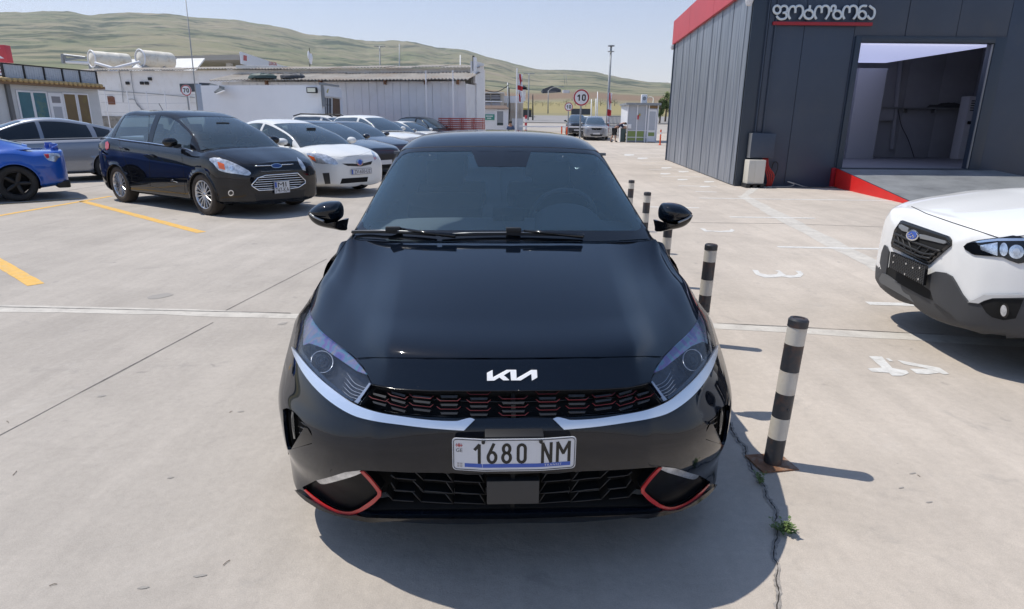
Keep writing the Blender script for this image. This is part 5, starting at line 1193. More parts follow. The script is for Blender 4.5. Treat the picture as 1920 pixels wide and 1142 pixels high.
# billboard panels, wall and shed beyond the road
def farbox(name, label, cat, x0, x1, y0, y1, Y, m_, dep=1, parts=None, top=None):
    a = at(x0, y1, Y); b = at(x1, y0, Y); t = thing(name, label, cat, (a[0], Y, a[2])); w = b[0] - a[0]; h = b[2] - a[2]; MB().box((0, 0, -1.0), (w, dep, h)).build('body', m_, t); return t, w, h
hp_ = hit(1034, 174.5); t, w, h = farbox('hangar', 'dark arched hangar on the ploughed slope', 'hangar', 1017, 1052, 162.5, 175, float(hp_[1]), M_['black_matt'], 25)
bpy.data.objects.remove([c_ for c_ in t.children][0])
mb = MB(); pr = [(0, -2), (w, -2), (w, h * .55), (w * .97, h * .62), (w * .75, h * .86), (w * .5, h * 1.1), (w * .25, h * .86), (w * .03, h * .62), (0, h * .55)]; mb.prism(pr, 0, 30, lambda x, z, k: (x, k, z)); mb.build('arched_shell', mat('hangar_slate', (.045, .05, .07), .6), t); MB().box((w * .28, -.3, -1), (w * .75, .2, h * .35)).build('door', mat('hangar_door', (.16, .15, .16), .7), t)
t, w, h = farbox('fence_screen', 'dark slatted screen beyond the road behind the two speed signs', 'screen', 1071, 1107, 204, 214, 96, mat('screen_slate', (.07, .08, .10), .7), .3)
t, w, h = farbox('low_concrete_wall', 'long low concrete wall along the far side of the road', 'wall', 985, 1165, 218, 222, 92, mat('wall_concrete', (.33, .31, .29), .9, var=.1, vscale=.5), .3)
t, w, h = farbox('far_house', 'tiny pale house on the slope right of the hangar', 'house', 1056, 1068, 169, 175, float(hit(1062, 175)[1]), M_['frame_white'], 8)
t, w, h = farbox('roadside_stall', 'low dark stall with yellow top edge right of the container', 'stall', 981, 997, 206, 211, 84, mat('stall_dark', (.06, .06, .06), .8), 1.5); MB().box((0, -.05, h), (w, 1.5, h + .18)).build('yellow_top', M_['crate_y'], t)
t = thing('metal_gate', 'grey barred gate left of the guard booth', 'gate', (at(1143, 258, 52)[0], 52, gz(52))); g3 = lambda x: at(x, 230, 52)[0] - t.location.x
for k in range(9): x = g3(1143) + (g3(1163) - g3(1143)) * k / 8; MB().cyl((x, 0, 0), (x, 0, 1.7), .03, n=6).build('gate_bar', M_['steel_grey'], t)
for z in (.2, .9, 1.65): MB().cyl((g3(1143), 0, z), (g3(1163), 0, z), .035, n=6).build('gate_rail', M_['steel_grey'], t)
# green shrubs beyond the road and trees by the hall
M_['leaf'] = mat('shrub_leaf', (.09, .135, .035), .7, var=.35, vscale=1.5); M_['leaf2'] = mat('poplar_leaf', (.115, .16, .04), .7, var=.35, vscale=1.5); M_['bark'] = mat('bark', (.13, .10, .075), .95, var=.2)
def foliage(mb, c, rx, ry, rz, n, size, rs, clumps=7):
    cl = []
    for _ in range(clumps):
        while True:
            v = [rs.uniform(-1, 1) for _ in range(3)]
            if sum(q * q for q in v) < 1: break
        cl.append((v, rs.uniform(.3, .55)))
    for _ in range(n):
        v, cr = rs.choice(cl); d = Vector((rs.gauss(0, 1), rs.gauss(0, 1), rs.gauss(0, 1))).normalized() * cr * rs.uniform(.4, 1)
        p = Vector((c[0] + (v[0] * .75 + d.x) * rx, c[1] + (v[1] * .75 + d.y) * ry, c[2] + (v[2] * .75 + d.z) * rz)); a = Vector((rs.gauss(0, 1), rs.gauss(0, 1), rs.gauss(0, .6))).normalized(); b = a.orthogonal().normalized(); s_ = size * rs.uniform(.5, 1.3)
        vs = [mb.bm.verts.new(q) for q in (p - a * s_, p - b * s_ * .5, p + a * s_, p + b * s_ * .5)]; mb.bm.faces.new(vs)
rt = random.Random(9)
def shrub(label, x, yb, w_px, h_px, Y, n=260, tree=False, m_=None, grp=None):
    b = hit(x, yb) if not tree else at(x, yb, Y); Y = float(b[1]); s_ = Y / CF; w = w_px * s_; h = h_px * s_; t = thing('green_tree' if tree else 'green_shrub', label, 'tree' if tree else 'shrub', tuple(b), group=grp)
    mb = MB(); mb.tube([(0, 0, -1), (.03 * h, 0, h * .35), (-.02 * h, 0, h * .8)], .05 * h, 6, rs=[.045 * h, .03 * h, .01 * h])
    for k in range(4): a = k * 1.7; mb.tube([(.02 * h, 0, h * (.3 + .1 * k)), (math.cos(a) * w * .3, math.sin(a) * w * .3, h * (.5 + .1 * k))], .012 * h, 5)
    mb.build('trunk', M_['bark'], t); mb = MB(); foliage(mb, (0, 0, h * .52), w / 2, w / 2.2, h * .5, n, h * .045, rt, 8 if not tree else 12); mb.build('crown', m_ or M_['leaf'], t); return t
xs_ = [990, 1003, 1017, 1031, 1048, 1062, 1078, 1098, 1112, 1126, 1139, 1152]
ordn = ['leftmost', 'second', 'third', 'fourth', 'fifth', 'sixth', 'seventh', 'eighth', 'ninth', 'tenth', 'eleventh', 'rightmost']
for i, x in enumerate(xs_): shrub('green shrub beyond the road, %s in the row from the left' % ordn[i], x, 199 - rt.uniform(-1, 1), rt.uniform(20, 28), rt.uniform(10, 15) - (3 if 1010 < x < 1060 else 0), 118, 150, grp='green shrubs along the far roadside')
for i, (x, w_, h_, Y_) in enumerate(((1237, 14, 38, 75), (1247, 18, 46, 78), (1258, 16, 52, 76), (1272, 18, 40, 80))): shrub(['small green tree just right of the guard booth', 'tall bright green tree between the guard booth and the hall', 'tree right against the far corner of the hall', 'tree hidden mostly behind the far hall corner'][i], x, 222, w_, h_, Y_, 900, True, M_['leaf2'], 'green trees behind the guard booth')
# ================================================================== the black saloon in front
KX, KY, KYAW = 0.0102, 1.7144, 0.042
kia = thing('parked_car', 'glossy black saloon facing the camera in the foreground, white transit plate and red grille accents', 'car', (KX, KY, 0), KYAW)
kw = car_world((KX, KY, 0), KYAW)
def NSGN(net):
    # make normals point away from the car's middle
    c = np.array([0, 2.2, .6]); g = net.G[net.nv // 2, net.nu // 2]; n = net.N[net.nv // 2, net.nu // 2]
    return 1.0 if np.dot(n, g - c) > 0 else -1.0
def trace(net, px, side=-1):
    """pixels on the picture-left half of the car -> (u, v) on a net"""
    px = np.asarray(px, float)
    if not hasattr(net, '_pj'):
        uu = np.linspace(0, net.C - 1, 260); vv = np.linspace(0, net.R - 1, 260); U, Vv = np.meshgrid(uu, vv)
        G = net.S(U, Vv) * [side, 1, 1]; Nn = net.NN(U, Vv) * [side, 1, 1]
        W = kw(G); Wn = kw(Nn) - kw(np.zeros(3)); fac = ((OC - W) * Wn).sum(-1) * NSGN(net)
        ok = fac > 0
        net._pj = (U[ok], Vv[ok], project(W)[ok])
    U, Vv, Q = net._pj; out = np.zeros((len(px), 2))
    for k, p in enumerate(px):
        i = np.argmin(((Q - p) ** 2).sum(1)); u, v = U[i], Vv[i]
        for _ in range(5):
            h = 1e-3
            q0 = project(kw(net.S(u, v) * [side, 1, 1])); qu = project(kw(net.S(u + h, v) * [side, 1, 1])); qv = project(kw(net.S(u, v + h) * [side, 1, 1]))
            J = np.stack([(qu - q0) / h, (qv - q0) / h], 1)
            try: du = np.linalg.solve(J, p - q0)
            except np.linalg.LinAlgError: break
            if not np.isfinite(du).all() or abs(du).max() > 0.5: break
            u = min(max(u + du[0], 0), net.C - 1); v = min(max(v + du[1], 0), net.R - 1)
        out[k] = (u, v)
    return out
FRONT = [
 [(0,.09,.21),(.22,.09,.21),(.42,.11,.212),(.545,.14,.208),(.685,.24,.185),(.79,.365,.172),(.84,.475,.172),(.86,.57,.19)],
 [(0,.05,.275),(.22,.055,.275),(.42,.085,.275),(.56,.15,.268),(.69,.255,.255),(.79,.38,.245),(.845,.48,.245),(.865,.555,.26)],
 [(0,.03,.36),(.22,.035,.36),(.43,.07,.36),(.58,.135,.352),(.72,.245,.345),(.82,.37,.335),(.87,.48,.335),(.885,.545,.34)],
 [(0,.005,.44),(.22,.012,.44),(.43,.045,.44),(.59,.12,.435),(.73,.235,.42),(.835,.375,.41),(.88,.49,.41),(.886,.552,.42)],
 [(0,-.005,.52),(.22,.0,.52),(.43,.035,.52),(.6,.12,.51),(.74,.245,.50),(.84,.385,.49),(.885,.50,.49),(.889,.58,.50)],
 [(0,.0,.60),(.22,.01,.598),(.43,.055,.59),(.60,.155,.575),(.735,.295,.565),(.835,.445,.56),(.88,.56,.565),(.890,.65,.585)],
 [(0,.035,.655),(.22,.045,.655),(.42,.09,.65),(.585,.20,.64),(.715,.35,.64),(.815,.52,.64),(.868,.66,.64),(.890,.76,.66)],
 [(0,.075,.70),(.22,.085,.70),(.41,.13,.695),(.56,.26,.69),(.69,.43,.70),(.797,.62,.71),(.857,.77,.705),(.896,.87,.69)],
 [(0,.11,.745),(.22,.12,.745),(.40,.165,.74),(.54,.32,.735),(.665,.51,.748),(.78,.74,.766),(.843,.89,.75),(.896,.98,.685)],
 [(0,.15,.787),(.22,.16,.787),(.40,.21,.785),(.53,.40,.770),(.65,.62,.785),(.77,.86,.81),(.828,.99,.795),(.896,1.10,.63)],
 [(0,.38,.838),(.22,.39,.838),(.41,.44,.832),(.54,.62,.818),(.645,.82,.826),(.755,1.02,.848),(.818,1.1,.82),(.895,1.19,.54)],
 [(0,.72,.905),(.23,.73,.903),(.43,.78,.893),(.56,.90,.873),(.655,1.03,.878),(.745,1.15,.893),(.813,1.2,.84),(.893,1.24,.42)],
 [(0,1.10,.965),(.25,1.12,.963),(.47,1.17,.957),(.60,1.22,.95),(.69,1.25,.955),(.745,1.26,.95),(.80,1.27,.88),(.885,1.27,.25)],
]
FRONT = [[(x - (.013 * min(1, max(0, (x - .5) / .35)) * {2: .7, 3: 1, 4: 1, 5: 1, 6: .7, 7: .4, 8: .15}.get(i, 0)), y, z) for x, y, z in r_] for i, r_ in enumerate(FRONT)]
F_ = Net(FRONT, nu=14, nv=12, cc=[0, 0, .55, 0, 0, 0, 0, 0])
half = lambda pts: [(x, y) for x, y in pts]
Z6 = lambda p: [(510 + x / 2.5956, 560 + y / 2.5956) for x, y in p]
Z7 = lambda p: [(520 + x / 3.936, 700 + y / 3.936) for x, y in p]
Z8 = lambda p: [(680 + x / 4.08, 700 + y / 4.08) for x, y in p]
CXk = 958.5
HEAD = smooth_poly([(586,541),(581.5,560),(583,591),(598.6,617.8),(625.6,641),(656.4,664),(679.5,687),(696,718),(668.7,758.4),(641,741),(606,714),(579,687),(560,662),(550.5,650.5),(554,625.5),(560,594.7),(569.7,560)], True, 5, sharp=(0,7,8,13))
CHR_UP = smooth_poly(Z6([(105,238),(130,268),(180,332),(250,403),(340,473),(412,518),(520,555),(650,577),(780,593),(900,597),(930,590),(965,583),(988,590)]), False, 5)
CHR_LO = smooth_poly(Z6([(988,590),(935,640),(880,637),(760,628),(620,612),(500,595),(400,568),(300,510),(220,440),(160,365),(120,290),(105,245)]), False, 5, sharp=(1,))
GRILLE = [(696,721),(741,729.5),(803,732.5),(857,732.5),(CXk+1,732.5),(CXk+1,784),(880,785),(800,782),(726,776),(690,768),(668,759)]
HOOD = smooth_poly([(CXk,454),(800,455),(677,451.5),(654,446.5),(636,474),(612,512),(592,545),(583.5,570),(584,592),(599.5,617.5),(627,640.5),(657.5,663.5),(667,671.5),(691,670),(800,671),(CXk,671.3)], False, 5, sharp=(0,3,12,13,15))
NOSE = [(CXk,674.3),(800,674),(691,673),(667,674.6),(660,669.5),(680.5,687.5),(697,719.5),(741,728.5),(803,731.5),(857,731.8),(CXk,731.8)]
NOSE = [(CXk,674.3),(800,674),(691,673),(668,674.8),(681.5,687.5),(698,719.5),(741,728.5),(803,731.5),(857,731.8),(CXk,731.8)]
VENT = smooth_poly(Z7([(40,265),(75,258),(130,290),(200,370),(250,430),(255,520),(90,565),(75,560),(50,420)]), True, 4, sharp=(0,5,6))
INTAKE = Z7([(185,840),(275,795),(400,762),(500,730),(620,716)]) + [(765.8,886),(CXk+1,888.5),(CXk+1,962.5),(800,964),(700,964),(676,959)] + Z7([(540,1046),(470,1040),(380,1006),(290,952),(215,890)])
uv = lambda px: tr(F_, px)
def ctr(py): return 958.5 - max(0, 750 - py) * .042
def tr(net, px, cen=7):
    px = np.asarray(px, float); q = trace(net, np.where((px[:, 0] > [ctr(p[1]) - cen for p in px])[:, None], np.stack([[ctr(p[1]) for p in px], px[:, 1]], 1), px))
    q[px[:, 0] > [ctr(p[1]) - cen for p in px], 0] = 0; return q
def snapc(q, net=F_):
    q = q.copy(); q[q[:, 0] < 0.012, 0] = 0; return q
holes = {}
for k, pl in (('hood', grow(HOOD, 1.5)), ('nose', grow(NOSE, 1.0)), ('head', grow(HEAD, .3)), ('grille', GRILLE), ('vent', VENT), ('intake', INTAKE)):
    q = uv(resample(pl, 6) if k in ('hood', 'intake', 'grille') else pl)
    holes[k] = snapc(q)
hood_uv = snapc(uv(resample(HOOD, 7))); nose_uv = snapc(uv(resample(NOSE, 7)))
def mk(net, q, hs=(), step=(.08, .1), off=0.0, skirt=0.008, mirror='both', name='panel'):
    V, F = cdt_fill(q, hs, step)
    return shell(name, net.S(V[:, 0], V[:, 1]), net.NN(V[:, 0], V[:, 1]) * NSGN(net), F, off, skirt, mirror)
def NSGN(net):
    # make normals point away from the car's middle
    c = np.array([0, 2.2, .6]); g = net.G[net.nv // 2, net.nu // 2]; n = net.N[net.nv // 2, net.nu // 2]
    return 1.0 if np.dot(n, g - c) > 0 else -1.0
# --- front body shell with real openings
rect = resample([(0, 0), (F_.C - 1, 0), (F_.C - 1, F_.R - 1), (0, F_.R - 1)], .12)
def hole_union(keys): return [holes[k] for k in keys]
Vq, Fq = None, None
def fill_multi(rect, hs, step):
    """like cdt_fill for holes that may overlap each other or the outline"""
    pts = []; edges = []
    for pl in [rect] + hs:
        b = len(pts); n = len(pl); pts += [Vector((float(p[0]), float(p[1]))) for p in pl]; edges += [(b + i, b + (i + 1) % n) for i in range(n)]
    lo = rect.min(0); hi = rect.max(0)
    gx, gy = np.meshgrid(np.arange(lo[0] + step[0] / 2, hi[0], step[0]), np.arange(lo[1] + step[1] / 2, hi[1], step[1])); gp = np.stack([gx.ravel(), gy.ravel()], 1)
    k = np.ones(len(gp), bool)
    for h in hs: k &= ~in_poly(gp, h)
    gp = gp[k]; bd = np.array([[p[0] / step[0], p[1] / step[1]] for p in pts]); q = gp / np.array(step)
    keep = np.concatenate([((q[i:i + 3000, None] - bd[None]) ** 2).sum(-1).min(1) > .16 for i in range(0, len(q), 3000)])
    pts += [Vector((float(a), float(b))) for a, b in gp[keep]]
    r = delaunay_2d_cdt(pts, edges, [], 0, 1e-6)
    V = np.array([[v[0], v[1]] for v in r[0]]); F = np.array([f for f in r[2] if len(f) == 3]); c = V[F].mean(1); k = np.ones(len(F), bool)
    for h in hs: k &= ~in_poly(c, h)
    return V, F[k]
V, F = fill_multi(rect, hole_union(['hood', 'nose', 'head', 'grille', 'vent', 'intake']), (.07, .085))
body = link('front_body', shell('front_body', F_.S(V[:, 0], V[:, 1]), F_.NN(V[:, 0], V[:, 1]) * NSGN(F_), F, 0, 0.012, 'both'), M_['black_paint'], kia)
link('bonnet', mk(F_, hood_uv, name='bonnet', off=0.0008, skirt=.012), M_['black_paint'], kia)
link('nose_panel', mk(F_, nose_uv, name='nose_panel', skirt=.012), M_['black_paint'], kia)

def strip(net, px_up, px_lo, off, skirt, name, matl, parent, mirror='both', step=(.1,.1), cen=7, sides=False):
    pl = np.vstack([px_up, px_lo]); q = tr(net, pl, cen)
    if not sides: return link(name, mk(net, q, (), step, off, skirt, mirror, name), matl, parent)
    a = link(name, mk(net, q, (), step, off, skirt, None, name), matl, parent)
    b = link(name, mk(net, q, (), step, off, skirt, 'flip', name), matl, parent)
    return a, b
def stroke(net, lines, r, off, name, matl, parent, n=5, both=True, close=False, split=False):
    mb = MB(); sg = NSGN(net); mb2 = MB() if split else mb
    for ln in lines:
        q = tr(net, resample(ln, 12, close), 0.5 if not both else 2); P = net.S(q[:, 0], q[:, 1]) + net.NN(q[:, 0], q[:, 1]) * sg * off
        mb.tube(P, r, n, closed=close)
        if both: mb2.tube(P * [-1, 1, 1], r, n, closed=close)
    if split: mb2.build(name, matl, parent, smooth=True)
    return mb.build(name, matl, parent, smooth=True)
CO = np.array(kw(np.zeros(3)))
def kpt(px, py, Yc):
    """pixel -> car frame point on the plane y = Yc"""
    d = ray(px, py); c, sn = math.cos(KYAW), math.sin(KYAW)
    o = OC - [KX, KY, 0]; a = np.array([c * o[0] + sn * o[1], -sn * o[0] + c * o[1], o[2]]); b = np.array([c * d[0] + sn * d[1], -sn * d[0] + c * d[1], d[2]])
    return a + b * ((Yc - a[1]) / b[1])
# liners
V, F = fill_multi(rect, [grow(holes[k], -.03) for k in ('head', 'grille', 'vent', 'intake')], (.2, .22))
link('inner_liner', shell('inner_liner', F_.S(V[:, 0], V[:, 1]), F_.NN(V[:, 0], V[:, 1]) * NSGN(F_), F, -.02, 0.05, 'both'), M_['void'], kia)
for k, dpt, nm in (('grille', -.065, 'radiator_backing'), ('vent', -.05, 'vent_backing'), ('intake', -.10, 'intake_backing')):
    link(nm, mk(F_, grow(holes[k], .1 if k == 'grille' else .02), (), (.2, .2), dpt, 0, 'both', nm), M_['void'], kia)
# chrome blade under lamps and grille
strip(F_, CHR_UP, CHR_LO, .009, .02, 'chrome_blade', M_['satin'], kia, sides=True)
# --- headlights
lens_m, nt, b = newmat('headlight_lens')
for n in list(nt.nodes): nt.nodes.remove(n)
o_ = nt.nodes.new('ShaderNodeOutputMaterial'); mixs = nt.nodes.new('ShaderNodeMixShader'); tr_ = nt.nodes.new('ShaderNodeBsdfTransparent'); tr_.inputs[0].default_value = (.82, .85, .9, 1)
pb = nt.nodes.new('ShaderNodeBsdfPrincipled'); pb.inputs['Base Color'].default_value = (.24, .25, .27, 1); pb.inputs['Roughness'].default_value = .08; pb.inputs['Metallic'].default_value = .9; pb.inputs['Specular IOR Level'].default_value = 1.0
pb.inputs['Thin Film IOR'].default_value = 1.7
tc = nt.nodes.new('ShaderNodeTexCoord'); nz = nt.nodes.new('ShaderNodeTexNoise'); nz.inputs['Scale'].default_value = 7; nz.inputs['Detail'].default_value = 3; nz.inputs['Distortion'].default_value = 1.2
mrg = nt.nodes.new('ShaderNodeMapRange'); mrg.inputs[1].default_value = .3; mrg.inputs[2].default_value = .7; mrg.inputs[3].default_value = 350; mrg.inputs[4].default_value = 950
nt.links.new(tc.outputs['Object'], nz.inputs['Vector']); nt.links.new(nz.outputs[0], mrg.inputs[0]); nt.links.new(mrg.outputs[0], pb.inputs['Thin Film Thickness'])
lw = nt.nodes.new('ShaderNodeLayerWeight'); lw.inputs[0].default_value = .35
mr2 = nt.nodes.new('ShaderNodeMapRange'); mr2.inputs[1].default_value = 0; mr2.inputs[2].default_value = .6; mr2.inputs[3].default_value = .10; mr2.inputs[4].default_value = .42
nt.links.new(lw.outputs['Facing'], mr2.inputs[0]); nt.links.new(mr2.outputs[0], mixs.inputs[0]); nt.links.new(tr_.outputs[0], mixs.inputs[1]); nt.links.new(pb.outputs[0], mixs.inputs[2]); nt.links.new(mixs.outputs[0], o_.inputs[0])
M_['lens'] = lens_m
M_['painted_iridescence'] = mat('painted_iridescent_blade', (.09, .11, .24), .2, .55, spec=1.0); ib = M_['painted_iridescence'].node_tree; iP = ib.nodes['Principled BSDF']; iP.inputs['Thin Film IOR'].default_value = 2.3; iP.inputs['IOR'].default_value = 1.9
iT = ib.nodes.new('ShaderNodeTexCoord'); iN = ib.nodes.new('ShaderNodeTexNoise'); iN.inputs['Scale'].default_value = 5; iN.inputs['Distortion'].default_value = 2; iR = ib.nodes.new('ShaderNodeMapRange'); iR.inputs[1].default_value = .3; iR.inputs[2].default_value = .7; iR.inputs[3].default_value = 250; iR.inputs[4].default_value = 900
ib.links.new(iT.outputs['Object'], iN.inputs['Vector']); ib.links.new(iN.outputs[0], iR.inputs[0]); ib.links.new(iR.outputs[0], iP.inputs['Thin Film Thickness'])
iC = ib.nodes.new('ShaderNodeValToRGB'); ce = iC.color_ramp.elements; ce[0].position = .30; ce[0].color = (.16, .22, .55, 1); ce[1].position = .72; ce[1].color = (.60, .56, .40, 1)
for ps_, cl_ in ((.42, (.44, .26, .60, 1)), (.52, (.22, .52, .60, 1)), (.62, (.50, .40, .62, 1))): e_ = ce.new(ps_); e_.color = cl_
ib.links.new(iN.outputs[0], iC.inputs[0]); ib.links.new(iC.outputs[0], iP.inputs['Base Color']); iN.inputs['Scale'].default_value = 9  # iridescent reflection tints painted into the base colour by noise
M_['bright_trim'] = mat('bright_lamp_trim', (.8, .82, .86), .25, .7)
M_['lamp_black'] = mat('lamp_housing_black', (.07, .075, .085), .25, .5, var=.4, vscale=30)
head_uv = uv(HEAD)
DRL = [(655,672),(676,690),(690,717),(667,748),(660,742),(676,716),(664,694)]
for sd, mir in ((0, None), (1, 'flip')):
    hl = link('headlight', mk(F_, grow(head_uv, -.012), (), (.1, .12), 0.001, .012, mir, 'headlight'), M_['lens'], kia)
    sgn = 1 if sd == 0 else -1
    ho = link('lamp_housing', mk(F_, grow(head_uv, .03), (), (.1, .12), -.05, 0, mir, 'lamp_housing'), M_['lamp_black'], hl)
    def hpts(px, off):
        q = trace(F_, px); P = F_.S(q[:, 0], q[:, 1]) + F_.NN(q[:, 0], q[:, 1]) * NSGN(F_) * off
        return P * [sgn, 1, 1]
    mb = MB()   # projector ring
    cc = np.array([596, 672]); rr = 21
    mb.tube(hpts(np.array([(cc[0] + rr * math.cos(a), cc[1] + rr * .98 * math.sin(a)) for a in np.linspace(0, 2 * math.pi, 29)[:-1]]), -.022), .0022, 5, closed=True)
    mb.build('projector_ring', M_['bright_trim'], hl, smooth=True)
    mb = MB()
    P = hpts(np.array([(cc[0] + 17 * math.cos(a), cc[1] + 17 * math.sin(a)) for a in np.linspace(0, 2 * math.pi, 21)[:-1]]), -.04); c0 = P.mean(0)
    nrm = hpts([cc], -.015)[0] - hpts([cc], -.04)[0]
    for k in range(4):
        f = math.cos(k * .4); mb.tube(c0 + (P - c0) * f + nrm * .9 * math.sin(k * .4), .0035, 5, closed=True)
    mb.build('projector_lens', M_['glass_frit'], hl, smooth=True)
    mb = MB()   # fluted reflector lines
    for k in range(7):
        a = np.array([640 - k * 2.4, 690 + k * 8.2]); b = np.array([682 - k * 2.3, 722 + k * 5.2])
        mid = (a + b) / 2 + [-5, 4]
        mb.tube(hpts(smooth_poly([a + [0, 0], mid, b], False, 4), -.03 - .001 * k), .0016, 4)
    mb.build('fluted_reflector', M_['bright_trim'], hl, smooth=True)
    strp = grow(np.array([(581,566),(587,594),(601,617),(628,641),(658,666),(686,700),(664,692),(630,668),(600,648),(575,640),(563,645),(566,600)], float), 0)
    q = trace(F_, strp); link('upper_lamp_blade', mk(F_, q, (), (.15, .15), -.012, .01, mir, 'upper_lamp_blade'), M_['painted_iridescence'], hl)
    q = trace(F_, np.array([(668,746),(690,716),(695,719),(669,756),(662,752)], float)); link('daytime_light', mk(F_, q, (), (.15, .15), -.006, .01, mir, 'daytime_light'), M_['bright_trim'], hl)
    q = trace(F_, np.array([(560,632),(563,655),(582,682),(612,710),(645,737),(660,748),(657,751),(640,741),(607,715),(578,688),(558,662),(555,640)], float)); link('lamp_trim', mk(F_, q, (), (.15, .15), -.01, .008, mir, 'lamp_trim'), M_['dark_chrome'], hl)
# --- upper grille: dark slats and red pinstripes, cell by cell
M_['grille_bar'] = mat('grille_bar_grey', (.028, .027, .026), .35)
cells = [(CXk, [750,766.5,782]), (897.5, [742,757,773]), (840.5, [738,754,770.5]), (788, [739,748,764.5]), (743, [733,747,764]), (706, [735,752])]
bars = []; reds = []
for ci, (cx_, rows) in enumerate(cells):
    for ri, y in enumerate(rows):
        w = 17 if ci < 4 else 14; sl = (CXk - cx_) * -.004 * (y - y) if ci < 3 else (-3 if ci == 3 else -6)
        y0 = y; ht = 4.4
        bars.append((cx_, y0, w, sl * -.6, ht))
        if not (ci in (4, 5) and ri == 0) and y0 - 5 > 735: reds.append((cx_, y0 - 5.2, w, sl * -.6))
def cell_quads(lst, fn, nm, m_, off, skirt):
    for it in lst:
        pl = fn(*it); pl = np.array(pl, float); pl = pl[(pl[:, 1] < 790)]
        onc = abs(it[0] - CXk) < 1
        if onc: pl[:, 0] = np.minimum(pl[:, 0], CXk)
        if onc:
            q = tr(F_, pl, .6); link(nm, mk(F_, q, (), (.2, .2), off, skirt, 'both', nm), m_, kia)
        else:
            q = trace(F_, pl)
            for mir in (None, 'flip'): link(nm, mk(F_, q, (), (.2, .2), off, skirt, mir, nm), m_, kia)
cell_quads(bars, lambda x, y, w, s, h: [(x - w, y - s), (x + w, y + s), (x + w - 2, y + h + s), (x - w + 2, y + h - s)] if abs(x - CXk) > 1 else [(x - w, y), (x, y), (x, y + h), (x - w + 2, y + h)], 'grille_bar', M_['grille_bar'], -.018, .012)
cell_quads(reds, lambda x, y, w, s: [(x - w - 6, y - 5.5 - s), (x - w + 1, y - .3 - s), (x + w - 1, y - .3 + s), (x + w + 6, y - 5.5 + s), (x + w + 5.6, y - 4.4 + s), (x + w, y + .8 + s), (x - w, y + .8 - s), (x - w - 6.8, y - 5 - s)] if abs(x - CXk) > 1 else [(x - w - 6, y - 5.5), (x - w + 1, y - .3), (x, y - .3), (x, y + .8), (x - w, y + .8), (x - w - 6.8, y - 5)], 'red_pinstripe', mat('red_pinstripe', (.10, .006, .008), .45), -.013, .004)
stroke(F_, [GRILLE[0:5]], .0025, -.002, 'grille_surround', M_['black_gloss'], kia)
stroke(F_, [[(CXk, 745), (880, 744), (820, 741), (760, 739), (715, 735)], [(CXk, 777), (880, 778), (800, 775), (730, 770), (700, 763)]], .003, -.045, 'grille_crossbar', M_['black_gloss'], kia)
# --- lower intake: scale pattern
L8 = []
for pts in ([(345,765),(412,808)], [(415,799),(600,812),(655,822)], [(610,765),(655,822)], [(655,810),(800,826),(920,826)], [(890,775),(920,826)],
            [(385,810),(455,878)], [(455,870),(560,876),(685,890)], [(635,825),(685,890)], [(690,880),(800,888),(930,893)], [(890,830),(930,893)],
            [(370,880),(455,960)], [(455,950),(560,958),(690,972)], [(630,890),(690,972)], [(695,962),(800,970),(940,976)], [(890,895),(940,976)],
            [(365,960),(435,1038)], [(435,1035),(560,1045),(685,1052)], [(625,975),(685,1052)], [(690,1045),(940,1058)], [(895,980),(940,1058)],
            [(195,835),(232,862)], [(232,858),(390,872)], [(195,890),(232,945)], [(232,942),(380,955)], [(150,960),(210,1025)], [(210,1022),(370,1035)], [(232,800),(400,803)]):
    L8.append(Z8(pts))
stroke(F_, L8, .0022, -.03, 'lower_mesh', mat('mesh_grey', (.022, .022, .023), .45), kia, split=True)
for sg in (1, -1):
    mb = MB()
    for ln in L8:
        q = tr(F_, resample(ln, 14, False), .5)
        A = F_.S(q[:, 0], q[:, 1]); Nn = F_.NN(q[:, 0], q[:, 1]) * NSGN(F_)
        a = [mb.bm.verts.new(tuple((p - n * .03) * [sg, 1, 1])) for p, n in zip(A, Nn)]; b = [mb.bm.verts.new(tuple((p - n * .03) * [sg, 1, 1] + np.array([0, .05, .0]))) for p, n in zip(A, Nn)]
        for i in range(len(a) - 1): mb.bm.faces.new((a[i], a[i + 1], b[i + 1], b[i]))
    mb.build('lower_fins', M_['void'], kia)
# radar cover
ca = kpt(909, 899, .03); cb = kpt(1003, 941, .03)
MB().box((-.083, .018, cb[2]), (.083, .05, ca[2]), .004).build('radar_cover', M_['grey_plastic'], kia, angle=40)
# --- fog pockets
POCK = smooth_poly(Z7([(165,842),(275,797),(320,823),(440,812),(560,770),(612,746),(735,880),(690,955),(600,1005),(540,1012),(470,1008),(380,978),(290,925),(215,878)]), True, 3, sharp=(0,1,5,6))
RED_A = smooth_poly(Z7([(603,718),(640,716),(700,775),(772,868),(772,905),(712,965),(620,1022),(540,1046),(470,1040),(380,1006),(290,952),(194,862),(208,852),(290,918),(380,978),(470,1010),(540,1016),(605,993),(682,940),(735,893),(735,872),(680,800),(620,735)]), True, 4, sharp=(0,1,3,4,11,12,17,18))
LAMP = smooth_poly(Z7([(275,795),(400,760),(500,730),(604,716),(612,745),(560,768),(460,797),(350,825),(305,822)]), True, 3, sharp=(0,3,4))
LIP = np.array([(x, y) for x, y in Z7([(200,885),(290,945),(380,998),(470,1034),(540,1042),(590,1034)])] + [(690,966),(720,966),(850,966.5),(CXk,966.5)] + [(CXk,973),(850,973),(738,971),(700,976)] + Z7([(600,1092),(450,1052),(330,1000),(230,938),(150,858)]))
strip(F_, grow(POCK, 1.5), np.zeros((0, 2)), -.02, .03, 'fog_pocket', mat('pocket_black', (.004, .0045, .006), .3, spec=.12), kia, sides=True)
strip(F_, LAMP, np.zeros((0, 2)), -.006, .03, 'fog_lamp', M_['lamp_silver'], kia, sides=True)
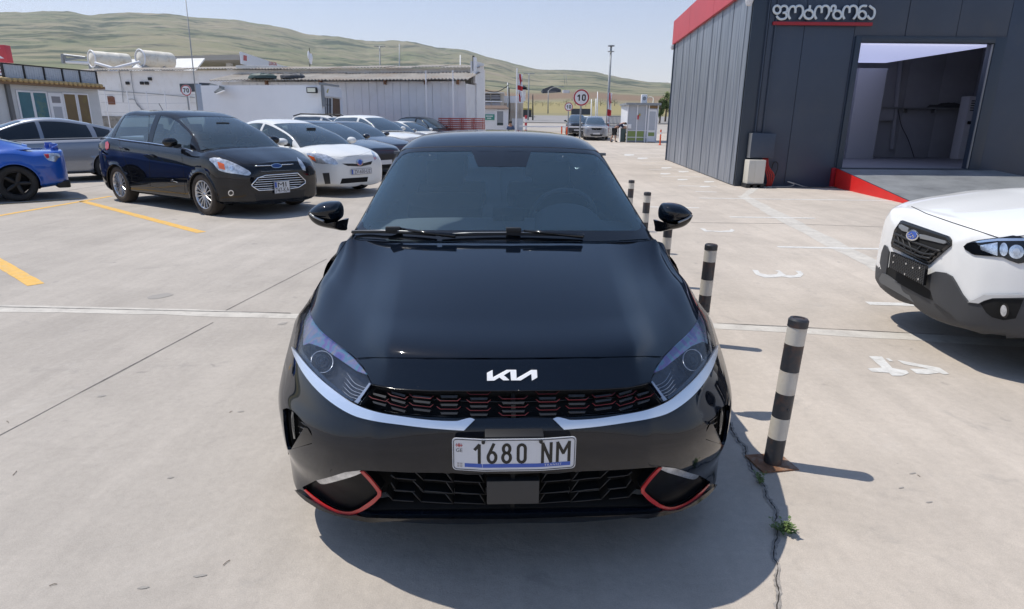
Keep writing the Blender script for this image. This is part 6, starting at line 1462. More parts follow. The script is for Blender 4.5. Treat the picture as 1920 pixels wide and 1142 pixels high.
strip(F_, grow(RED_A, -1.0), np.zeros((0, 2)), .003, .004, 'red_fog_trim', M_['red_trim'], kia, sides=True, step=(.2, .2))
q = tr(F_, LIP); link('front_lip', mk(F_, q, (), (.15, .15), .012, .03, 'both', 'front_lip'), M_['black_gloss'], kia)
# --- corner vents
for mir in (None, 'flip'):
    vp = link('corner_vent', mk(F_, tr(F_, Z7([(190,400),(215,408),(250,470),(255,515),(95,562)])), (), (.2, .2), -.004, .01, mir, 'corner_vent'), M_['black_gloss'], kia)
    link('vent_blade', mk(F_, tr(F_, Z7([(82,275),(95,285),(108,492),(95,492)])), (), (.2, .2), -.012, .006, mir, 'vent_blade'), M_['dark_chrome'], vp)
stroke(F_, [Z7(p) for p in ([(105,300),(200,372)], [(108,345),(195,398)], [(110,398),(170,425)], [(112,450),(140,462)])], .0035, -.022, 'vent_fins', M_['black_gloss'], kia)
# --- badge: white letters standing on the nose panel
LOGO = [(315,395),(460,318),(468,515),(820,318),(1068,318),(1078,548),(1455,318),(1598,318),(1610,510),(1470,592),(1455,415),(1185,585),(935,585),(915,350),(745,455),(885,582),(735,585),(635,510),(505,590),(318,595)]
LOGO = np.array([(890 + x / 13.714, 670 + y / 13.714) for x, y in LOGO])
MF = MB()
def fronty(x, z):
    # nose panel depth
    return np.interp(z, [.696, .741, .787], [.07, .108, .15]) + .05 * (abs(x) / .22) ** 2 * .2
pts = []
for x, y in LOGO:
    p = kpt(x, y, .105)
    for _ in range(3): p = kpt(x, y, fronty(p[0], p[2]) - .002)
    pts.append(p)
pts = np.array(pts)
MF.prism([(p[0], p[2]) for p in pts], 0, 1, lambda x, z, k: (x, fronty(x, z) + .002 - k * .007, z))
MF.build('badge_letters', mat('badge_white', (.85, .85, .85), .35), kia)
# --- number plate, ends bent back, on a bracket
p0 = kpt(848, 853, -.035); p1 = kpt(1079, 851, -.035); zt = kpt(963, 822, -.05)[2]; zb = kpt(963, 882, -.05)[2]
pc = (p0[0] + p1[0]) / 2; pw = (p1[0] - p0[0]); ph = zt - zb; pz = (zt + zb) / 2
pb1, pb2 = kpt(905, 850, -.05)[0], kpt(1012, 850, -.05)[0]
def bend(x, z, k):
    y = -.052 + max(0, pb1 - x) * .22 + max(0, x - pb2) * .12
    return (x, y - k, z + max(0, pb1 - x) * -.05 + .0)
def rrect(w, h, r, cx=0, cz=0, n=4):
    out = []
    for (sx, sz, a0) in ((1, 1, 0), (-1, 1, 90), (-1, -1, 180), (1, -1, 270)):
        for i in range(n + 1):
            a = rad(a0 + 90 * i / n); out.append((cx + sx * (w / 2 - r) + r * math.cos(a), cz + sz * (h / 2 - r) + r * math.sin(a)))
    return out
def plate_piece(poly, k0, k1, step=.02):
    P = resample(poly, step); V, F = cdt_fill(P, [], step)
    mb = MB(); a = [mb.bm.verts.new(bend(v[0], v[1], k0)) for v in V]; b = [mb.bm.verts.new(bend(v[0], v[1], k1)) for v in V]; cnt = {}
    for f in F:
        mb.bm.faces.new([a[i] for i in f]); mb.bm.faces.new([b[i] for i in f][::-1])
        for i in range(3): cnt[(f[i], f[(i + 1) % 3])] = 1
    for (i, j) in cnt:
        if (j, i) not in cnt: mb.bm.faces.new((a[j], a[i], b[i], b[j]))
    return mb
plate = plate_piece(rrect(pw, ph, .012, pc, pz), 0, .002).build('number_plate', M_['white_plate'], kia)
def on_plate(me, cx, cz, k=.0026):
    for v in me.vertices:
        v.co = Vector(bend(cx + v.co.x, cz + v.co.y, k + v.co.z * .2 + .0002))
    return me
rim = MB()
ring = [Vector(bend(x, z, .0028)) for x, z in resample(rrect(pw - .008, ph - .008, .010, pc, pz), .02)]
rim.tube(ring, .0011, 4, closed=True); rim.build('plate_rim', M_['plate_black'], plate)
U = pw / 231.0
def px2(x, y): return pc + (x - 963.5) * U, pz - (y - 852) * U * 1.02
for ch, x0 in zip('1680NM', (886, 912, 939, 967, 1014, 1043)):
    mb = MB(); q = px2(x0, 867.5)
    glyph(mb, ch, q[0], q[1], (20 if ch in '1680N' else 24) * U, 39 * U, 5.7 * U, 0, .0026, bend)
    mb.build('plate_character', M_['plate_black'], plate)
me = text_me('GE', .011 * 1.5, 0, .0, 1); link('plate_characters', on_plate(me, *px2(861, 844)), M_['plate_black'], plate)
plate_piece([px2(871, 869.5), px2(1069, 869.5), px2(1069, 877), px2(871, 877)], .0024, .003).build('plate_band', M_['plate_blue'], plate)
me = text_me('TRANSIT', .0105, 0, 0, 1.05, space=1.25); link('plate_characters', on_plate(me, *px2(1036, 873.3), .0032), M_['white_plate'], plate)
fl = MB()
for (a, b_) in (((859.9, 829.5), (861.9, 837.5)), ((854.5, 832.6), (867.5, 834.4))):
    q0 = px2(*a); q1 = px2(*b_); fl.prism([q0, (q1[0], q0[1]), q1, (q0[0], q1[1])], .0026, .003, lambda x, z, k: bend(x, z, k))
for (a, b_) in (((856, 830.3), (857.6, 831.6)), ((864, 830.3), (865.6, 831.6)), ((856, 835.6), (857.6, 836.9)), ((864, 835.6), (865.6, 836.9))):
    q0 = px2(*a); q1 = px2(*b_); fl.prism([q0, (q1[0], q0[1]), q1, (q0[0], q1[1])], .0026, .003, lambda x, z, k: bend(x, z, k))
fl.build('plate_flag', M_['red_trim'], plate)
pm = MB()
for dx, dy in ((-3, -2.5), (2.5, -2.5), (-3, 2.5), (2.5, 2.5)):
    q0 = px2(862 + dx - 2, 873.5 + dy - 1.8); q1 = px2(862 + dx + 2, 873.5 + dy + 1.8); pm.prism([q0, (q1[0], q0[1]), q1, (q0[0], q1[1])], .0026, .003, lambda x, z, k: bend(x, z, k))
pm.build('plate_hologram', mat('hologram_grey', (.4, .4, .42), .3, .5), plate)
for x in (906, 1012):
    q = px2(x, 824); c = Vector(bend(q[0], q[1], 0)); MB().cyl(c, c + Vector((0, -.009, 0)), .0055, n=10).build('plate_screw', M_['black_matt'], plate)
MB().box((pc - .088, -.046, pz - ph * .35), (pc + .088, .02, zt + .004), .004).build('plate_bracket', M_['black_matt'], kia, angle=40)

# ================== cabin: glasshouse, roof, screen
GH = [
 [(0,1.10,.965),(.25,1.12,.963),(.50,1.175,.958),(.66,1.24,.953),(.722,1.285,.952),(.735,1.30,.950),(.75,1.32,.945)],
 [(0,1.38,1.108),(.24,1.40,1.105),(.47,1.45,1.097),(.62,1.515,1.085),(.683,1.56,1.072),(.705,1.59,1.02),(.765,1.61,.945)],
 [(0,1.67,1.25),(.225,1.685,1.247),(.44,1.735,1.238),(.575,1.80,1.222),(.635,1.845,1.205),(.675,1.87,1.11),(.777,1.88,.945)],
 [(0,1.93,1.363),(.21,1.945,1.361),(.41,1.985,1.353),(.53,2.035,1.34),(.588,2.075,1.322),(.657,2.11,1.16),(.785,2.12,.95)],
 [(0,2.15,1.415),(.20,2.155,1.412),(.39,2.18,1.402),(.51,2.22,1.385),(.565,2.25,1.362),(.65,2.28,1.17),(.79,2.3,.955)],
 [(0,2.6,1.442),(.20,2.6,1.438),(.39,2.6,1.425),(.505,2.6,1.403),(.56,2.6,1.375),(.648,2.6,1.18),(.79,2.6,.96)],
 [(0,3.1,1.425),(.20,3.1,1.422),(.38,3.1,1.408),(.49,3.1,1.385),(.545,3.1,1.355),(.638,3.1,1.17),(.785,3.1,.97)],
 [(0,3.6,1.335),(.19,3.6,1.333),(.36,3.6,1.32),(.47,3.6,1.30),(.52,3.6,1.27),(.61,3.6,1.12),(.77,3.6,.985)],
 [(0,4.0,1.19),(.18,4.0,1.188),(.35,4.0,1.178),(.45,4.0,1.165),(.50,4.0,1.15),(.58,4.0,1.07),(.75,3.95,.99)],
 [(0,4.36,1.03),(.18,4.36,1.029),(.35,4.35,1.026),(.46,4.34,1.023),(.54,4.32,1.018),(.62,4.28,1.00),(.72,4.25,.985)],
]
G_ = Net(GH, nu=10, nv=10, cc=[0,0,0,0,.35,0,0])
gsg = NSGN(G_)
ZW = lambda p: [(720 + x / 4.364, 240 + y / 4.364) for x, y in p]
GLASS = smooth_poly([(CXk,277.5),(903,276.4),(850,276.6),(800,278),(762,280.5),(752,286),(735,307),(712,340),(690,380),(673,412),(664,434),(668,447),(760,452),(CXk,454)], False, 4, sharp=(0,4,5,10,11,13))
GLASS = np.array([(x if i not in () else x, y) for i, (x, y) in enumerate(GLASS)])
GLASS[0][0] = 970; GLASS[-1][0] = 970
CLEAR = smooth_poly([(970,285),(880,284.5),(820,284.8),(773,286.5),(758,290),(744,303),(722,335),(702,370),(688,402),(681,424),(690,431.5),(760,432.5),(970,433)], False, 4, sharp=(0,10,12))
gq = tr(G_, resample(GLASS, 9)); cq = tr(G_, resample(CLEAR, 9))
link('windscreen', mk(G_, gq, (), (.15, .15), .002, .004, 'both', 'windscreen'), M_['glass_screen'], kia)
V, F = fill_multi(rect * 0 + gq[:len(rect)] if False else gq, [cq], (.15, .15))
k_ = in_poly(V[F].mean(1), gq); F = F[k_]
link('screen_border', shell('screen_border', G_.S(V[:, 0], V[:, 1]), G_.NN(V[:, 0], V[:, 1]) * gsg, F, .0035, 0, 'both'), M_['glass_frit'], kia)
CAM = [(970,284),(884,283.5),(896,313),(970,313.5)]
cmq = tr(G_, np.array(CAM, float)); link('camera_housing', mk(G_, cmq, (), (.15, .15), .0035, .0, 'both', 'camera_housing'), M_['glass_frit'], kia)
V, F = fill_multi(resample([(0, 0), (6, 0), (6, 9), (0, 9)], .15), [gq] + [resample(p, .15) for p in
      ([(4.12, .55), (5.93, .35), (5.93, 4.25), (4.2, 4.25), (4.12, 3.2)], [(4.2, 4.45), (5.93, 4.45), (5.93, 6.6), (4.25, 6.7)], [(4.3, 6.85), (5.93, 6.75), (5.8, 7.8), (4.6, 7.6)], [(-.2, 7.05), (3.6, 7.05), (3.8, 8.85), (-.2, 8.85)])], (.12, .12))
P_, N_ = G_.S(V[:, 0], V[:, 1]), G_.NN(V[:, 0], V[:, 1]) * gsg
link('roof', shell('roof', P_, N_, F, 0, .012, 'both'), M_['black_paint'], kia)
for nm, pl in (('side_glass', [(4.12, .55), (5.93, .35), (5.93, 4.25), (4.2, 4.25), (4.12, 3.2)]), ('side_glass', [(4.2, 4.45), (5.93, 4.45), (5.93, 6.6), (4.25, 6.7)]), ('side_glass', [(4.3, 6.85), (5.93, 6.75), (5.8, 7.8), (4.6, 7.6)])):
    for mir in (None, 'flip'): link(nm, mk(G_, np.array(resample(pl, .3)), (), (.3, .3), -.003, 0, mir, nm), M_['glass_dark'], kia)
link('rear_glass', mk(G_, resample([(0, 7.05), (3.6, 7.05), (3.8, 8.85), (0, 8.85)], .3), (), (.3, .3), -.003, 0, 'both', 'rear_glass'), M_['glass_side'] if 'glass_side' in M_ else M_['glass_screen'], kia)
# rubber line round the screen and the bright edge of the roof seam
stroke(G_, [np.array([(970,276.6),(903,275.6),(850,275.8),(800,277.2),(760,279.8),(748,286),(731,307),(708,340),(686,380),(669,412),(659,434),(660,448)])], .004, .001, 'screen_seal', M_['rubber'], kia)
# ---- rest of the lower body from the front doors back
def sec(y, zt, zb, xb, xw, xs, zs=.24, zc=None):
    return [(0, y, zt), (xb * .6, y, zt - .004), (xb, y, zb), (xb + (xw - xb) * .62, y, zb - .07), (xw, y, .62), (xw - .002, y, .44), (xs, y, zs), (xs - .12, y, zs - .04), (0, y, zs - .04)]
RB = [sec(1.262,.93,.93,.735,.884,.868), sec(1.6,.93,.935,.765,.888,.868), sec(2.2,.93,.945,.785,.895,.87), sec(2.8,.93,.955,.79,.895,.87), sec(3.3,.93,.97,.785,.9,.87), sec(3.7,.95,.985,.77,.905,.87),
      sec(4.05,1.0,.985,.745,.895,.86,.26), sec(4.35,1.03,.985,.715,.865,.83,.30), sec(4.52,1.03,.97,.66,.81,.77,.34), sec(4.61,1.0,.93,.56,.70,.66,.40),
      [(0,4.64,.9),(.3,4.64,.9),(.42,4.64,.86),(.5,4.64,.8),(.52,4.64,.66),(.52,4.64,.55),(.5,4.63,.46),(.3,4.62,.44),(0,4.62,.44)]]
R_ = Net(RB, nu=8, nv=8)
def wheel_hole(cy, cz, r): return lambda c: (c[1] - cy) ** 2 + (c[2] - cz) ** 2 < r * r and abs(c[0]) > .45
def arch_snap(net, cy, cz, r, tol=.03):
    G = net.G; d = np.hypot(G[..., 1] - cy, G[..., 2] - cz); m = (abs(d - r) < tol) & (G[..., 0] > .6)
    f = r / np.maximum(d, 1e-6)
    G[..., 1] = np.where(m, cy + (G[..., 1] - cy) * f, G[..., 1]); G[..., 2] = np.where(m, cz + (G[..., 2] - cz) * f, G[..., 2])
arch_snap(R_, 3.6, .33, .36)
net_object('rear_body', R_, M_['black_paint'], kia, hole=wheel_hole(3.6, .33, .352))
# ---- wheels
def make_wheel(name, parent, loc, R, w, rim_r, m_rim, spokes=10, side=1, style='multi', rot=0.0, steer=0.0, m_tyre=None):
    e = bpy.data.objects.new(name, None); COL.objects.link(e); e.parent = parent; e.location = loc; e.rotation_euler = (0, 0, steer if side > 0 else steer + math.pi)
    h = w / 2
    prof = [(rim_r * .98, -h * .85), (rim_r * 1.04, -h * .98), (R * .90, -h * 1.02), (R * .975, -h * .86), (R, -h * .5), (R, h * .5), (R * .975, h * .86), (R * .90, h * 1.02), (rim_r * 1.04, h * .98), (rim_r * .98, h * .85)]
    MB().lathe(prof, 40, 'X').build('tyre', m_tyre or M_['rubber'], e, smooth=True)
    MB().lathe([(rim_r * .98, -h * .8), (rim_r * .93, -h * .3), (rim_r * .9, h * .2), (rim_r * .94, h * .75), (rim_r * 1.0, h * .88), (rim_r * 1.02, h * .93), (rim_r * .97, h * .95), (rim_r * .93, h * .82)], 40, 'X').build('rim', m_rim, e, smooth=True)
    mb = MB(); mb.lathe([(0.001, -h * .3), (rim_r * .8, -h * .3), (rim_r * .9, -h * .2)], 24, 'X'); mb.build('brake_disc', M_['void'], e)
    mb = MB()
    for k in range(spokes):
        a = 2 * math.pi * k / spokes + rot
        def rp(r, t, x): return Vector((x, math.cos(a) * r - math.sin(a) * t, math.sin(a) * r + math.cos(a) * t))
        w0, w1 = (.020, .012) if style == 'multi' else (.038, .026)
        x0, x1 = h * .62, h * .80
        vs = []
        for (r, ww, x) in ((rim_r * .14, w0 * .8, x0), (rim_r * .55, w0 * .55 if style == 'multi' else w0, x1 * .96), (rim_r * .95, w1, x1)):
            vs.append([mb.bm.verts.new(rp(r, -ww * (R / .33), x)), mb.bm.verts.new(rp(r, -ww * .5 * (R / .33), x + .012)), mb.bm.verts.new(rp(r, ww * .5 * (R / .33), x + .012)), mb.bm.verts.new(rp(r, ww * (R / .33), x)), mb.bm.verts.new(rp(r, ww * .7, x - .025)), mb.bm.verts.new(rp(r, -ww * .7, x - .025))])
        for A, B in zip(vs, vs[1:]):
            for i in range(6): mb.bm.faces.new((A[i], A[(i + 1) % 6], B[(i + 1) % 6], B[i]))
    mb.build('spokes', m_rim, e, angle=50)
    mb = MB(); mb.lathe([(0.001, h * .78), (rim_r * .15, h * .76), (rim_r * .2, h * .66), (rim_r * .22, h * .4)], 20, 'X'); mb.build('hub_cap', m_rim, e, smooth=True)
    return e
for x, y, s_ in ((.77, .90, 1), (-.77, .90, -1), (.77, 3.6, 1), (-.77, 3.6, -1)):
    make_wheel('wheel', kia, (x, y, .33), .33, .21, .225, M_['alloy'], 10, s_)
    # arch liner
    mb = MB(); n = 18
    for i in range(n):
        a0, a1 = math.pi * (i / n) * 1.2 - .3, math.pi * ((i + 1) / n) * 1.2 - .3; r_ = .365
        p = [(x - s_ * .28, y + math.cos(a) * r_, .33 + math.sin(a) * r_) for a in (a0, a1)]; q_ = [(x + s_ * .105, b_[1], b_[2]) for b_ in p]
        mb.bm.faces.new([mb.bm.verts.new(v) for v in (p[0], p[1], q_[1], q_[0])])
    mb.build('arch_liner', M_['void'], kia)
MB().box((-.60, .95, .2), (.60, 4.4, .26)).build('floor_pan', M_['void'], kia)
# ---- cabin interior
mb = MB()
DB = [[(0,1.16,.93),(.3,1.17,.93),(.55,1.22,.93),(.70,1.30,.925)], [(0,1.32,.955),(.3,1.33,.955),(.55,1.37,.95),(.72,1.42,.94)], [(0,1.60,.985),(.3,1.60,.985),(.55,1.62,.975),(.72,1.66,.95)],
      [(0,1.74,.985),(.3,1.74,.985),(.55,1.75,.975),(.72,1.77,.95)], [(0,1.80,.94),(.3,1.80,.94),(.55,1.81,.93),(.72,1.82,.90)], [(0,1.82,.70),(.3,1.82,.70),(.55,1.83,.70),(.72,1.84,.70)]]
D_ = Net(DB, nu=5, nv=5); net_object('dashboard', D_, M_['dash'], kia)
mb = MB()   # binnacle in front of the driver (picture right)
bx = .355
ring0 = []
for k, (y, w, h) in enumerate(((1.42, .20, .015), (1.55, .19, .075), (1.66, .185, .10), (1.74, .18, .105))):
    ring0.append([mb.bm.verts.new((bx + math.cos(a) * w, y, .965 + max(0, math.sin(a)) * h)) for a in np.linspace(0, math.pi, 13)])
for A, B in zip(ring0, ring0[1:]):
    for i in range(12): mb.bm.faces.new((A[i], A[i + 1], B[i + 1], B[i]))
mb.build('instrument_binnacle', M_['dash'], kia, smooth=True)
def steer(cx, cy, cz, R, tilt, parent, m1):
    Rm = Matrix.Translation((cx, cy, cz)) @ Matrix.Rotation(-tilt, 4, 'X')
    mb = MB(); mb.tube([Rm @ Vector((math.cos(a) * R, 0, math.sin(a) * R)) for a in np.linspace(0, 2 * math.pi, 37)[:-1]], .014, 8, closed=True)
    for a in (-90, 10, 170): mb.tube([Rm @ Vector((0, .01, 0)), Rm @ Vector((math.cos(rad(a)) * R, 0, math.sin(rad(a)) * R))], .017, 6)
    mb.cyl(Rm @ Vector((0, -.02, 0)), Rm @ Vector((0, .03, 0)), .07, n=16)
    mb.cyl(Rm @ Vector((0, -.02, 0)), Rm @ Vector((0, -.3, -.06)), .03, n=8)
    return mb.build('steering_wheel', m1, parent, smooth=True)
steer(.355, 1.86, .965, .185, rad(-22), kia, M_['dash'])
def seat(cx, cy, parent, w=.5, base=.28, m1=None):
    e = bpy.data.objects.new('seat', None); COL.objects.link(e); e.parent = parent; e.location = (cx, cy, 0)
    m1 = m1 or M_['interior']
    MB().box((-w / 2, -.25, base), (w / 2, .27, base + .2), .05).build('seat_cushion', m1, e, angle=50)
    T = Matrix.Translation((0, .22, base + .15)) @ Matrix.Rotation(rad(-16), 4, 'X')
    MB().box((-w / 2, -.06, 0), (w / 2, .09, .62), .05, mat=T).build('backrest', m1, e, angle=50)
    MB().box((-.13, -.04, .66), (.13, .06, .84), .035, mat=T).build('headrest', m1, e, angle=50)
    return e
for x in (-.36, .36): seat(x, 2.25, kia)
seat(-.36, 3.1, kia, .55); seat(.36, 3.1, kia, .55)
MB().box((-.62, 2.05, 1.31), (.62, 2.09, 1.325)).build('headliner_edge', M_['dash'], kia)
R0 = MB(); 
for (y, z, w) in ((2.1, 1.36, .48), (2.6, 1.395, .47), (3.2, 1.37, .46)): pass
rl = Net([[(0, y, z), (.25, y, z - .005), (w, y, z - .05)] for (y, z, w) in ((2.0, 1.345, .5), (2.3, 1.385, .5), (2.7, 1.40, .5), (3.2, 1.375, .48), (3.5, 1.32, .45))], nu=4, nv=4)
net_object('headliner', rl, mat('headliner_cloth', (.25, .25, .24), .9), kia)
MB().box((-.11, 1.82, 1.255), (.11, 1.85, 1.315), .015).build('rear_view_mirror', M_['black_matt'], kia, angle=50)
MB().box((-.05, 1.60, .99), (.12, 1.63, 1.06), .01).build('centre_display', M_['black_gloss'], kia, angle=50)
MB().box((-.10, 1.36, .966), (.10, 1.46, .970)).build('paper_note', M_['paper'], kia) if False else None
# door cards, to close the cabin below the windows
for s_ in (-1, 1): MB().box((s_ * .70, 1.4, .3), (s_ * .73, 3.5, .93)).build('door_lining', M_['interior'], kia)
# ---- wipers lying at the foot of the screen
def kdot(px, py, Yc): return Vector(kpt(px, py, Yc))
def gpt(px, py, off):
    q = trace(G_, [(px, py)])[0]; sg = -1
    if px > 940:   # right half of the picture
        q = trace_r([(px, py)])[0]; sg = 1
    P = G_.S(q[0], q[1]) + G_.NN(q[0], q[1]) * gsg * off
    return Vector(P * [sg, 1, 1])
_ur = {}
def trace_r(px):
    if 'n' not in _ur:
        n2 = Net(GH, nu=10, nv=10, cc=[0,0,0,0,.35,0,0]); _ur['n'] = n2
    return trace(_ur['n'], px, side=1)
ZI = lambda x, y: (660 + x / 4.3636, 400 + y / 4.3636)
def wiper(pts, blk, arm):
    w = bpy.data.objects.new('wiper', None); COL.objects.link(w); w.parent = kia
    P = [gpt(*ZI(*p), .018) for p in pts]
    MB().tube(P, .0065, 6).build('wiper_blade', M_['black_matt'], w, smooth=True)
    MB().tube([p + Vector((0, -.002, .008)) for p in P], .0028, 5).build('blade_spine', M_['silver_trim'], w, smooth=True)
    A = [gpt(*ZI(*p), .03) for p in arm]
    MB().tube(A, .009, 6, rs=[.006, .008, .012][:len(A)]).build('wiper_arm', M_['black_gloss'], w, smooth=True)
    c = gpt(*ZI(*blk), .028); MB().box(c - Vector((.035, .014, .012)), c + Vector((.035, .014, .014)), .006).build('blade_adapter', M_['black_matt'], w, angle=50)
wiper([(15,180),(250,178),(450,185),(690,205)], (350,172), [(400,165),(600,200),(850,228)])
wiper([(735,210),(1000,198),(1300,195),(1620,200),(1890,212)], (1320,180), [(1400,185),(1650,210),(1880,232)])
mb = MB()
net_object('cowl_panel', Net([[(0,1.085,.955),(.25,1.105,.953),(.5,1.16,.948),(.72,1.25,.94)],[(0,1.16,.945),(.25,1.18,.943),(.5,1.235,.94),(.72,1.30,.93)]], nu=6, nv=2), M_['black_matt'], kia)
# ---- door mirrors
def dome(name, outl, Yb, depth, c, mat_, parent, n=7, pw_=1.0, sgn=1, back=0.012):
    mb = MB(); rings = []
    P = [np.array(p) for p in outl]
    for k in range(n):
        a = (math.pi / 2) * k / n
        rings.append([mb.bm.verts.new(((c[0] + (p[0] - c[0]) * math.cos(a) ** pw_) * sgn, Yb - depth * math.sin(a), c[1] + (p[1] - c[1]) * math.cos(a) ** pw_)) for p in P])
    m = len(P)
    for A, B in zip(rings, rings[1:]):
        for i in range(m): mb.bm.faces.new((A[i], A[(i + 1) % m], B[(i + 1) % m], B[i]))
    t = mb.bm.verts.new((c[0] * sgn, Yb - depth, c[1]))
    for i in range(m): mb.bm.faces.new((rings[-1][i], rings[-1][(i + 1) % m], t))
    bk = [mb.bm.verts.new((p[0] * sgn, Yb + back, p[1])) for p in P]
    for i in range(m): mb.bm.faces.new((bk[i], bk[(i + 1) % m], rings[0][(i + 1) % m], rings[0][i]))
    mb.bm.faces.new(bk)
    return mb.build(name, mat_, parent, smooth=True, angle=50)
ZM = lambda p: [(560 + x / 8.156, 360 + y / 8.156) for x, y in p]
def mpts(pl, Y): return [(kpt(x, y, Y)[0], kpt(x, y, Y)[2]) for x, y in pl]
capo = smooth_poly(ZM([(158,300),(200,250),(280,190),(370,155),(470,140),(560,140),(620,150),(655,185),(678,240),(684,310),(670,380),(620,430),(560,462),(400,435),(280,395),(180,340)]), True, 3)
base = smooth_poly(ZM([(160,318),(280,385),(400,425),(560,455),(640,430),(730,400),(770,400),(745,520),(735,580),(560,558),(400,528),(300,495),(220,440),(170,370)]), True, 3, sharp=(5,6))
for s_ in (-1, 1):
    e = bpy.data.objects.new('door_mirror', None); COL.objects.link(e); e.parent = kia
    Y = 1.50
    o1 = [(abs(a), b_) for a, b_ in mpts(capo, Y)]; c1 = np.mean(o1, 0)
    dome('mirror_cap', o1, Y, .085, c1 + [-.01, .005], M_['black_paint'], e, sgn=s_)
    o2 = [(abs(a), b_) for a, b_ in mpts(base, Y)]; c2 = np.mean(o2, 0)
    dome('mirror_base', o2, Y - .012, .055, c2, M_['black_gloss'], e, sgn=s_)
    sp = mpts(ZM([(165,330),(240,375),(330,405),(400,425)]), Y - .06)
    MB().tube([(abs(a) * s_, Y - .048 - .012 * i, b_ - .003) for i, (a, b_) in enumerate(sp)], .006, 6).build('turn_signal', M_['silver_trim'], e, smooth=True)
    o3 = [(c1[0] + (a - c1[0]) * .9, c1[1] + (b_ - c1[1]) * .88) for a, b_ in o1]
    MB().prism([(a * s_, b_) for a, b_ in o3], 0, 1, lambda x, z, k: (x, Y + .013 + k * .003, z)).build('mirror_glass', M_['chrome'], e)
# badge of the tail and lamps, out of view from the front
for s_ in (-1, 1):
    MB().box((s_ * .45 if s_ > 0 else -.78, 4.55, .78), (s_ * .78 if s_ > 0 else -.45, 4.60, .90), .02).build('tail_lamp', M_['red_lens'], kia, angle=50)
    mb = MB(); mb.tube([(s_ * .90, 2.25, .80), (s_ * .915, 2.33, .80), (s_ * .90, 2.42, .80)], .011, 6); mb.build('door_handle', M_['black_paint'], kia, smooth=True)
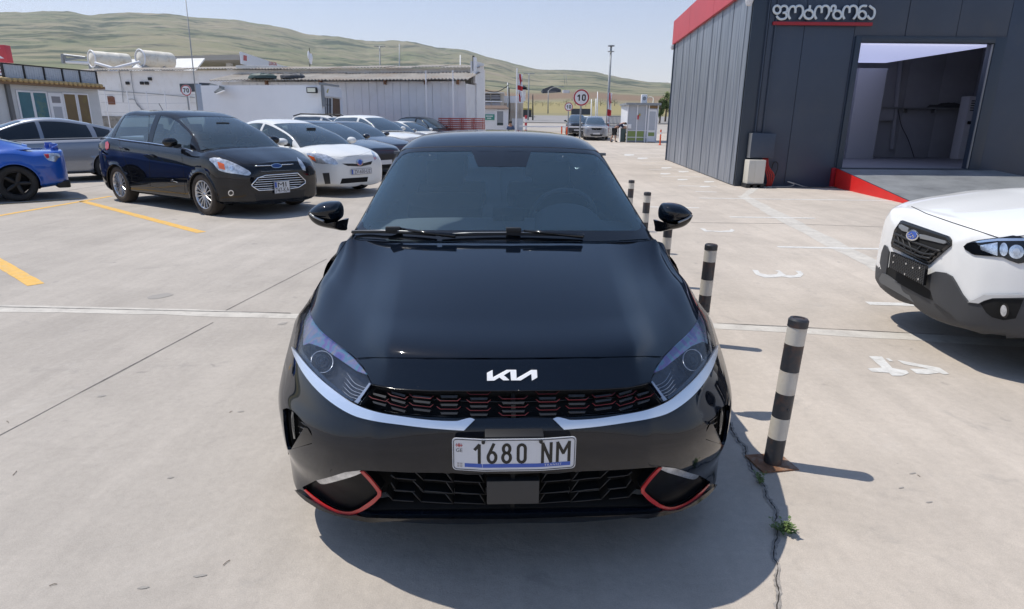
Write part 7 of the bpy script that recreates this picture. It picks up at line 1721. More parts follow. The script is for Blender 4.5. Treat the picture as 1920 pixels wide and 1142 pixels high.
# ================================================================== other vehicles
M_['car_glass'] = mat('dark_car_glass', (.045, .07, .095), .02, spec=.9)
M_['car_glass'].node_tree.nodes['Principled BSDF'].inputs['IOR'].default_value = 1.75
M_['clear_lamp'] = mat('clear_lamp', (.55, .57, .6), .12, .55, coat=1, var=.5, vscale=18)
SEDAN = dict(L=4.8, W=1.83, H=1.46, wb=2.78, fo=.95, R=.33, nose=.72, hood=1.0, cowl=1.18, ch=1.02, hy=2.05, hz=1.40, ry=3.35, rz=1.36, by=4.15, bz=1.10, belt=(.96, 1.02), rail=.56, tail=1.08, sill=.24)
def spec(base=SEDAN, **k): d = dict(base); d.update(k); return d
def build_car(label, s, loc, yaw, pm, cat='car', group=None, wheels='multi', rimm=None, clad=None, detail=2, scale=1.0, name='parked_car', spokes=10, glassm=None, rimr=.69, wheel_n=4, trim=None):
    e = thing(name, label, cat, (loc[0], loc[1], loc[2] if len(loc) > 2 else 0), yaw, group); e.scale = (scale,) * 3
    W = s['W'] / 2; L = s['L']; xb = W - s.get('xb', .13); zs = s['sill']
    st = []
    nz, hz_, cy = s['nose'], s['hood'], s['cowl']
    def secx(y, zt, zb, xbb, xw, xs, zlo, zw=.60, zl=.42, zsh=None):
        zsh = zsh if zsh is not None else zb - .07
        return [(0, y, zt), (xbb * .5, y, zt - .002), (xbb * .85, y, (zt + zb) / 2), (xbb, y, zb), (xbb + (xw - xbb) * .68, y, zsh), (xw, y, zw), (xw - .004, y, zl), (xs, y, zlo), (xs - .10, y, zlo - .05), (0, y, zlo - .05)]
    round_ = s.get('round', 1.0)
    def yo(f): return f
    # nose: closing rings then growing rings
    zc0 = (nz + zs) / 2
    f0 = s.get('f0', .60)
    for k, yy in ((.02, -.012), (.5, -.01), (.85, -.003), (1.0, .012)):
        a = secx(yy, nz - .05, nz - .07, W * (f0 - .06), W * f0, W * (f0 - .03), zs + .06, zc0 + .03, zc0 - .1)
        st.append([(x * k, yy, zc0 + (z - zc0) * k) for x, y, z in a])
    for yy, fw in ((.05, f0 + .13), (.12, f0 + .22), (.22, f0 + .295), (.36, f0 + .35), (.55, .982), (.8, 1.0)):
        fw = min(fw, 1.0); t = min(1, yy / cy); zt = nz + (hz_ - nz) * t ** s.get('hp', .62); zb = zt - s.get('crown', .05) * (1 - .4 * t)
        zb = min(zb, s['belt'][0])
        st.append(secx(yy * 1.0, zt, zb, min(xb, W * (fw - .10)), W * fw, W * fw - .03, zs - .02 * t + .02, .58, .42))
    for yy in (1.05, cy + .12):
        t = min(1, yy / cy); zt = nz + (hz_ - nz) * t ** s.get('hp', .62); st.append(secx(yy, zt - (.02 if yy > cy else 0), s['belt'][0] - .01, xb, W, W - .03, zs))
    L1 = L - .9; 
    for yy in np.linspace(cy + .5, s['by'] - .25, 5):
        t = (yy - cy) / (s['by'] - cy); zb = s['belt'][0] + (s['belt'][1] - s['belt'][0]) * t
        st.append(secx(yy, zb - .02, zb, xb, W, W - .03, zs))
    tl = s['tail']
    for d_, fw in ((.55, 1.0), (.32, .985), (.17, .95), (.08, .89), (.03, .80)):
        yy = L - d_
        if yy > s['by'] - .2: st.append(secx(yy, tl - .02 + .0, tl - .05, min(xb, W * (fw - .10)), W * fw, W * fw - .03, zs + .02 + (.55 - d_) * .12, .64))
    for k, yy in ((1.0, L - .008), (.5, L), (.02, L + .003)):
        a = secx(yy, tl - .08, tl - .12, W * .60, W * .70, W * .66, zs + .14, .62, .48); zc1 = .65
        st.append([(x * k, yy, zc1 + (z - zc1) * k) for x, y, z in a])
    nn = 8 if detail > 1 else 3
    net = Net(st, nu=nn, nv=nn, cc=[0, 0, 0, .35, .6, .3, 0, .6, .6, 0])
    R = s['R']; ra = R * 1.11; cw = R
    for wy in (s['fo'], s['fo'] + s['wb']): arch_snap(net, wy, R, ra, .045)
    hole = lambda c: any((c[1] - wy) ** 2 + (c[2] - R) ** 2 < (ra * .97) ** 2 and abs(c[0]) > W * .55 for wy in (s['fo'], s['fo'] + s['wb']))
    body = net_object('body', net, pm, e, hole=hole)
    # glasshouse
    def row(yc, zc, yr, xr, zr, xB, zB):
        d = yr - yc; q = zc - zr
        return [(0, yc, zc), (.40 * xr, yc + .10 * d, zc - .04 * q), (.75 * xr, yc + .40 * d, zc - .25 * q), (.93 * xr, yc + .75 * d, zc - .6 * q), (xr, yr, zr), ((xr + xB) / 2 + .02, yr + .03, (zr + zB) / 2), (xB, yr + .04, zB)]
    b0, b1 = s['belt']; hy, hz, ry, rz, by, bz, rl, H = s['hy'], s['hz'], s['ry'], s['rz'], s['by'], s['bz'], s['rail'], s['H']
    bl = lambda y: b0 + (b1 - b0) * (y - cy) / (by - cy)
    g = [row(cy - .03, s['ch'] - .05, cy + .14, xb - .02, s['ch'] - .10, xb - .005, b0 - .05)]
    for t in (.33, .67, 1.0):
        y = cy + (hy - cy) * t; bulge = .035 * math.sin(math.pi * t); z = s['ch'] + (hz - s['ch']) * t + bulge
        xr = xb - .035 + (rl - xb + .035) * t ** .9
        g.append(row(y, z, y + .12, xr, z - .03 - .01 * t, xb, bl(y)))
    g.append(row(hy + .25, (hz + H) / 2 + .015, hy + .33, rl - .01, (hz + H) / 2 - .03, xb, bl(hy + .3)))
    ym = (hy + ry) / 2 + .1
    g.append(row(ym, H, ym, rl - .015, H - .055, xb, bl(ym)))
    g.append(row(ry, rz, ry, rl - .03, rz - .045, xb, bl(ry)))
    for t in (.5, 1.0):
        y = ry + (by - ry) * t; z = rz + (bz - rz) * t + .02 * math.sin(math.pi * t); g.append(row(y, z, y - .02, rl - .03 - .02 * t, z - .03 - .01 * t, xb - .03 * t, min(bl(y), z - .06)))
    N2 = Net(g, nu=6, nv=6, cc=[0, 0, 0, .1, .45, 0, 0])
    sg = 1.0
    gg = N2.G[N2.nv // 2, N2.nu // 2]; sg = 1.0 if np.dot(N2.N[N2.nv // 2, N2.nu // 2], gg - np.array([0, 2.2, .6])) > 0 else -1.0
    rl_ = len(g) - 1
    A = s.get('side_v', (.45, 3.95, 4.15, 6.0, 6.2, 6.9)); uh = 5.85
    wins = [('windscreen', [(0, .03), (3.78, .03), (3.82, 2.92), (0, 2.92)], 'both')]
    wins += [('front_side_window', [(4.16, A[0] + .25), (uh, A[0]), (uh, A[1]), (4.2, A[1])], 'side'), ('rear_side_window', [(4.2, A[2]), (uh, A[2]), (uh, A[3]), (4.2, A[3] - .05)], 'side')]
    if A[5] > A[4]: wins.append(('quarter_window', [(4.25, A[4]), (uh, A[4]), (uh, A[5] - .15), (4.4, A[5])], 'side'))
    if s.get('rearglass', True): wins.append(('rear_window', [(0, 6.12), (3.5, 6.12), (3.6, 7.85), (0, 7.85)], 'both'))
    gm = glassm or M_['car_glass']
    V, F = fill_multi(resample([(0, 0), (6, 0), (6, rl_), (0, rl_)], .3), [resample(w[1], .3) + ([-.0, 0] if w[2] == 'side' else 0) for w in wins], (.22, .22) if detail > 1 else (.4, .4))
    roof = link('roof', shell('roof', N2.S(V[:, 0], V[:, 1]), N2.NN(V[:, 0], V[:, 1]) * sg, F, 0, .01, 'both'), pm, e)
    for nm, pl, md in wins:
        V, F = cdt_fill(resample(pl, .3), [], (.3, .3))
        P, Nn = N2.S(V[:, 0], V[:, 1]), N2.NN(V[:, 0], V[:, 1]) * sg
        for mir in (('both',) if md == 'both' else (None, 'flip')):
            link(nm, shell(nm, P, Nn, F, -.004, 0, mir), gm, e)
    if glassm is not None:
        y0, y1 = cy + .12, by - .15; mb = MB(); a = [mb.bm.verts.new(v) for v in ((-xb + .03, y0 + .1, b0 + .01), (xb - .03, y0 + .1, b0 + .01), (xb - .04, y1, b1 + .01), (-xb + .04, y1, b1 + .01))]; mb.bm.faces.new(a); mb.bm.faces.new([mb.bm.verts.new(v) for v in ((-xb + .05, y0 - .02, b0 + .02), (xb - .05, y0 - .02, b0 + .02), (xb - .05, y0 + .5, b0 + .05), (-xb + .05, y0 + .5, b0 + .05))]); mb.build('dashboard', M_['dash'], e)
        for yy in (hy + .25, hy + 1.1):
            for xx in (-.37, .37):
                st_ = MB().box((xx - .23, yy, b0 - .1), (xx + .23, yy + .12, b0 + .24), .05).build('seat_back', M_['interior'], e, angle=50); MB().box((xx - .12, yy + .02, b0 + .25), (xx + .12, yy + .11, b0 + .40), .03).build('headrest', M_['interior'], st_, angle=50)
        MB().box((-.12, cy + .62, hz - .16), (.12, cy + .64, hz - .10), .01).build('rear_view_mirror', M_['black_matt'], e, angle=40)
        steer(.37, hy - .25, b0 + .03, .18, rad(-22), e, M_['dash'])
    # wheels
    if wheel_n:
        for wy in (s['fo'], s['fo'] + s['wb']):
            for sd in (-1, 1):
                if detail > 1: make_wheel('wheel', e, (sd * (W - .115), wy, R), R, .21, R * rimr, rimm or M_['alloy'], spokes, sd, wheels, m_tyre=s.get('tyre_m'))
                else:
                    wh = MB().lathe([(.001, -.1), (R * .6, -.1), (R, -.08), (R, .08), (R * .7, .1), (R * .64, .07), (.001, .07)], 20, 'X').build('wheel', M_['rubber'], e, smooth=True, angle=50, loc=(sd * (W - .115), wy, R), rot=(0, 0, 0 if sd > 0 else math.pi))
                    MB().lathe([(.001, .0), (R * .6, .0), (R * .62, -.02)], 14, 'X').build('rim', rimm or M_['alloy'], wh, loc=(.085, 0, 0))
                # arch liner drum
                mb = MB(); n = 14; r_ = ra * 1.0
                for i in range(n):
                    a0, a1 = -.25 + (math.pi + .5) * i / n, -.25 + (math.pi + .5) * (i + 1) / n
                    p = [(sd * (W - .4), wy + math.cos(a) * r_, R + math.sin(a) * r_) for a in (a0, a1)]; q_ = [(sd * (W - .012), b_[1], b_[2]) for b_ in p]
                    mb.bm.faces.new([mb.bm.verts.new(v) for v in (p[0], p[1], q_[1], q_[0])])
                mb.build('arch_liner', M_['void'], e)
    MB().box((-W + .30, .5, zs - .04), (W - .30, L - .5, zs + .35)).build('chassis', M_['void'], e)
    if detail > 1:
        for wy in (s['fo'], s['fo'] + s['wb']):
            for sd in (-1, 1):
                pts = []
                for a in np.linspace(-.15, math.pi + .15, 30):
                    yy, zz = wy + math.cos(a) * ra, R + math.sin(a) * ra
                    k = np.argmin((net.G[..., 1] - yy) ** 2 + (net.G[..., 2] - zz) ** 2 + (net.G[..., 0] < W * .5) * 9); pts.append((sd * (net.G.reshape(-1, 3)[k][0] - .004), yy, zz))
                xs_ = np.convolve([abs(p[0]) for p in pts], np.ones(5) / 5, 'same'); xs_[:2] = xs_[2]; xs_[-2:] = xs_[-3]
                MB().tube([(sd * xx, p[1], p[2]) for xx, p in zip(xs_, pts)], .016 if not clad else .03, 6).build('arch_lip', clad or pm, e, smooth=True)
    # mirrors
    for sd in (-1, 1):
        o1 = [(x * s.get('mir', 1) + W + .02, z) for x, z in arc(.03, s['ch'] + .03, .12, .075, 0, 360, 14)[:-1]]
        mr = dome('door_mirror', o1, cy + s.get('my', .42), .10, (W + .05, s['ch'] + .03), trim or pm, e, sgn=sd, n=5)
        MB().box((sd * (W - .12), cy + s.get('my', .42) - .02, s['ch'] - .06), (sd * (W + .0), cy + s.get('my', .42) + .02, s['ch'] - .0)).build('mirror_arm', M_['black_matt'], mr)
    return dict(e=e, net=net, glass=N2, body=body, roof=roof, s=s, loc=loc, yaw=yaw, scale=scale, sg=sg)
def car_bvh(c):
    if 'bvh' in c: return c['bvh']
    V = []; F = []; Nn = []
    for o in [c['body'], c['roof']] + [q for q in c['e'].children if 'window' in q.name or 'windscreen' in q.name]:
        me = o.data; b = len(V); V += [v.co.copy() for v in me.vertices]; Nn += [v.normal.copy() for v in me.vertices]
        F += [tuple(b + i for i in p.vertices) for p in me.polygons]
    c['bvh'] = BVHTree.FromPolygons(V, F); c['F'] = F; c['V'] = V; c['Nn'] = Nn
    return c['bvh']
def cast(c, o, d):
    h, n, fi, dist = car_bvh(c).ray_cast(o, d)
    if h is None: return None
    f = c['F'][fi]; ws = [1 / ((h - c['V'][i]).length + 1e-5) for i in f]; nn = Vector((0, 0, 0))
    for i, w in zip(f, ws): nn += c['Nn'][i] * w
    nn.normalize()
    if nn.dot(d) > 0: nn = -nn
    return h, nn
def to_local(c, P):
    yaw = c['yaw']; q = (np.asarray(P, float) - np.array([c['loc'][0], c['loc'][1], c['loc'][2] if len(c['loc']) > 2 else 0])); cs, sn = math.cos(yaw), math.sin(yaw)
    return Vector((cs * q[0] + sn * q[1], -sn * q[0] + cs * q[1], q[2])) / c['scale']
def pxcast(c, x, y):
    o = to_local(c, OC); d = (to_local(c, OC + ray(x, y)) - o).normalized(); return cast(c, o, d)
def frame_cast(c, mode):
    """front: (x,z) seen from ahead; side-/side+: (y,z) seen from that side; top: (x,y)"""
    if mode == 'front': return lambda a, b: cast(c, Vector((a, -2, b)), Vector((0, 1, 0)))
    if mode == 'rear': return lambda a, b: cast(c, Vector((a, 9, b)), Vector((0, -1, 0)))
    if mode == 'left': return lambda a, b: cast(c, Vector((-3, a, b)), Vector((1, 0, 0)))
    if mode == 'right': return lambda a, b: cast(c, Vector((3, a, b)), Vector((-1, 0, 0)))
    if mode == 'px': return lambda a, b: pxcast(c, a, b)
    return None
def decal(c, name, poly, m_, mode='px', step=4, off=.004, skirt=.006, parent=None, holes=(), sm=0, closed_sharp=()):
    """a piece lying on the bodywork, cut to a traced outline"""
    if sm: poly = smooth_poly(poly, True, sm, sharp=closed_sharp)
    pl = resample(poly, step); V, F = cdt_fill(pl, [resample(h, step) for h in holes], step * 1.3); fc = frame_cast(c, mode); P = []; Nn = []; ok = []
    for v in V:
        r = fc(float(v[0]), float(v[1])); ok.append(r is not None)
        P.append(r[0] if r else (0, 0, 0)); Nn.append(r[1] if r else (0, 0, 1))
    ok = np.array(ok); F = F[ok[F].all(1)]
    if len(F) == 0: print('DECAL MISS', name, poly[0]); return None
    P = np.array([tuple(p) for p in P]); Nn = np.array([tuple(p) for p in Nn])
    # a piece must not bridge a gap
    e = np.max([np.linalg.norm(P[F[:, i]] - P[F[:, (i + 1) % 3]], axis=1) for i in range(3)], 0); F = F[e < .35]
    used = np.unique(F); mp = -np.ones(len(P), int); mp[used] = range(len(used)); P, Nn, F = P[used], Nn[used], mp[F]
    return link(name, shell(name, P, Nn, F, off, skirt, None), m_, parent or c['e'])
def line_on(c, name, pts, r, m_, mode='px', step=6, off=.001, parent=None, n=5):
    fc = frame_cast(c, mode); P = []
    for p in resample(pts, step, False):
        h = fc(float(p[0]), float(p[1]))
        if h: P.append(h[0] + h[1] * off)
    if len(P) < 2: print('LINE MISS', name); return None
    return MB().tube(P, r, n).build(name, m_, parent or c['e'], smooth=True)
def plate_on(c, corners, txt, off=.03, band=True, two=None, th=.5, parent=None):
    """number plate: corners are pixels top-left, top-right, bottom-right, bottom-left"""
    hs = [pxcast(c, *q) for q in corners]; hs = [h for h in hs if h]
    if len(hs) < 3: print('PLATE MISS'); return
    n = sum((h[1] for h in hs), Vector()).normalized(); n.z *= .3; n.normalize(); ce = sum((h[0] for h in hs), Vector()) / len(hs) + n * off
    o = to_local(c, OC); P = []
    for q in corners:
        d = (to_local(c, OC + ray(*q)) - o).normalized(); t = (ce - o).dot(n) / d.dot(n); P.append(o + d * t)
    ux = (P[1] - P[0]) ; uy = (P[3] - P[0]); w = ux.length; h = uy.length
    up = Vector((0, 0, 1)); xx = up.cross(n).normalized(); yy = n.cross(xx).normalized()
    if ux.dot(xx) < 0: xx = -xx
    cen = (P[0] + P[1] + P[2] + P[3]) / 4
    Mx = Matrix((xx, yy, n)).transposed().to_4x4(); Mx.translation = cen
    mb = MB(); mb.prism(rrect(w, h, .012), -.004, .003, lambda x, y, z: Mx @ Vector((x, y, z))); pl = mb.build('number_plate', M_['white_plate'], parent or c['e'])
    mb = MB(); mb.tube([Mx @ Vector((x, y, .004)) for x, y in rrect(w - .006, h - .006, .01)], .003, 4, closed=True); mb.build('plate_rim', M_['plate_black'], pl)
    if band: mb = MB(); mb.prism([(-w / 2 + .012, -h / 2 + (.012 if not two else h * .5)), (-w / 2 + .05, -h / 2 + (.012 if not two else h * .5)), (-w / 2 + .05, h / 2 - .012), (-w / 2 + .012, h / 2 - .012)], .003, .005, lambda x, y, z: Mx @ Vector((x, y, z))); mb.build('plate_band', M_['plate_blue'], pl)
    rows = [(txt, 0, .62 if not two else .36)] if not two else [(two[0], h * .21, .38), (two[1], -h * .22, .38)]
    for tx, oy, fr in rows:
        me = text_me(tx, 1, 0, .0); xs = [v.co.x for v in me.vertices]; ys = [v.co.y for v in me.vertices]; tw = w * (.80 if not two else (.55 if tx == two[0] else .86)); hh = h * fr
        for v in me.vertices:
            v.co = Mx @ Vector(((v.co.x - (max(xs) + min(xs)) / 2) * tw / (max(xs) - min(xs)) + (w * .045 if not two else 0), (v.co.y - (max(ys) + min(ys)) / 2) * hh / (max(ys) - min(ys)) + oy, .0055))
        link('plate_characters', me, M_['plate_black'], pl)
    return pl
P_black = paint('black_hatch_paint', (.005, .006, .009)); P_pearl = paint('pearl_white', (.74, .75, .74)); P_grey = paint('dark_grey_metallic', (.035, .042, .055), metal=.5)
P_slate = paint('slate_grey', (.05, .055, .07), metal=.4); P_silver = paint('silver_paint', (.27, .29, .33), metal=.7); P_blue = paint('blue_paint', (.003, .085, .45), metal=.1)
M_['dusty_tyre'] = mat('dusty_tyre', (.05, .04, .032), .9, var=.3, vscale=9)
YR = rad(56.7)
A_ = lambda p: [(180 + x / 4.967, 190 + y / 4.967) for x, y in p]
B_ = lambda p: [(360 + x / 4.967, 190 + y / 4.967) for x, y in p]
C_ = lambda p: [(400 + x / 3.173, 60 + y / 3.173) for x, y in p]
def belt_line(c, m_, v0, v1, u=5.92, r=.011, front=None):
    N2 = c['glass']
    for sd in (-1, 1):
        P = N2.S(np.full(30, u), np.linspace(v0, v1, 30)) + N2.NN(np.full(30, u), np.linspace(v0, v1, 30)) * c['sg'] * .006
        MB().tube(P * [sd, 1, 1], r, 5).build('belt_trim', m_, c['e'], smooth=True)
# ---------------- black compact hatchback
CM = spec(L=4.41, W=1.83, H=1.62, wb=2.65, fo=.93, R=.325, nose=.80, hood=1.07, cowl=.95, ch=1.09, hy=1.88, hz=1.53, ry=3.92, rz=1.52, by=4.32, bz=1.16, belt=(.99, 1.13), rail=.56, tail=1.12, f0=.54, hp=.8,
          tyre_m=M_['dusty_tyre'], side_v=(.7, 4.3, 4.5, 5.75, 5.9, 6.95), my=.62, crown=.07)
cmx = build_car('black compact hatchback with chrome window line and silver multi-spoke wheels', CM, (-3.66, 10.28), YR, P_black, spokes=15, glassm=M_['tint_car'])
c = cmx
hl = decal(c, 'headlight', B_([(165,535),(290,540),(400,580),(480,620),(548,665),(530,690),(440,680),(330,665),(250,640),(210,590)]), M_['clear_lamp'], step=2, off=.006, sm=3)
decal(c, 'indicator', B_([(238,565),(300,585),(312,640),(255,625)]), M_['amber'], step=2, off=.009, parent=hl)
decal(c, 'lamp_projector', B_(ell(370, 622, 26, 24)), M_['lamp_silver'], step=1.5, off=.010, parent=hl)
decal(c, 'headlight', B_([(975,520),(1020,560),(1052,610),(1060,650),(1030,640),(1000,590)]), M_['clear_lamp'], step=2, off=.006)
ug = decal(c, 'upper_grille', B_([(560,592),(950,570),(960,610),(930,640),(640,650)]), M_['black_gloss'], step=2, off=.004)
for pl in ([(585,606),(740,598)], [(832,592),(940,586)]): line_on(c, 'grille_slat', B_(pl), .009, M_['chrome'], off=.008, parent=ug)
line_on(c, 'grille_slat', B_([(640,655),(945,640)]), .007, M_['dark_chrome'], off=.006, parent=ug)
em = decal(c, 'oval_badge', B_(ell(783, 603, 50, 21)), M_['chrome'], step=1.5, off=.016)
decal(c, 'badge_field', B_(ell(783, 603, 43, 16)), mat('badge_blue', (.02, .06, .22), .3), step=1.5, off=.019, parent=em)
HEXG = [(555,780),(610,715),(680,690),(980,668),(1050,735),(1052,760),(990,800),(900,815),(620,830),(575,800)]
lg = decal(c, 'lower_grille', B_(HEXG), M_['void'], step=2, off=.003)
line_on(c, 'grille_ring', B_(HEXG + HEXG[:1]), .011, M_['chrome'], off=.008, parent=lg)
for k in range(6):
    f = (k + .8) / 6.6; xl = np.interp(f, [0, .35, .65, 1], [650, 600, 572, 605]) ; xr = np.interp(f, [0, .35, .65, 1], [985, 1030, 1045, 960])
    ya = 690 + f * 140; line_on(c, 'grille_bar', B_([(xl, ya + 4), (xr, ya - 22)]), .0075, M_['chrome'], off=.007, parent=lg)
plate_on(c, B_([(765,745),(910,735),(912,855),(768,860)]), '', off=.03, two=('MI', '747-KA'))
fg = decal(c, 'fog_recess', B_([(262,818),(320,815),(400,830),(410,870),(380,885),(330,880),(262,850)]), M_['black_gloss'], step=2, off=.003)
decal(c, 'fog_lamp', B_(ell(367, 853, 27, 28)), M_['lamp_silver'], step=1.5, off=.012, parent=fg); decal(c, 'fog_glass', B_(ell(367, 853, 17, 18)), M_['glass_frit'], step=1.5, off=.016, parent=fg)
decal(c, 'lower_intake', B_([(590,868),(1050,820),(1040,895),(600,925)]), M_['black_matt'], step=3, off=.003)
decal(c, 'bumper_valance', B_([(215,940),(500,960),(700,950),(1040,900),(1090,890),(1060,930),(900,965),(560,985),(240,975)]), M_['black_matt'], step=3, off=.004)
for nm, pl in (('bonnet_seam', [(490,590),(560,588),(760,578),(955,560)]), ('bonnet_seam', [(490,590),(400,545),(250,480),(100,420)])): line_on(c, nm, B_(pl), .003, M_['void'], off=.0)
for pl in ([(497,130),(490,300),(497,560),(505,790)], [(330,745),(500,785),(830,870)], [(790,440),(800,520),(820,700),(830,860)], [(215,330),(225,440),(290,600),(340,735)]): line_on(c, 'door_seam', A_(pl), .003, M_['void'], off=.0)
for pl in ([(485,497),(520,500),(555,518)], [(235,432),(265,436),(295,452)]): line_on(c, 'door_handle', A_(pl), .016, P_black, off=.02)
decal(c, 'tail_lamp', A_([(92,385),(112,375),(126,400),(122,440),(100,455),(90,430)]), M_['red_lens'], step=2, off=.01)
decal(c, 'side_sill', A_([(355,840),(880,915),(885,950),(400,905),(360,870)]), M_['black_matt'], step=3, off=.006)
line_on(c, 'door_badge', A_([(700,735),(720,728),(722,748),(700,742)]), .004, M_['chrome'], off=.003); line_on(c, 'door_badge', A_([(725,745),(765,757)]), .005, M_['silver_trim'], off=.003)
belt_line(c, M_['chrome'], .3, 7.0); line_on(c, 'antenna', [(0, 0), (0, .1)], .004, M_['black_matt'], mode='top') if False else None
MB().tube([(-.1, 3.2, 1.58), (-.1, 3.34, 1.74)], .006, 5).build('roof_antenna', M_['black_matt'], c['e'])
# ---------------- white hybrid
PR = spec(L=4.46, W=1.745, H=1.49, wb=2.70, fo=.95, R=.315, nose=.76, hood=1.0, cowl=.85, ch=1.02, hy=1.95, hz=1.42, ry=3.2, rz=1.40, by=4.2, bz=1.12, belt=(.93, 1.08), rail=.53, tail=1.10, f0=.56, crown=.07)
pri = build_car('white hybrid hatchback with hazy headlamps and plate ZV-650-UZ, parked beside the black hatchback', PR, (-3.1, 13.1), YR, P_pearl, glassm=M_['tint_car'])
c = pri
hl = decal(c, 'headlight', C_([(555,722),(640,724),(700,745),(742,786),(690,785),(610,780),(580,752)]), M_['clear_lamp'], step=2, off=.006, sm=2)
decal(c, 'indicator', C_([(565,733),(600,745),(612,770),(587,760)]), M_['amber'], step=2, off=.009, parent=hl)
decal(c, 'headlight', C_([(935,700),(958,722),(972,752),(960,765),(948,735)]), M_['clear_lamp'], step=2, off=.006)
decal(c, 'upper_grille', C_([(765,783),(830,783),(870,787),(945,768),(938,787),(880,800),(800,797)]), M_['black_matt'], step=2, off=.004)
em = decal(c, 'round_badge', C_(ell(870, 776, 19, 20)), M_['chrome'], step=1.5, off=.014); decal(c, 'badge_field', C_(ell(870, 776, 11, 14)), M_['plate_blue'], step=1.5, off=.017, parent=em)
plate_on(c, C_([(820,818),(940,805),(942,840),(822,853)]), 'ZV-650-UZ', off=.02)
decal(c, 'lower_intake', C_([(765,872),(920,862),(915,890),(755,903)]), M_['void'], step=2, off=.004)
decal(c, 'fog_recess', C_([(650,840),(690,838),(697,903),(665,905)]), M_['grey_plastic'], step=2, off=.004)
line_on(c, 'bonnet_seam', C_([(640,740),(760,745),(860,735),(930,712)]), .0025, M_['void'], off=0)
# ---------------- blue coupe at the left edge
BL = spec(L=4.24, W=1.775, H=1.31, wb=2.57, fo=.85, R=.32, nose=.66, hood=.88, cowl=1.2, ch=.92, hy=2.0, hz=1.25, ry=2.7, rz=1.24, by=3.72, bz=.99, belt=(.86, .92), rail=.50, tail=.92, f0=.55, crown=.05, side_v=(.6, 4.6, 4.8, 6.2, 6.4, 6.4))
yb = rad(-48.7)
blu = build_car('bright blue coupe with black five-spoke wheels and boot spoiler, cut off by the left edge', BL, (-12.13, 9.88), yb, P_blue, wheels='star', spokes=5, rimm=M_['black_alloy'], rimr=.66)
F3 = lambda p: [(x / 7.136, 240 + y / 7.136) for x, y in p]
c = blu
sp_l = [(-.60, 4.06, .92), (-.5, 4.15, .965), (0, 4.2, .98), (.5, 4.15, .965), (.60, 4.06, .92)]
MB().tube(smooth_poly(sp_l, False, 5), .018, 6).build('boot_spoiler', P_blue, c['e'], smooth=True)
for sd in (-1, 1): MB().box((sd * .42 - .03, 4.05, .88), (sd * .42 + .03, 4.17, 1.0), .01).build('spoiler_foot', P_blue, c['e'], angle=40)
MB().box((-.8, 4.02, .20), (.8, 4.23, .34), .03).build('rear_diffuser', M_['black_matt'], c['e'], angle=40)
tl = decal(c, 'tail_lamp', F3([(580,350),(700,338),(790,345),(805,385),(770,410),(740,455),(650,435),(600,395)]), M_['clear_lamp'], step=2, off=.008)
if tl: decal(c, 'tail_lamp_red', F3([(590,355),(650,355),(660,400),(625,410)]), M_['red_lens'], step=1.5, off=.012, parent=tl)
# ---------------- silver sedan behind it
SI = spec(L=4.9, W=1.85, H=1.47, wb=2.78, fo=.96, R=.33, nose=.74, hood=.98, cowl=1.2, ch=1.0, hy=2.1, hz=1.41, ry=3.45, rz=1.37, by=4.45, bz=1.10, belt=(.93, 1.02), rail=.56, tail=1.08)
sil = build_car('silver grey saloon with dark windows, standing behind the blue coupe', SI, (-13.3, 13.9), yb, P_silver, glassm=None)
for q_ in sil['e'].children:
    if 'window' in q_.name: q_.data.materials[0] = M_['privacy']
belt_line(sil, M_['silver_trim'], .3, 7.0, r=.014)
# ---------------- white crossover cut off by the right edge
SU = spec(L=4.48, W=1.80, H=1.615, wb=2.665, fo=.88, R=.345, nose=.93, hood=1.13, cowl=1.05, ch=1.17, hy=1.95, hz=1.52, ry=3.6, rz=1.5, by=4.2, bz=1.15, belt=(1.08, 1.12), rail=.57, tail=1.1, f0=.60, crown=.04, sill=.31, hp=.7)
D_p = lambda p: [(1640 + x / 4.757, 400 + y / 4.757) for x, y in p]
sub = build_car('white crossover with black lower cladding, no number plate, cut off by the right edge', SU, (2.84, 4.33), rad(-94), M_['white_paint_car'], scale=.95, clad=M_['grey_plastic'], trim=M_['black_gloss'])

c = sub
def dk(n, pts, m, off=.006, step=5, par=None, sm=0, skirt=.01, sharp=()): return decal(c, n, D_p(pts), m, 'px', step, off, skirt, par, sm=sm, closed_sharp=sharp)
M_['clad'] = mat('black_grained_cladding', (.045, .047, .052), .6, bump=.15, bscale=500)
g_ = dk('grille_frame', [(245,72),(265,68),(672,208),(692,240),(692,285),(492,457),(468,452),(165,302),(160,265),(190,150)], M_['black_gloss'], .014, 4, skirt=.03)
dk('grille_recess', [(240,98),(262,95),(652,222),(668,250),(664,285),(486,432),(470,430),(190,290),(186,262),(212,160)], M_['void'], .0145, 4, g_, skirt=0)
for pl in ([(200,180),(350,250),(540,320),(610,340)], [(190,235),(300,290),(450,360),(560,372)], [(195,275),(300,330),(420,385),(520,405)]): line_on(c, 'grille_bar', D_p(pl), .010, M_['black_matt'], off=.018, parent=g_)
for pl in ([(260,190),(300,330)], [(320,230),(360,360)], [(440,290),(370,370)], [(520,310),(440,400)], [(590,330),(490,420)], [(225,190),(250,300)]): line_on(c, 'grille_bar', D_p(pl), .008, M_['black_matt'], off=.018, parent=g_)
dk('wing_bar', [(240,108),(262,106),(325,135),(322,172),(270,158),(240,132)], M_['silver_trim'], .022, 4, g_); dk('wing_bar', [(425,190),(470,196),(655,250),(668,268),(640,275),(540,250),(430,225)], M_['silver_trim'], .022, 4, g_)
em = dk('oval_badge', ell(372, 200, 56, 46, 26), M_['chrome'], .030, 3, g_); dk('badge_field', ell(372, 200, 42, 33, 24), M_['plate_blue'], .033, 3, em)
for x, y in ((350, 195), (372, 185), (385, 200), (365, 212), (390, 213), (352, 210)): dk('badge_star', [(x - 7, y), (x, y - 6), (x + 7, y), (x, y + 6)], M_['chrome'], .036, 3, em)
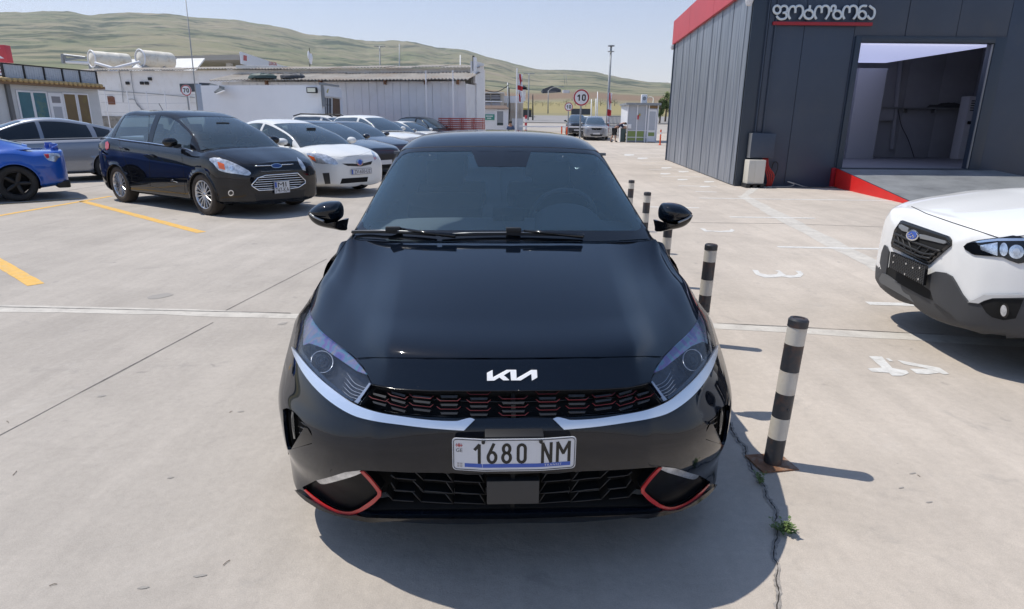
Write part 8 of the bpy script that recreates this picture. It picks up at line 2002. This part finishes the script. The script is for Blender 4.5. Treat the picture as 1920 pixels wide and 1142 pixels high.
dk('lower_intake', [(105,500),(130,480),(440,640),(520,690),(560,790),(440,745),(160,592),(105,560)], M_['void'], .004, 5)
dk('corner_cladding', [(98,283),(118,298),(138,350),(120,480),(112,562),(80,545),(58,440),(74,345)], M_['clad'], .012, 4, skirt=.02)
CL = [(450,548),(500,545),(560,520),(640,530),(700,563),(735,620),(790,720),(848,792),(905,790),(985,735),(1120,742),(1400,748),(1400,1150),(1332,1140),(1180,1115),(1000,1070),(800,1008),(700,900),(600,830),(545,790),(515,690),(455,650)]
dk('lower_cladding', CL, M_['clad'], .014, 6, skirt=.03)
fr = dk('fog_recess', [(950,800),(1000,775),(1060,762),(1325,762),(1290,850),(1255,930),(1150,945),(1050,920),(1000,880)], M_['void'], .016, 4, skirt=0)
dk('fog_trim', [(850,790),(900,770),(985,725),(1330,722),(1330,745),(1060,752),(985,775),(940,800)], mat('satin_trim_white', (.5, .5, .5), .4), .022, 5)
fb = dk('fog_lamp', ell(1160, 858, 40, 62, 22), M_['black_gloss'], .024, 3, fr); dk('fog_glass', ell(1152, 858, 27, 48, 20), M_['clear_lamp'], .029, 3, fb)
me_ = c['body'].data; me_.materials.append(M_['clad'])
for f_ in me_.polygons:
    if f_.center.z < .45: f_.material_index = 1
SK = [(36,585),(62,535),(90,543),(170,590),(330,685),(440,742),(540,795),(620,842),(680,880),(800,998),(740,985),(640,962),(500,888),(240,730),(52,622)]
o_ = to_local(c, OC); a_p, b_p = Vector((-.60, -.05, .3)), Vector((.70, .06, .3)); n_p = (b_p - a_p).cross(Vector((0, 0, 1))).normalized(); SP = []
for q_ in smooth_poly(D_p(SK), True, 2, sharp=(0, 1, 9, 14)):
    d_ = (to_local(c, OC + ray(*q_)) - o_).normalized(); SP.append(o_ + d_ * ((a_p - o_).dot(n_p) / d_.dot(n_p)))
ax = (b_p - a_p).normalized(); MB().prism([((v - a_p).dot(ax), v.z) for v in SP], 0, 1, lambda x, z, k: a_p + ax * x + Vector((0, 0, z - .3)) + Vector((0, k * .22, 0))).build('skid_bar', mat('skid_plate', (.13, .135, .14), .45, .3), c['e'])
hl = dk('headlight', [(800,297),(880,252),(1000,232),(1110,222),(1345,222),(1345,438),(1205,422),(1140,392),(900,372),(850,345)], M_['glass_frit'], .008, 4, sm=2)
dk('lamp_chrome', [(950,290),(1100,265),(1100,380),(960,330)], M_['lamp_silver'], .012, 4, hl); dk('lamp_bowl', ell(1155, 325, 36, 56, 20), M_['lamp_silver'], .013, 3, hl); dk('lamp_projector', ell(1265, 345, 66, 60, 24), M_['lamp_silver'], .013, 3, hl)
dk('lamp_strip', [(860,262),(1000,240),(1110,230),(1345,230),(1345,252),(1100,252),(950,265)], M_['chrome'], .012, 4, hl); dk('lamp_bulb', ell(1265, 345, 30, 28, 18), M_['clear_lamp'], .022, 3, hl)
line_on(c, 'bonnet_seam', D_p([(330,-60),(460,2),(700,85),(900,150),(1108,220)]), .0035, M_['void'], off=.0)
line_on(c, 'bonnet_seam', D_p([(1108,220),(1345,200)]), .0035, M_['void'], off=.0)
# plate holder: a grid of fine black ribs
hs = [pxcast(c, *q) for q in D_p([(150,342),(455,470),(432,642),(132,482)])]
if all(hs):
    n = sum((h[1] for h in hs), Vector()).normalized(); n.z *= .3; n.normalize(); ce = sum((h[0] for h in hs), Vector()) / 4 + n * .06; o = to_local(c, OC); P = []
    for q in D_p([(150,342),(455,470),(432,642),(132,482)]):
        d = (to_local(c, OC + ray(*q)) - o).normalized(); P.append(o + d * ((ce - o).dot(n) / d.dot(n)))
    mb = MB(); a = [mb.bm.verts.new(p) for p in P]; b_ = [mb.bm.verts.new(p - n * .02) for p in P]; mb.bm.faces.new(a)
    for i in range(4): mb.bm.faces.new((a[i], b_[i], b_[(i + 1) % 4], a[(i + 1) % 4]))
    ph_ = mb.build('plate_holder', M_['black_gloss'], c['e'])
    mb = MB()
    for k in range(1, 12):
        f = k / 12; mb.tube([P[0].lerp(P[3], f) + n * .003, P[1].lerp(P[2], f) + n * .003], .003, 4)
    for k in range(0, 19):
        f = k / 18; mb.tube([P[0].lerp(P[1], f) + n * .003, P[3].lerp(P[2], f) + n * .003], .003, 4)
    g2 = mb.build('holder_grid', M_['grey_plastic'], ph_); g2['kind'] = 'stuff'
    for f, g in ((.12, .15), (.5, .3), (.88, .2), (.88, .8), (.12, .55), (.5, .9), (.7, .35)):
        p = P[0].lerp(P[1], f).lerp(P[3].lerp(P[2], f), g); MB().cyl(p, p + n * .008, .008, n=8).build('holder_screw', M_['chrome'], ph_)
# ================================================================== rows of cars behind, waiting cars, people
def chome(px_, py_, z, yaw, s):
    """place a car by the picture position of the top of its nose"""
    p = on_ground(px_, py_, z); return p
def lamps(c, m1=None, W=None):
    s = c['s']; W = s['W'] / 2
    for sd in (-1, 1):
        pl = [(sd * W * .52, s['nose'] - .10), (sd * W * .80, s['nose'] - .05), (sd * W * .93, s['nose'] - .02), (sd * W * .9, s['nose'] - .14), (sd * W * .62, s['nose'] - .20)]
        decal(c, 'headlight', pl, m1 or M_['clear_lamp'], 'front', .06, .006)
    decal(c, 'grille', [(-W * .42, s['nose'] - .12), (W * .42, s['nose'] - .12), (W * .36, s['nose'] - .27), (-W * .36, s['nose'] - .27)], M_['black_matt'], 'front', .08, .004)
    decal(c, 'lower_intake', [(-W * .5, .40), (W * .5, .40), (W * .42, .28), (-W * .42, .28)], M_['void'], 'front', .08, .004)
    decal(c, 'number_plate', [(-.26, .50), (.26, .50), (.26, .39), (-.26, .39)], M_['white_plate'], 'front', .1, .02)
SMALL = spec(L=4.6, H=1.45)
fleet = [
 ('dark grey saloon with hazy headlamp behind the white hybrid', (-3.35, 16.6), YR, P_grey, spec(L=4.8, W=1.82, H=1.46, nose=.76)),
 ('slate blue saloon with papers on its dashboard, third row back', (-3.5, 20.3), YR, P_slate, spec(L=4.7, W=1.80, H=1.44)),
 ('silver white estate with roof rails and a tall windscreen', (-3.6, 24.2), YR, P_pearl, spec(L=4.6, W=1.82, H=1.66, hz=1.58, rz=1.56, ch=1.15, hood=1.08, nose=.86, belt=(1.06, 1.12), ry=3.8, by=4.3, bz=1.15, tail=1.1)),
 ('small pale silver saloon peeping over the black roof', (-3.7, 28.0), YR, P_silver, spec(L=4.4, W=1.75, H=1.45)),
 ('white saloon between the silver estate and the black crossover', (-3.4, 31.4), YR, P_pearl, spec(L=4.5, W=1.78, H=1.44)),
 ('black crossover with a bright windscreen, last but one in the row', (-3.0, 35.0), YR, P_black, spec(L=4.6, W=1.85, H=1.68, hz=1.60, rz=1.56, ch=1.12, hood=1.06, nose=.88, belt=(1.04, 1.12), ry=3.8, by=4.35, bz=1.15, tail=1.1)),
 ('grey hatchback in front of the red crates at the end of the row', (-2.2, 39.0), YR, P_grey, spec(L=4.2, W=1.75, H=1.48)),
]
FC = []
for lb_, loc, yw, pm_, sp in fleet:
    c = build_car(lb_, sp, loc, yw, pm_, detail=1, group='cars parked in the left row'); lamps(c); FC.append(c)
c = build_car('white estate with black roof rails, side on in the back row', spec(L=4.8, W=1.85, H=1.68, hz=1.58, rz=1.60, ch=1.12, hood=1.05, nose=.88, belt=(1.02, 1.1), ry=3.9, by=4.45, bz=1.2, tail=1.15), (-6.2, 29.5, 0), rad(75), P_pearl, detail=1); lamps(c)
for sd in (-1, 1): MB().tube([(sd * .56, 1.9, 1.60), (sd * .58, 2.1, 1.70), (sd * .58, 3.5, 1.72), (sd * .56, 3.9, 1.62)], .03, 6).build('roof_rail', M_['black_matt'], c['e'], smooth=True)
c = build_car('dark blue saloon roof showing behind the white estate', spec(), (-5.0, 33.5, 0), rad(62), P_blue if False else paint('navy_paint', (.01, .02, .07)), detail=1); lamps(c)
c = build_car('white saloon behind the silver grey saloon, far left', spec(H=1.43), (-22.5, 33.5, 0), rad(60), P_pearl, detail=1)
# waiting cars at the gate
def gate_car(label, x, yb, Y, yaw, pm_, sp, hw=None):
    p = at(x, yb, Y); c = build_car(label, sp, (p[0], Y, gz(Y + 2)), yaw, pm_, detail=1, group='cars waiting at the gate'); lamps(c); return c
SUVF = spec(L=4.65, W=1.88, H=1.68, hz=1.58, rz=1.58, ch=1.15, hood=1.10, nose=.98, belt=(1.06, 1.14), ry=3.9, by=4.4, bz=1.2, tail=1.15, R=.36)
c = gate_car('silver grey crossover waiting head-on behind the barrier', 1118, 258, 47.8, rad(-3), P_silver, SUVF)
decal(c, 'kidney_grille', [(-.30, .84), (-.03, .84), (-.04, .70), (-.26, .70)], M_['black_gloss'], 'front', .06, .012); decal(c, 'kidney_grille', [(.03, .84), (.30, .84), (.26, .70), (.04, .70)], M_['black_gloss'], 'front', .06, .012)
gate_car('white saloon half hidden behind the silver grey crossover', 1097, 252, 53.5, rad(-3), P_pearl, spec(H=1.55, hz=1.49, rz=1.44, ch=1.06))
gate_car('dark crossover left of the white saloon in the gate queue', 1082, 252, 53.0, rad(-4), P_grey, SUVF)
c = build_car('white hatchback with a red tail lamp between the booth and the hall', spec(L=4.3, H=1.5), (at(1245, 250, 47)[0] + 3.4, 48.0, gz(48)), rad(250), P_pearl, detail=1, group='cars right of the guard booth')
c = build_car('dark saloon beside the far corner of the hall', spec(L=4.5, H=1.45), (at(1258, 255, 44)[0] + 3.0, 45.5, gz(45)), rad(255), P_grey, detail=1, group='cars right of the guard booth')
c = build_car('dark van roof behind the white hatchback by the booth', SUVF, (at(1245, 230, 54)[0] + 3, 55, gz(55)), rad(265), paint('van_blue_grey', (.03, .045, .07)), detail=1, group='cars right of the guard booth')
# ---------------- people at the gate
def person(label, loc, J, rad_, parts):
    """J: joints name->(x,y,z); one skinned body, clothes as fitted shells"""
    t = thing('person', label, 'person', loc)
    def skin(name, verts, edges, radii, m_, sub=2):
        me = bpy.data.meshes.new(name); me.from_pydata(verts, edges, []); o = bpy.data.objects.new(name, me); COL.objects.link(o)
        md = o.modifiers.new('s', 'SKIN'); md.use_smooth_shade = True
        for i, r in enumerate(radii): me.skin_vertices[0].data[i].radius = (r, r)
        me.skin_vertices[0].data[0].use_root = True
        sb = o.modifiers.new('u', 'SUBSURF'); sb.levels = sub; sb.render_levels = sub
        dg = bpy.context.evaluated_depsgraph_get(); m2 = bpy.data.meshes.new_from_object(o.evaluated_get(dg)); bpy.data.objects.remove(o)
        m2.polygons.foreach_set('use_smooth', [True] * len(m2.polygons)); q = link(name, m2, None, t); m2.materials.clear(); m2.materials.append(m_); return q
    nm = list(J); idx = {n: i for i, n in enumerate(nm)}
    E = [('pelvis', 'spine'), ('spine', 'chest'), ('chest', 'neck'), ('neck', 'head'), ('head', 'crown')]
    for s_ in 'lr': E += [('chest', s_ + 'sh'), (s_ + 'sh', s_ + 'el'), (s_ + 'el', s_ + 'wr'), (s_ + 'wr', s_ + 'ha'), ('pelvis', s_ + 'hip'), (s_ + 'hip', s_ + 'kn'), (s_ + 'kn', s_ + 'an'), (s_ + 'an', s_ + 'to')]
    skinm = mat('skin', (.36, .20, .14), .6)
    skin('body', [J[n] for n in nm], [(idx[a], idx[b]) for a, b in E], [rad_[n if n in rad_ else n[1:]] for n in nm], skinm)
    for pn, ns, es, gr, m_ in parts:
        ii = {n: i for i, n in enumerate(ns)}; skin(pn, [J[n] for n in ns], [(ii[a], ii[b]) for a, b in es], [rad_[n if n in rad_ else n[1:]] * gr + .012 for n in ns], m_)
    h = J['crown']; c0 = J['head']; MB().lathe([(.001, .115), (.07, .10), (.105, .05), (.112, 0), (.10, -.05)], 14, origin=(h[0] * .6 + c0[0] * .4, h[1] * .6 + c0[1] * .4 + .012, h[2] * .6 + c0[2] * .4 - .01)).build('hair', mat('dark_hair', (.02, .015, .012), .8), t, smooth=True)
    return t
RD = dict(pelvis=.145, spine=.135, chest=.15, neck=.06, head=.098, crown=.085, sh=.075, el=.047, wr=.03, ha=.038, hip=.095, kn=.06, an=.04, to=.04)
navy = mat('navy_shirt', (.02, .026, .06), .85); drk = mat('dark_shorts', (.02, .02, .022), .9); shoe = mat('shoe', (.05, .05, .05), .7)
up = ['pelvis', 'spine', 'chest', 'lsh', 'lel', 'rsh', 'rel']; ue = [('pelvis', 'spine'), ('spine', 'chest'), ('chest', 'lsh'), ('lsh', 'lel'), ('chest', 'rsh'), ('rsh', 'rel')]
lo_ = ['pelvis', 'lhip', 'lkn', 'rhip', 'rkn']; le = [('pelvis', 'lhip'), ('lhip', 'lkn'), ('pelvis', 'rhip'), ('rhip', 'rkn')]
# bending man: hips to the left, head lowered to the right over the cabinet
Jb = dict(pelvis=(0, 0, .92), spine=(.17, 0, 1.08), chest=(.38, -.02, 1.24), neck=(.55, -.03, 1.31), head=(.66, -.04, 1.30), crown=(.74, -.05, 1.24),
          lsh=(.42, .16, 1.22), lel=(.60, .18, 1.02), lwr=(.78, .10, 1.06), lha=(.86, .06, 1.06), rsh=(.42, -.19, 1.22), rel=(.56, -.2, .98), rwr=(.76, -.13, .98), rha=(.84, -.1, .98),
          lhip=(.02, .10, .86), lkn=(.10, .14, .47), lan=(.08, .16, .08), lto=(.26, .18, .04), rhip=(-.03, -.10, .86), rkn=(-.16, -.12, .46), ran=(-.30, -.12, .08), rto=(-.12, -.14, .04))
pm1 = at(1152, 258, 45.8)
person('man in navy shirt and dark shorts bending towards the barrier cabinet', (pm1[0], 45.8, gz(45.8)), Jb, RD, [('shirt', up, ue, 1.08, navy), ('shorts', lo_, le, 1.12, drk), ('shoe', ['lan', 'lto'], [('lan', 'lto')], 1.1, shoe), ('shoe', ['ran', 'rto'], [('ran', 'rto')], 1.1, shoe)])
# seated person by the kiosk, only head and shoulders above the roof
Js = dict(pelvis=(0, 0, .50), spine=(0, .05, .72), chest=(0, .04, .95), neck=(0, .02, 1.13), head=(0, -.01, 1.22), crown=(0, -.01, 1.33),
          lsh=(.18, .04, 1.0), lel=(.24, -.06, .76), lwr=(.16, -.26, .64), lha=(.12, -.33, .62), rsh=(-.18, .04, 1.0), rel=(-.24, -.06, .76), rwr=(-.16, -.26, .64), rha=(-.12, -.33, .62),
          lhip=(.11, -.04, .5), lkn=(.13, -.45, .50), lan=(.13, -.45, .08), lto=(.14, -.6, .04), rhip=(-.11, -.04, .5), rkn=(-.13, -.45, .50), ran=(-.13, -.45, .08), rto=(-.14, -.6, .04))
pm2 = at(957, 240, 45.5); sc_ = thing('stool', 'small dark stool under the seated person by the gate kiosk', 'stool', (pm2[0], 45.5, gz(45.5))); MB().cyl((0, 0, .34), (0, 0, .38), .2, n=14).build('seat', M_['black_matt'], sc_)
for a in (0, 1.57, 3.14, 4.71): MB().cyl((math.cos(a) * .15, math.sin(a) * .15, 0), (math.cos(a) * .12, math.sin(a) * .12, .34), .02, n=6).build('leg', M_['steel_grey'], sc_)
person('person in blue top seated beside the gate kiosk', (pm2[0], 45.5, gz(45.5)), Js, RD, [('top', up, ue, 1.08, mat('blue_top', (.07, .11, .20), .85)), ('trousers', lo_ + ['lan', 'ran'], le + [('lkn', 'lan'), ('rkn', 'ran')], 1.12, drk)])
# ================================================================== thin summer haze
hm = bpy.data.materials.new('air'); hm.use_nodes = True; nt = hm.node_tree
for n in list(nt.nodes): nt.nodes.remove(n)
ho_ = nt.nodes.new('ShaderNodeOutputMaterial'); pv = nt.nodes.new('ShaderNodeVolumePrincipled'); pv.inputs['Color'].default_value = (.80, .86, .95, 1); pv.inputs['Density'].default_value = .00011; pv.inputs['Anisotropy'].default_value = .3
nt.links.new(pv.outputs[0], ho_.inputs['Volume'])
hz_o = MB().box((-3300, -3300, -1.4), (3300, 3300, 620)).build('haze', hm); hz_o['kind'] = 'stuff'; tag(hz_o, 'thin pale summer haze over the far hills', 'haze')
